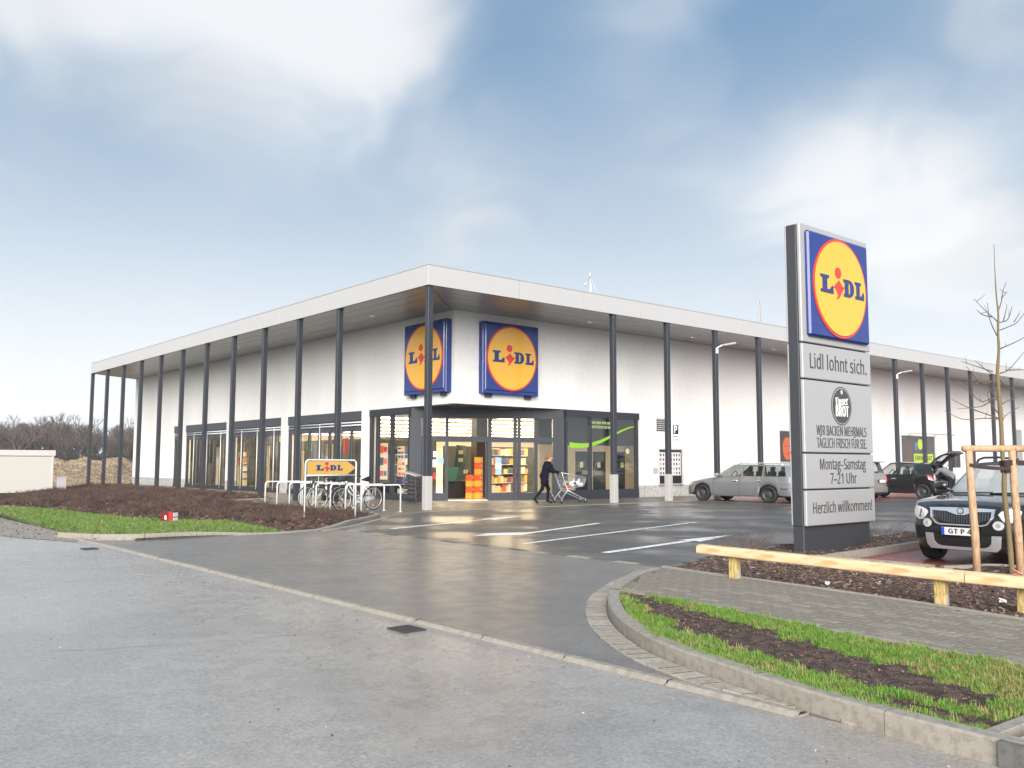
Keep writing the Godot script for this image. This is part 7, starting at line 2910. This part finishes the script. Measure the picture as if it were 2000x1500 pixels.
func poster_case(label: String, a: Vector3, b: Vector3, fill: Callable) -> void:
	var o := thing("poster_case", label, "display case", Vector3((a.x + b.x) * 0.5, a.y, WZ), 0.0)
	var t := 0.06
	one("back_plate", Vector3(a.x + t, a.y + t, WZ + 0.004), Vector3(b.x - t, b.y - t, WZ + 0.03), M.anthracite, o)
	one("frame_side", Vector3(a.x, a.y, WZ), Vector3(a.x + t, b.y, WZ + 0.09), M.steel, o, 0.006)
	one("frame_side", Vector3(b.x - t, a.y, WZ), Vector3(b.x, b.y, WZ + 0.09), M.steel, o, 0.006)
	one("frame_top", Vector3(a.x + t, b.y - t, WZ), Vector3(b.x - t, b.y, WZ + 0.09), M.steel, o, 0.006)
	one("frame_bottom", Vector3(a.x + t, a.y, WZ), Vector3(b.x - t, a.y + t, WZ + 0.09), M.steel, o, 0.006)
	fill.call(o)
	one("pane", Vector3(a.x + t, a.y + t, WZ + 0.07), Vector3(b.x - t, b.y - t, WZ + 0.076), M.lens_glass, o)


func build_wall_things() -> void:
	var w := WZ + 0.031
	poster_case("grey poster case full of small product pictures, right of the entrance", Vector3(30.9, 0.52, 0), Vector3(32.62, 2.17, 0), func(o: Node3D) -> void:
		one("poster", Vector3(31.0, 0.95, w), Vector3(32.5, 2.0, w + 0.004), M.white_plain, o)
		for i in 8:
			for j in 5:
				var m: Material = [M.anthracite, M.anthracite, M.pylon_core, M.sign_red, M.column_cladding][rng.randi() % 5]
				if m == M.sign_red and rng.randf() < 0.6:
					m = M.anthracite
				var st := new_st()
				var cx := 31.1 + i * 0.185
				var cy := 1.06 + j * 0.205
				prism(st, pv([cx - 0.04, cy - 0.06, cx + 0.03, cy - 0.07, cx + 0.05, cy + 0.02, cx + 0.02, cy + 0.065, cx - 0.045, cy + 0.05]), 0.003, Transform3D(Basis(), Vector3(0, 0, w + 0.004)), false)
				put("product_picture", st, m, o, true)
		one("caption_band", Vector3(31.0, 0.62, w), Vector3(32.5, 0.92, w + 0.004), M.black_plastic, o))
	var face := mat("portrait_orange", lin(0.62, 0.13, 0.04), 0.5)
	poster_case("poster case with a large orange portrait, partly behind the pylon sign", Vector3(40.45, 1.55, 0), Vector3(43.2, 3.25, 0), func(o: Node3D) -> void:
		one("poster", Vector3(40.55, 1.65, w), Vector3(43.1, 3.15, w + 0.004), mat("poster_umber", lin(0.07, 0.055, 0.05), 0.5), o)
		var st := new_st()
		prism(st, ellipse(41.25, 2.3, 0.42, 0.6, 32), 0.004, Transform3D(Basis(), Vector3(0, 0, w + 0.004)), false)
		put("portrait", st, face, o, true)
		for e in [[41.12, 2.42, 0.07, 0.03], [41.4, 2.42, 0.07, 0.03], [41.27, 2.0, 0.12, 0.03]]:
			st = new_st()
			prism(st, ellipse(e[0], e[1], e[2], e[3], 14), 0.003, Transform3D(Basis(), Vector3(0, 0, w + 0.0085)), false)
			put("portrait_feature", st, M.poster_umber, o, true))
	var lime := mat("poster_lime", lin(0.55, 0.72, 0.06), 0.5)
	poster_case("dark poster case with a long-haired figure and a lime green caption", Vector3(53.6, 1.25, 0), Vector3(58.2, 3.3, 0), func(o: Node3D) -> void:
		one("poster", Vector3(53.7, 1.35, w), Vector3(58.1, 3.2, w + 0.004), mat("poster_grey", lin(0.10, 0.10, 0.10), 0.5), o)
		var st := new_st()
		prism(st, pv([54.3, 1.36, 54.35, 2.4, 54.6, 3.0, 54.95, 3.05, 55.15, 2.6, 55.1, 1.36]), 0.004, Transform3D(Basis(), Vector3(0, 0, w + 0.004)), false)
		put("figure", st, mat("poster_brown", lin(0.16, 0.10, 0.07), 0.5), o, true)
		one("caption", Vector3(55.3, 1.6, w + 0.004), Vector3(57.9, 2.15, w + 0.008), lime, o)
		st = new_st()
		prism(st, ellipse(56.2, 2.75, 0.34, 0.34, 24), 0.004, Transform3D(Basis(), Vector3(0, 0, w + 0.004)), false)
		put("round_flash", st, lime, o, true)
		one("blue_flash", Vector3(55.5, 2.4, w + 0.004), Vector3(55.75, 2.85, w + 0.008), mat("poster_blue", lin(0.1, 0.3, 0.6), 0.5), o)
		letters("caption_lettering", "EINFACH GUT", 0.4, 2.3, Transform3D(Basis(), Vector3(56.6, 1.88, w + 0.011)), M.black_plastic, o, true, 0.003))
	var st := new_st(true)
	tube(st, [Vector3(54.3, 3.42, WZ + 0.35), Vector3(60.5, 3.42, WZ + 0.35)], 0.03, 6)
	tube(st, [Vector3(54.5, 3.42, WZ + 0.35), Vector3(54.5, 3.25, WZ)], 0.02, 6)
	tube(st, [Vector3(58.0, 3.42, WZ + 0.35), Vector3(58.0, 3.25, WZ)], 0.02, 6)
	tag(put("lamp_bar", st, M.steel), "thin steel lamp bar over the lime captioned poster case", "lamp bar")
	# parking sign on the second column right of the corner
	var sg := thing("parking_sign", "white sign with a black P on a grey column right of the entrance", "sign", Vector3(28.27, 2.32, CZ - 0.02))
	one("sign_plate", Vector3(28.05, 2.32, CZ - 0.044), Vector3(28.5, 3.1, CZ - 0.03), M.white_plain, sg, 0.004)
	one("black_field", Vector3(28.10, 2.68, CZ - 0.03), Vector3(28.45, 3.05, CZ - 0.026), M.black_plastic, sg)
	letters("lettering", "P", 0.42, 0.2, Transform3D(Basis(), Vector3(28.26, 2.865, CZ - 0.023)), M.white_plain, sg, true, 0.004)
	letters("lettering", "90 Min.", 0.09, 0.3, Transform3D(Basis(), Vector3(28.27, 2.58, CZ - 0.028)), M.black_plastic, sg, true, 0.004)
	letters("lettering", "mit Parkscheibe\nnur für Kunden", 0.05, 0.36, Transform3D(Basis(), Vector3(28.27, 2.44, CZ - 0.028)), M.black_plastic, sg, false, 0.004)
	var nt := thing("wall_notice", "small white notice sheet on the wall beside the entrance glass", "notice", Vector3(30.25, 1.45, WZ))
	one("sheet", Vector3(30.08, 1.45, WZ + 0.002), Vector3(30.42, 1.92, WZ + 0.01), M.white_plain, nt)
	for i in 7:
		one("text_line", Vector3(30.12, 1.52 + i * 0.05, WZ + 0.01), Vector3(30.12 + rng.randf_range(0.15, 0.25), 1.528 + i * 0.05, WZ + 0.012), M.column_cladding, nt)
	# floodlights on two columns
	for g in [[Vector3(31.09, 6.33, CZ - 0.02), "white floodlight on an arm, left of the pylon sign", 1.0], [Vector3(47.0, 6.25, CZ - 0.02), "white floodlight on an arm, right of the pylon sign", 1.0]]:
		var o := thing("floodlight", g[1], "lamp", g[0], 0.0, "floodlights under the canopy edge")
		st = new_st(true)
		tube(st, [Vector3(0.0, -0.1, -0.03), Vector3(0, 0.12, 0.03), Vector3(0.12, 0.22, 0.2)], 0.03, 8)
		put("arm", st, M.white_plain, o)
		st = new_st()
		box(st, Vector3(0.0, -0.02, 0.0), Vector3(0.12, 0.24, 0.08), Basis(), 0.02)
		put("bracket", st, M.white_plain, o)
		st = new_st()
		box(st, Vector3(0.38, 0.26, 0.32), Vector3(0.62, 0.09, 0.3), Basis(Vector3.UP, -0.5) * Basis(Vector3(0, 0, 1), 0.18), 0.03)
		put("lamp_head", st, M.pylon_panel, o)
	var bx0 := thing("wall_mailbox", "dark box fixed beside a grey column behind the hatchback", "box", Vector3(53.9, 1.35, CZ - 0.14))
	one("box_body", Vector3(53.5, 1.3, CZ - 0.35), Vector3(54.15, 2.2, CZ + 0.1), M.pylon_core, bx0, 0.03)
	one("lid", Vector3(53.46, 2.2, CZ - 0.38), Vector3(54.19, 2.27, CZ + 0.12), M.anthracite, bx0, 0.02)
	basket_rack()
	for g in [[Vector3(30.24, HT, -30), 3.0, "thin aerial mast on the store roof behind the corner", 0.0], [Vector3(44.3, HT, -30), 2.0, "narrow pale hoop mast on the store roof left of the pylon sign", 1.0]]:
		var o := thing("roof_mast", g[2], "mast", g[0])
		st = new_st(true)
		if g[3] > 0.5:
			tube(st, [Vector3(-0.17, -0.2, 0), Vector3(-0.13, 2.95, 0), Vector3(-0.07, 3.13, 0), Vector3(0.07, 3.13, 0), Vector3(0.14, 2.95, 0), Vector3(0.19, -0.2, 0)], 0.04, 6)
			put("hoop", st, M.column_cladding, o)
			st = new_st()
			box(st, Vector3(0, -0.05, 0), Vector3(0.5, 0.3, 0.3))
			put("foot", st, M.column_cladding, o)
		else:
			tube(st, [Vector3(-0.12, -0.2, 0), Vector3(-0.02, 2.6, 0), Vector3(0.02, 2.6, 0), Vector3(0.28, -0.2, 0)], 0.03, 5)
			tube(st, [Vector3(0, 2.55, 0), Vector3(0, 2.95, 0)], 0.04, 5)
			put("pole", st, M.steel, o)
			st = new_st(true)
			tube(st, [Vector3(0, 2.6, 0), Vector3(-0.35, 2.15, 0)], 0.03, 5)
			tube(st, [Vector3(0, 2.8, 0), Vector3(-1.2, -0.2, 0)], 0.008, 3)
			tube(st, [Vector3(0, 2.8, 0), Vector3(1.6, -0.2, 0)], 0.008, 3)
			put("stay", st, M.steel, o)


# dark stand of wire trays with a sloping lid, by the corner column
func basket_rack() -> void:
	var o := thing("basket_stand", "dark wire basket stand with a sloping grey lid beside the corner column", "stand", Vector3(19.0, 0.006, -28.35), 0.65)
	for i in 5:
		var st := new_st(true)
		var y := 0.2 + i * 0.15
		var c := [Vector3(-0.3, y, 0.22), Vector3(0.3, y, 0.22), Vector3(0.3, y, -0.22), Vector3(-0.3, y, -0.22)]
		for k in 4:
			tube(st, [c[k], c[(k + 1) % 4]], 0.012, 6)
		for k in range(1, 6):
			tube(st, [(c[0] as Vector3).lerp(c[1], k / 6.0), (c[3] as Vector3).lerp(c[2], k / 6.0)], 0.005, 4)
		put("tray", st, M.anthracite_light, o)
		st = new_st()
		box(st, Vector3(0, y + 0.05, 0), Vector3(0.56, 0.09, 0.4), Basis(), 0.01)
		put("basket", st, M.black_plastic, o)
	var st := new_st(true)
	for x in [-0.3, 0.3]:
		tube(st, [Vector3(x, 0.02, 0.26), Vector3(x * 0.85, 0.14, 0.22), Vector3(x, 0.98, 0.22)], 0.014, 6)
		tube(st, [Vector3(x, 0.02, -0.24), Vector3(x, 1.12, -0.22)], 0.014, 6)
	tube(st, [Vector3(-0.3, 0.03, 0.26), Vector3(0.3, 0.03, 0.26)], 0.014, 6)
	put("frame", st, M.anthracite_light, o)
	st = new_st()
	box(st, Vector3(0, 1.06, 0), Vector3(0.74, 0.04, 0.58), Basis(Vector3.RIGHT, 0.27), 0.012)
	put("lid", st, M.column_cladding, o)


# ---------------------------------------------------------------- beyond

func bare_tree(sd: int) -> ArrayMesh:
	var g := RandomNumberGenerator.new()
	g.seed = sd
	var st := new_st()
	var grow := func(self_f: Callable, p: Vector3, d: Vector3, l: float, r: float, lev: int) -> void:
		var q := p + d * l
		var mid := p.lerp(q, 0.5) + Vector3(g.randf_range(-1, 1), 0, g.randf_range(-1, 1)) * l * 0.06
		st.set_color(Color(0.085, 0.071, 0.060) if lev > 1 else Color(0.115, 0.088, 0.073))
		tube(st, [p, mid, q], [r, r * 0.85, r * 0.62], 4 if lev > 2 else 3, false)
		if lev == 0:
			return
		var n := 3 if lev > 2 else 4
		for i in n:
			var ph := g.randf() * TAU
			var ax := Vector3(cos(ph), 0.15, sin(ph)).normalized()
			var nd := (d * g.randf_range(0.65, 1.0) + ax * g.randf_range(0.4, 0.85) + Vector3(0, 0.14, 0)).normalized()
			self_f.call(self_f, p.lerp(q, g.randf_range(0.55, 1.0)), nd, l * g.randf_range(0.6, 0.82), r * 0.58, lev - 1)
	grow.call(grow, Vector3.ZERO, Vector3.UP, 2.4, 0.17, 5)
	st.generate_normals()
	return st.commit()


func build_background() -> void:
	# pale site cabin and grey cabinet at the left
	var d := Vector3(-0.985, 0, -0.17)
	var a := Vector3(11.0, 0, -47.7)
	var cabin := thing("site_cabin", "plain cream flat-roofed cabin at the far left edge", "cabin", a + d * 3.0)
	var bs := Basis(-d, Vector3.UP, -d.cross(Vector3.UP))
	var cream := mat("cabin_cream", lin(0.43, 0.42, 0.395), 0.7)
	var c := a + d * 3.0 - bs.z * 0.0
	if bs.z.z < 0:
		bs = Basis(-d, Vector3.UP, d.cross(Vector3.UP))
	var st := new_st()
	box(st, c - bs.z * 1.3 + Vector3(0, 0.88, 0), Vector3(6.0, 1.76, 2.6), bs, 0.01)
	put("wall", st, cream, cabin, true)
	st = new_st()
	box(st, c - bs.z * 1.3 + Vector3(0, 1.915, 0), Vector3(6.1, 0.28, 2.7), bs, 0.012)
	put("roof", st, mat("cabin_roof", lin(0.46, 0.45, 0.43), 0.6), cabin, true)
	for x in [2.93, 0.0, -2.93]:
		st = new_st()
		box(st, c + bs.x * x + bs.z * 0.012 + Vector3(0, 0.88, 0), Vector3(0.09, 1.77, 0.03), bs)
		put("corner_trim", st, M.cabin_roof, cabin, true)
	var cab := thing("utility_cabinet", "small pale grey utility cabinet beside the cream cabin", "cabinet", a + Vector3(0.35, 0, 0.1))
	st = new_st()
	box(st, Vector3(0, 0.36, 0), Vector3(0.42, 0.72, 0.35), bs, 0.02)
	put("body", st, M.pylon_panel, cab)
	st = new_st()
	box(st, Vector3(0, 0.74, 0), Vector3(0.46, 0.05, 0.39), bs, 0.01)
	put("lid", st, M.column_cladding, cab)
	# sandy mound behind
	var mound := pv([9.0, -62, 13, -58.5, 24, -66, 40, -80, 36, -100, 14, -86, 8, -72])
	var nm := seeded_noise(55, 0.16)
	var sand := mat("sand", lin(0.46, 0.36, 0.24), 0.95)
	sand.albedo_texture = M.soil.albedo_texture
	triplanar(sand, 2.5)
	var hm := func(v: Vector2) -> float:
		var e := to_line(v, PackedVector2Array([Vector2(9.5, -66), Vector2(14, -69), Vector2(20, -75), Vector2(34, -88)]))
		return -0.05 + 1.15 * smoothstep(8.5, 1.5, e) * (0.95 + 1.3 * nm.get_noise_2d(v.x, v.y)) + nm.get_noise_2d(v.x * 5, v.y * 5) * 0.4
	bumpy("sand_mound", mound, 0.45, hm, sand)
	var places := []
	for v in spots_in(mound, 260):
		var s := rng.randf_range(0.35, 0.9)
		places.append(turned(Vector3(s * 0.5, s * 0.22, s * 0.5), Vector3(v.x, hm.call(v) - 0.02, v.y), 0.4))
	tag(scatter("dry_grass", blade_mesh(12, 9), mat("dry_grass", lin(0.42, 0.33, 0.18), 0.9), places), "dry straw-coloured grass on the sandy mound", "grass", "", "stuff")
	# bare winter wood along the skyline, behind the cabin and round the meadow across the road
	var kinds := [bare_tree(2), bare_tree(5), bare_tree(9), bare_tree(14)]
	var rows := [[], [], [], []]
	for i in 620:
		var ang := deg_to_rad(rng.randf_range(-12.0, 36.0))
		var r := rng.randf_range(150.0, 215.0)
		var s := rng.randf_range(0.85, 1.4) * r / 160.0
		rows[rng.randi() % 4].append(Transform3D(Basis(Vector3.UP, rng.randf() * TAU) * Basis.from_scale(Vector3(s * 1.1, s, s * 1.1)), Vector3(sin(ang) * r, -0.3, -cos(ang) * r)))
	for i in 420:
		var z := rng.randf_range(-170.0, 30.0)
		var s := rng.randf_range(0.8, 1.3)
		rows[rng.randi() % 4].append(Transform3D(Basis(Vector3.UP, rng.randf() * TAU) * Basis.from_scale(Vector3(s * 1.1, s, s * 1.1)), Vector3(rng.randf_range(-62.0, -46.0), -0.3, z)))
	for k in 4:
		tag(scatter("bare_wood", kinds[k], M.bare_wood, rows[k]), "bare brown winter wood along the skyline at the left", "wood", "", "stuff")
	# undergrowth that closes the foot of the wood
	var brush := []
	for i in 2600:
		var ang := deg_to_rad(rng.randf_range(-12.0, 36.0))
		var r := rng.randf_range(146.0, 200.0)
		var s := rng.randf_range(4.0, 9.0)
		brush.append(Transform3D(Basis(Vector3.UP, rng.randf() * TAU) * Basis.from_scale(Vector3(s * 1.6, s, s * 1.6)), Vector3(sin(ang) * r, -0.3, -cos(ang) * r)))
	tag(scatter("undergrowth", twig_mesh(71, 26, 0.42, 0.006, 0.9), mat("brush_brown", lin(0.06, 0.05, 0.04), 0.95), brush), "brown undergrowth at the foot of the far wood", "undergrowth", "", "stuff")
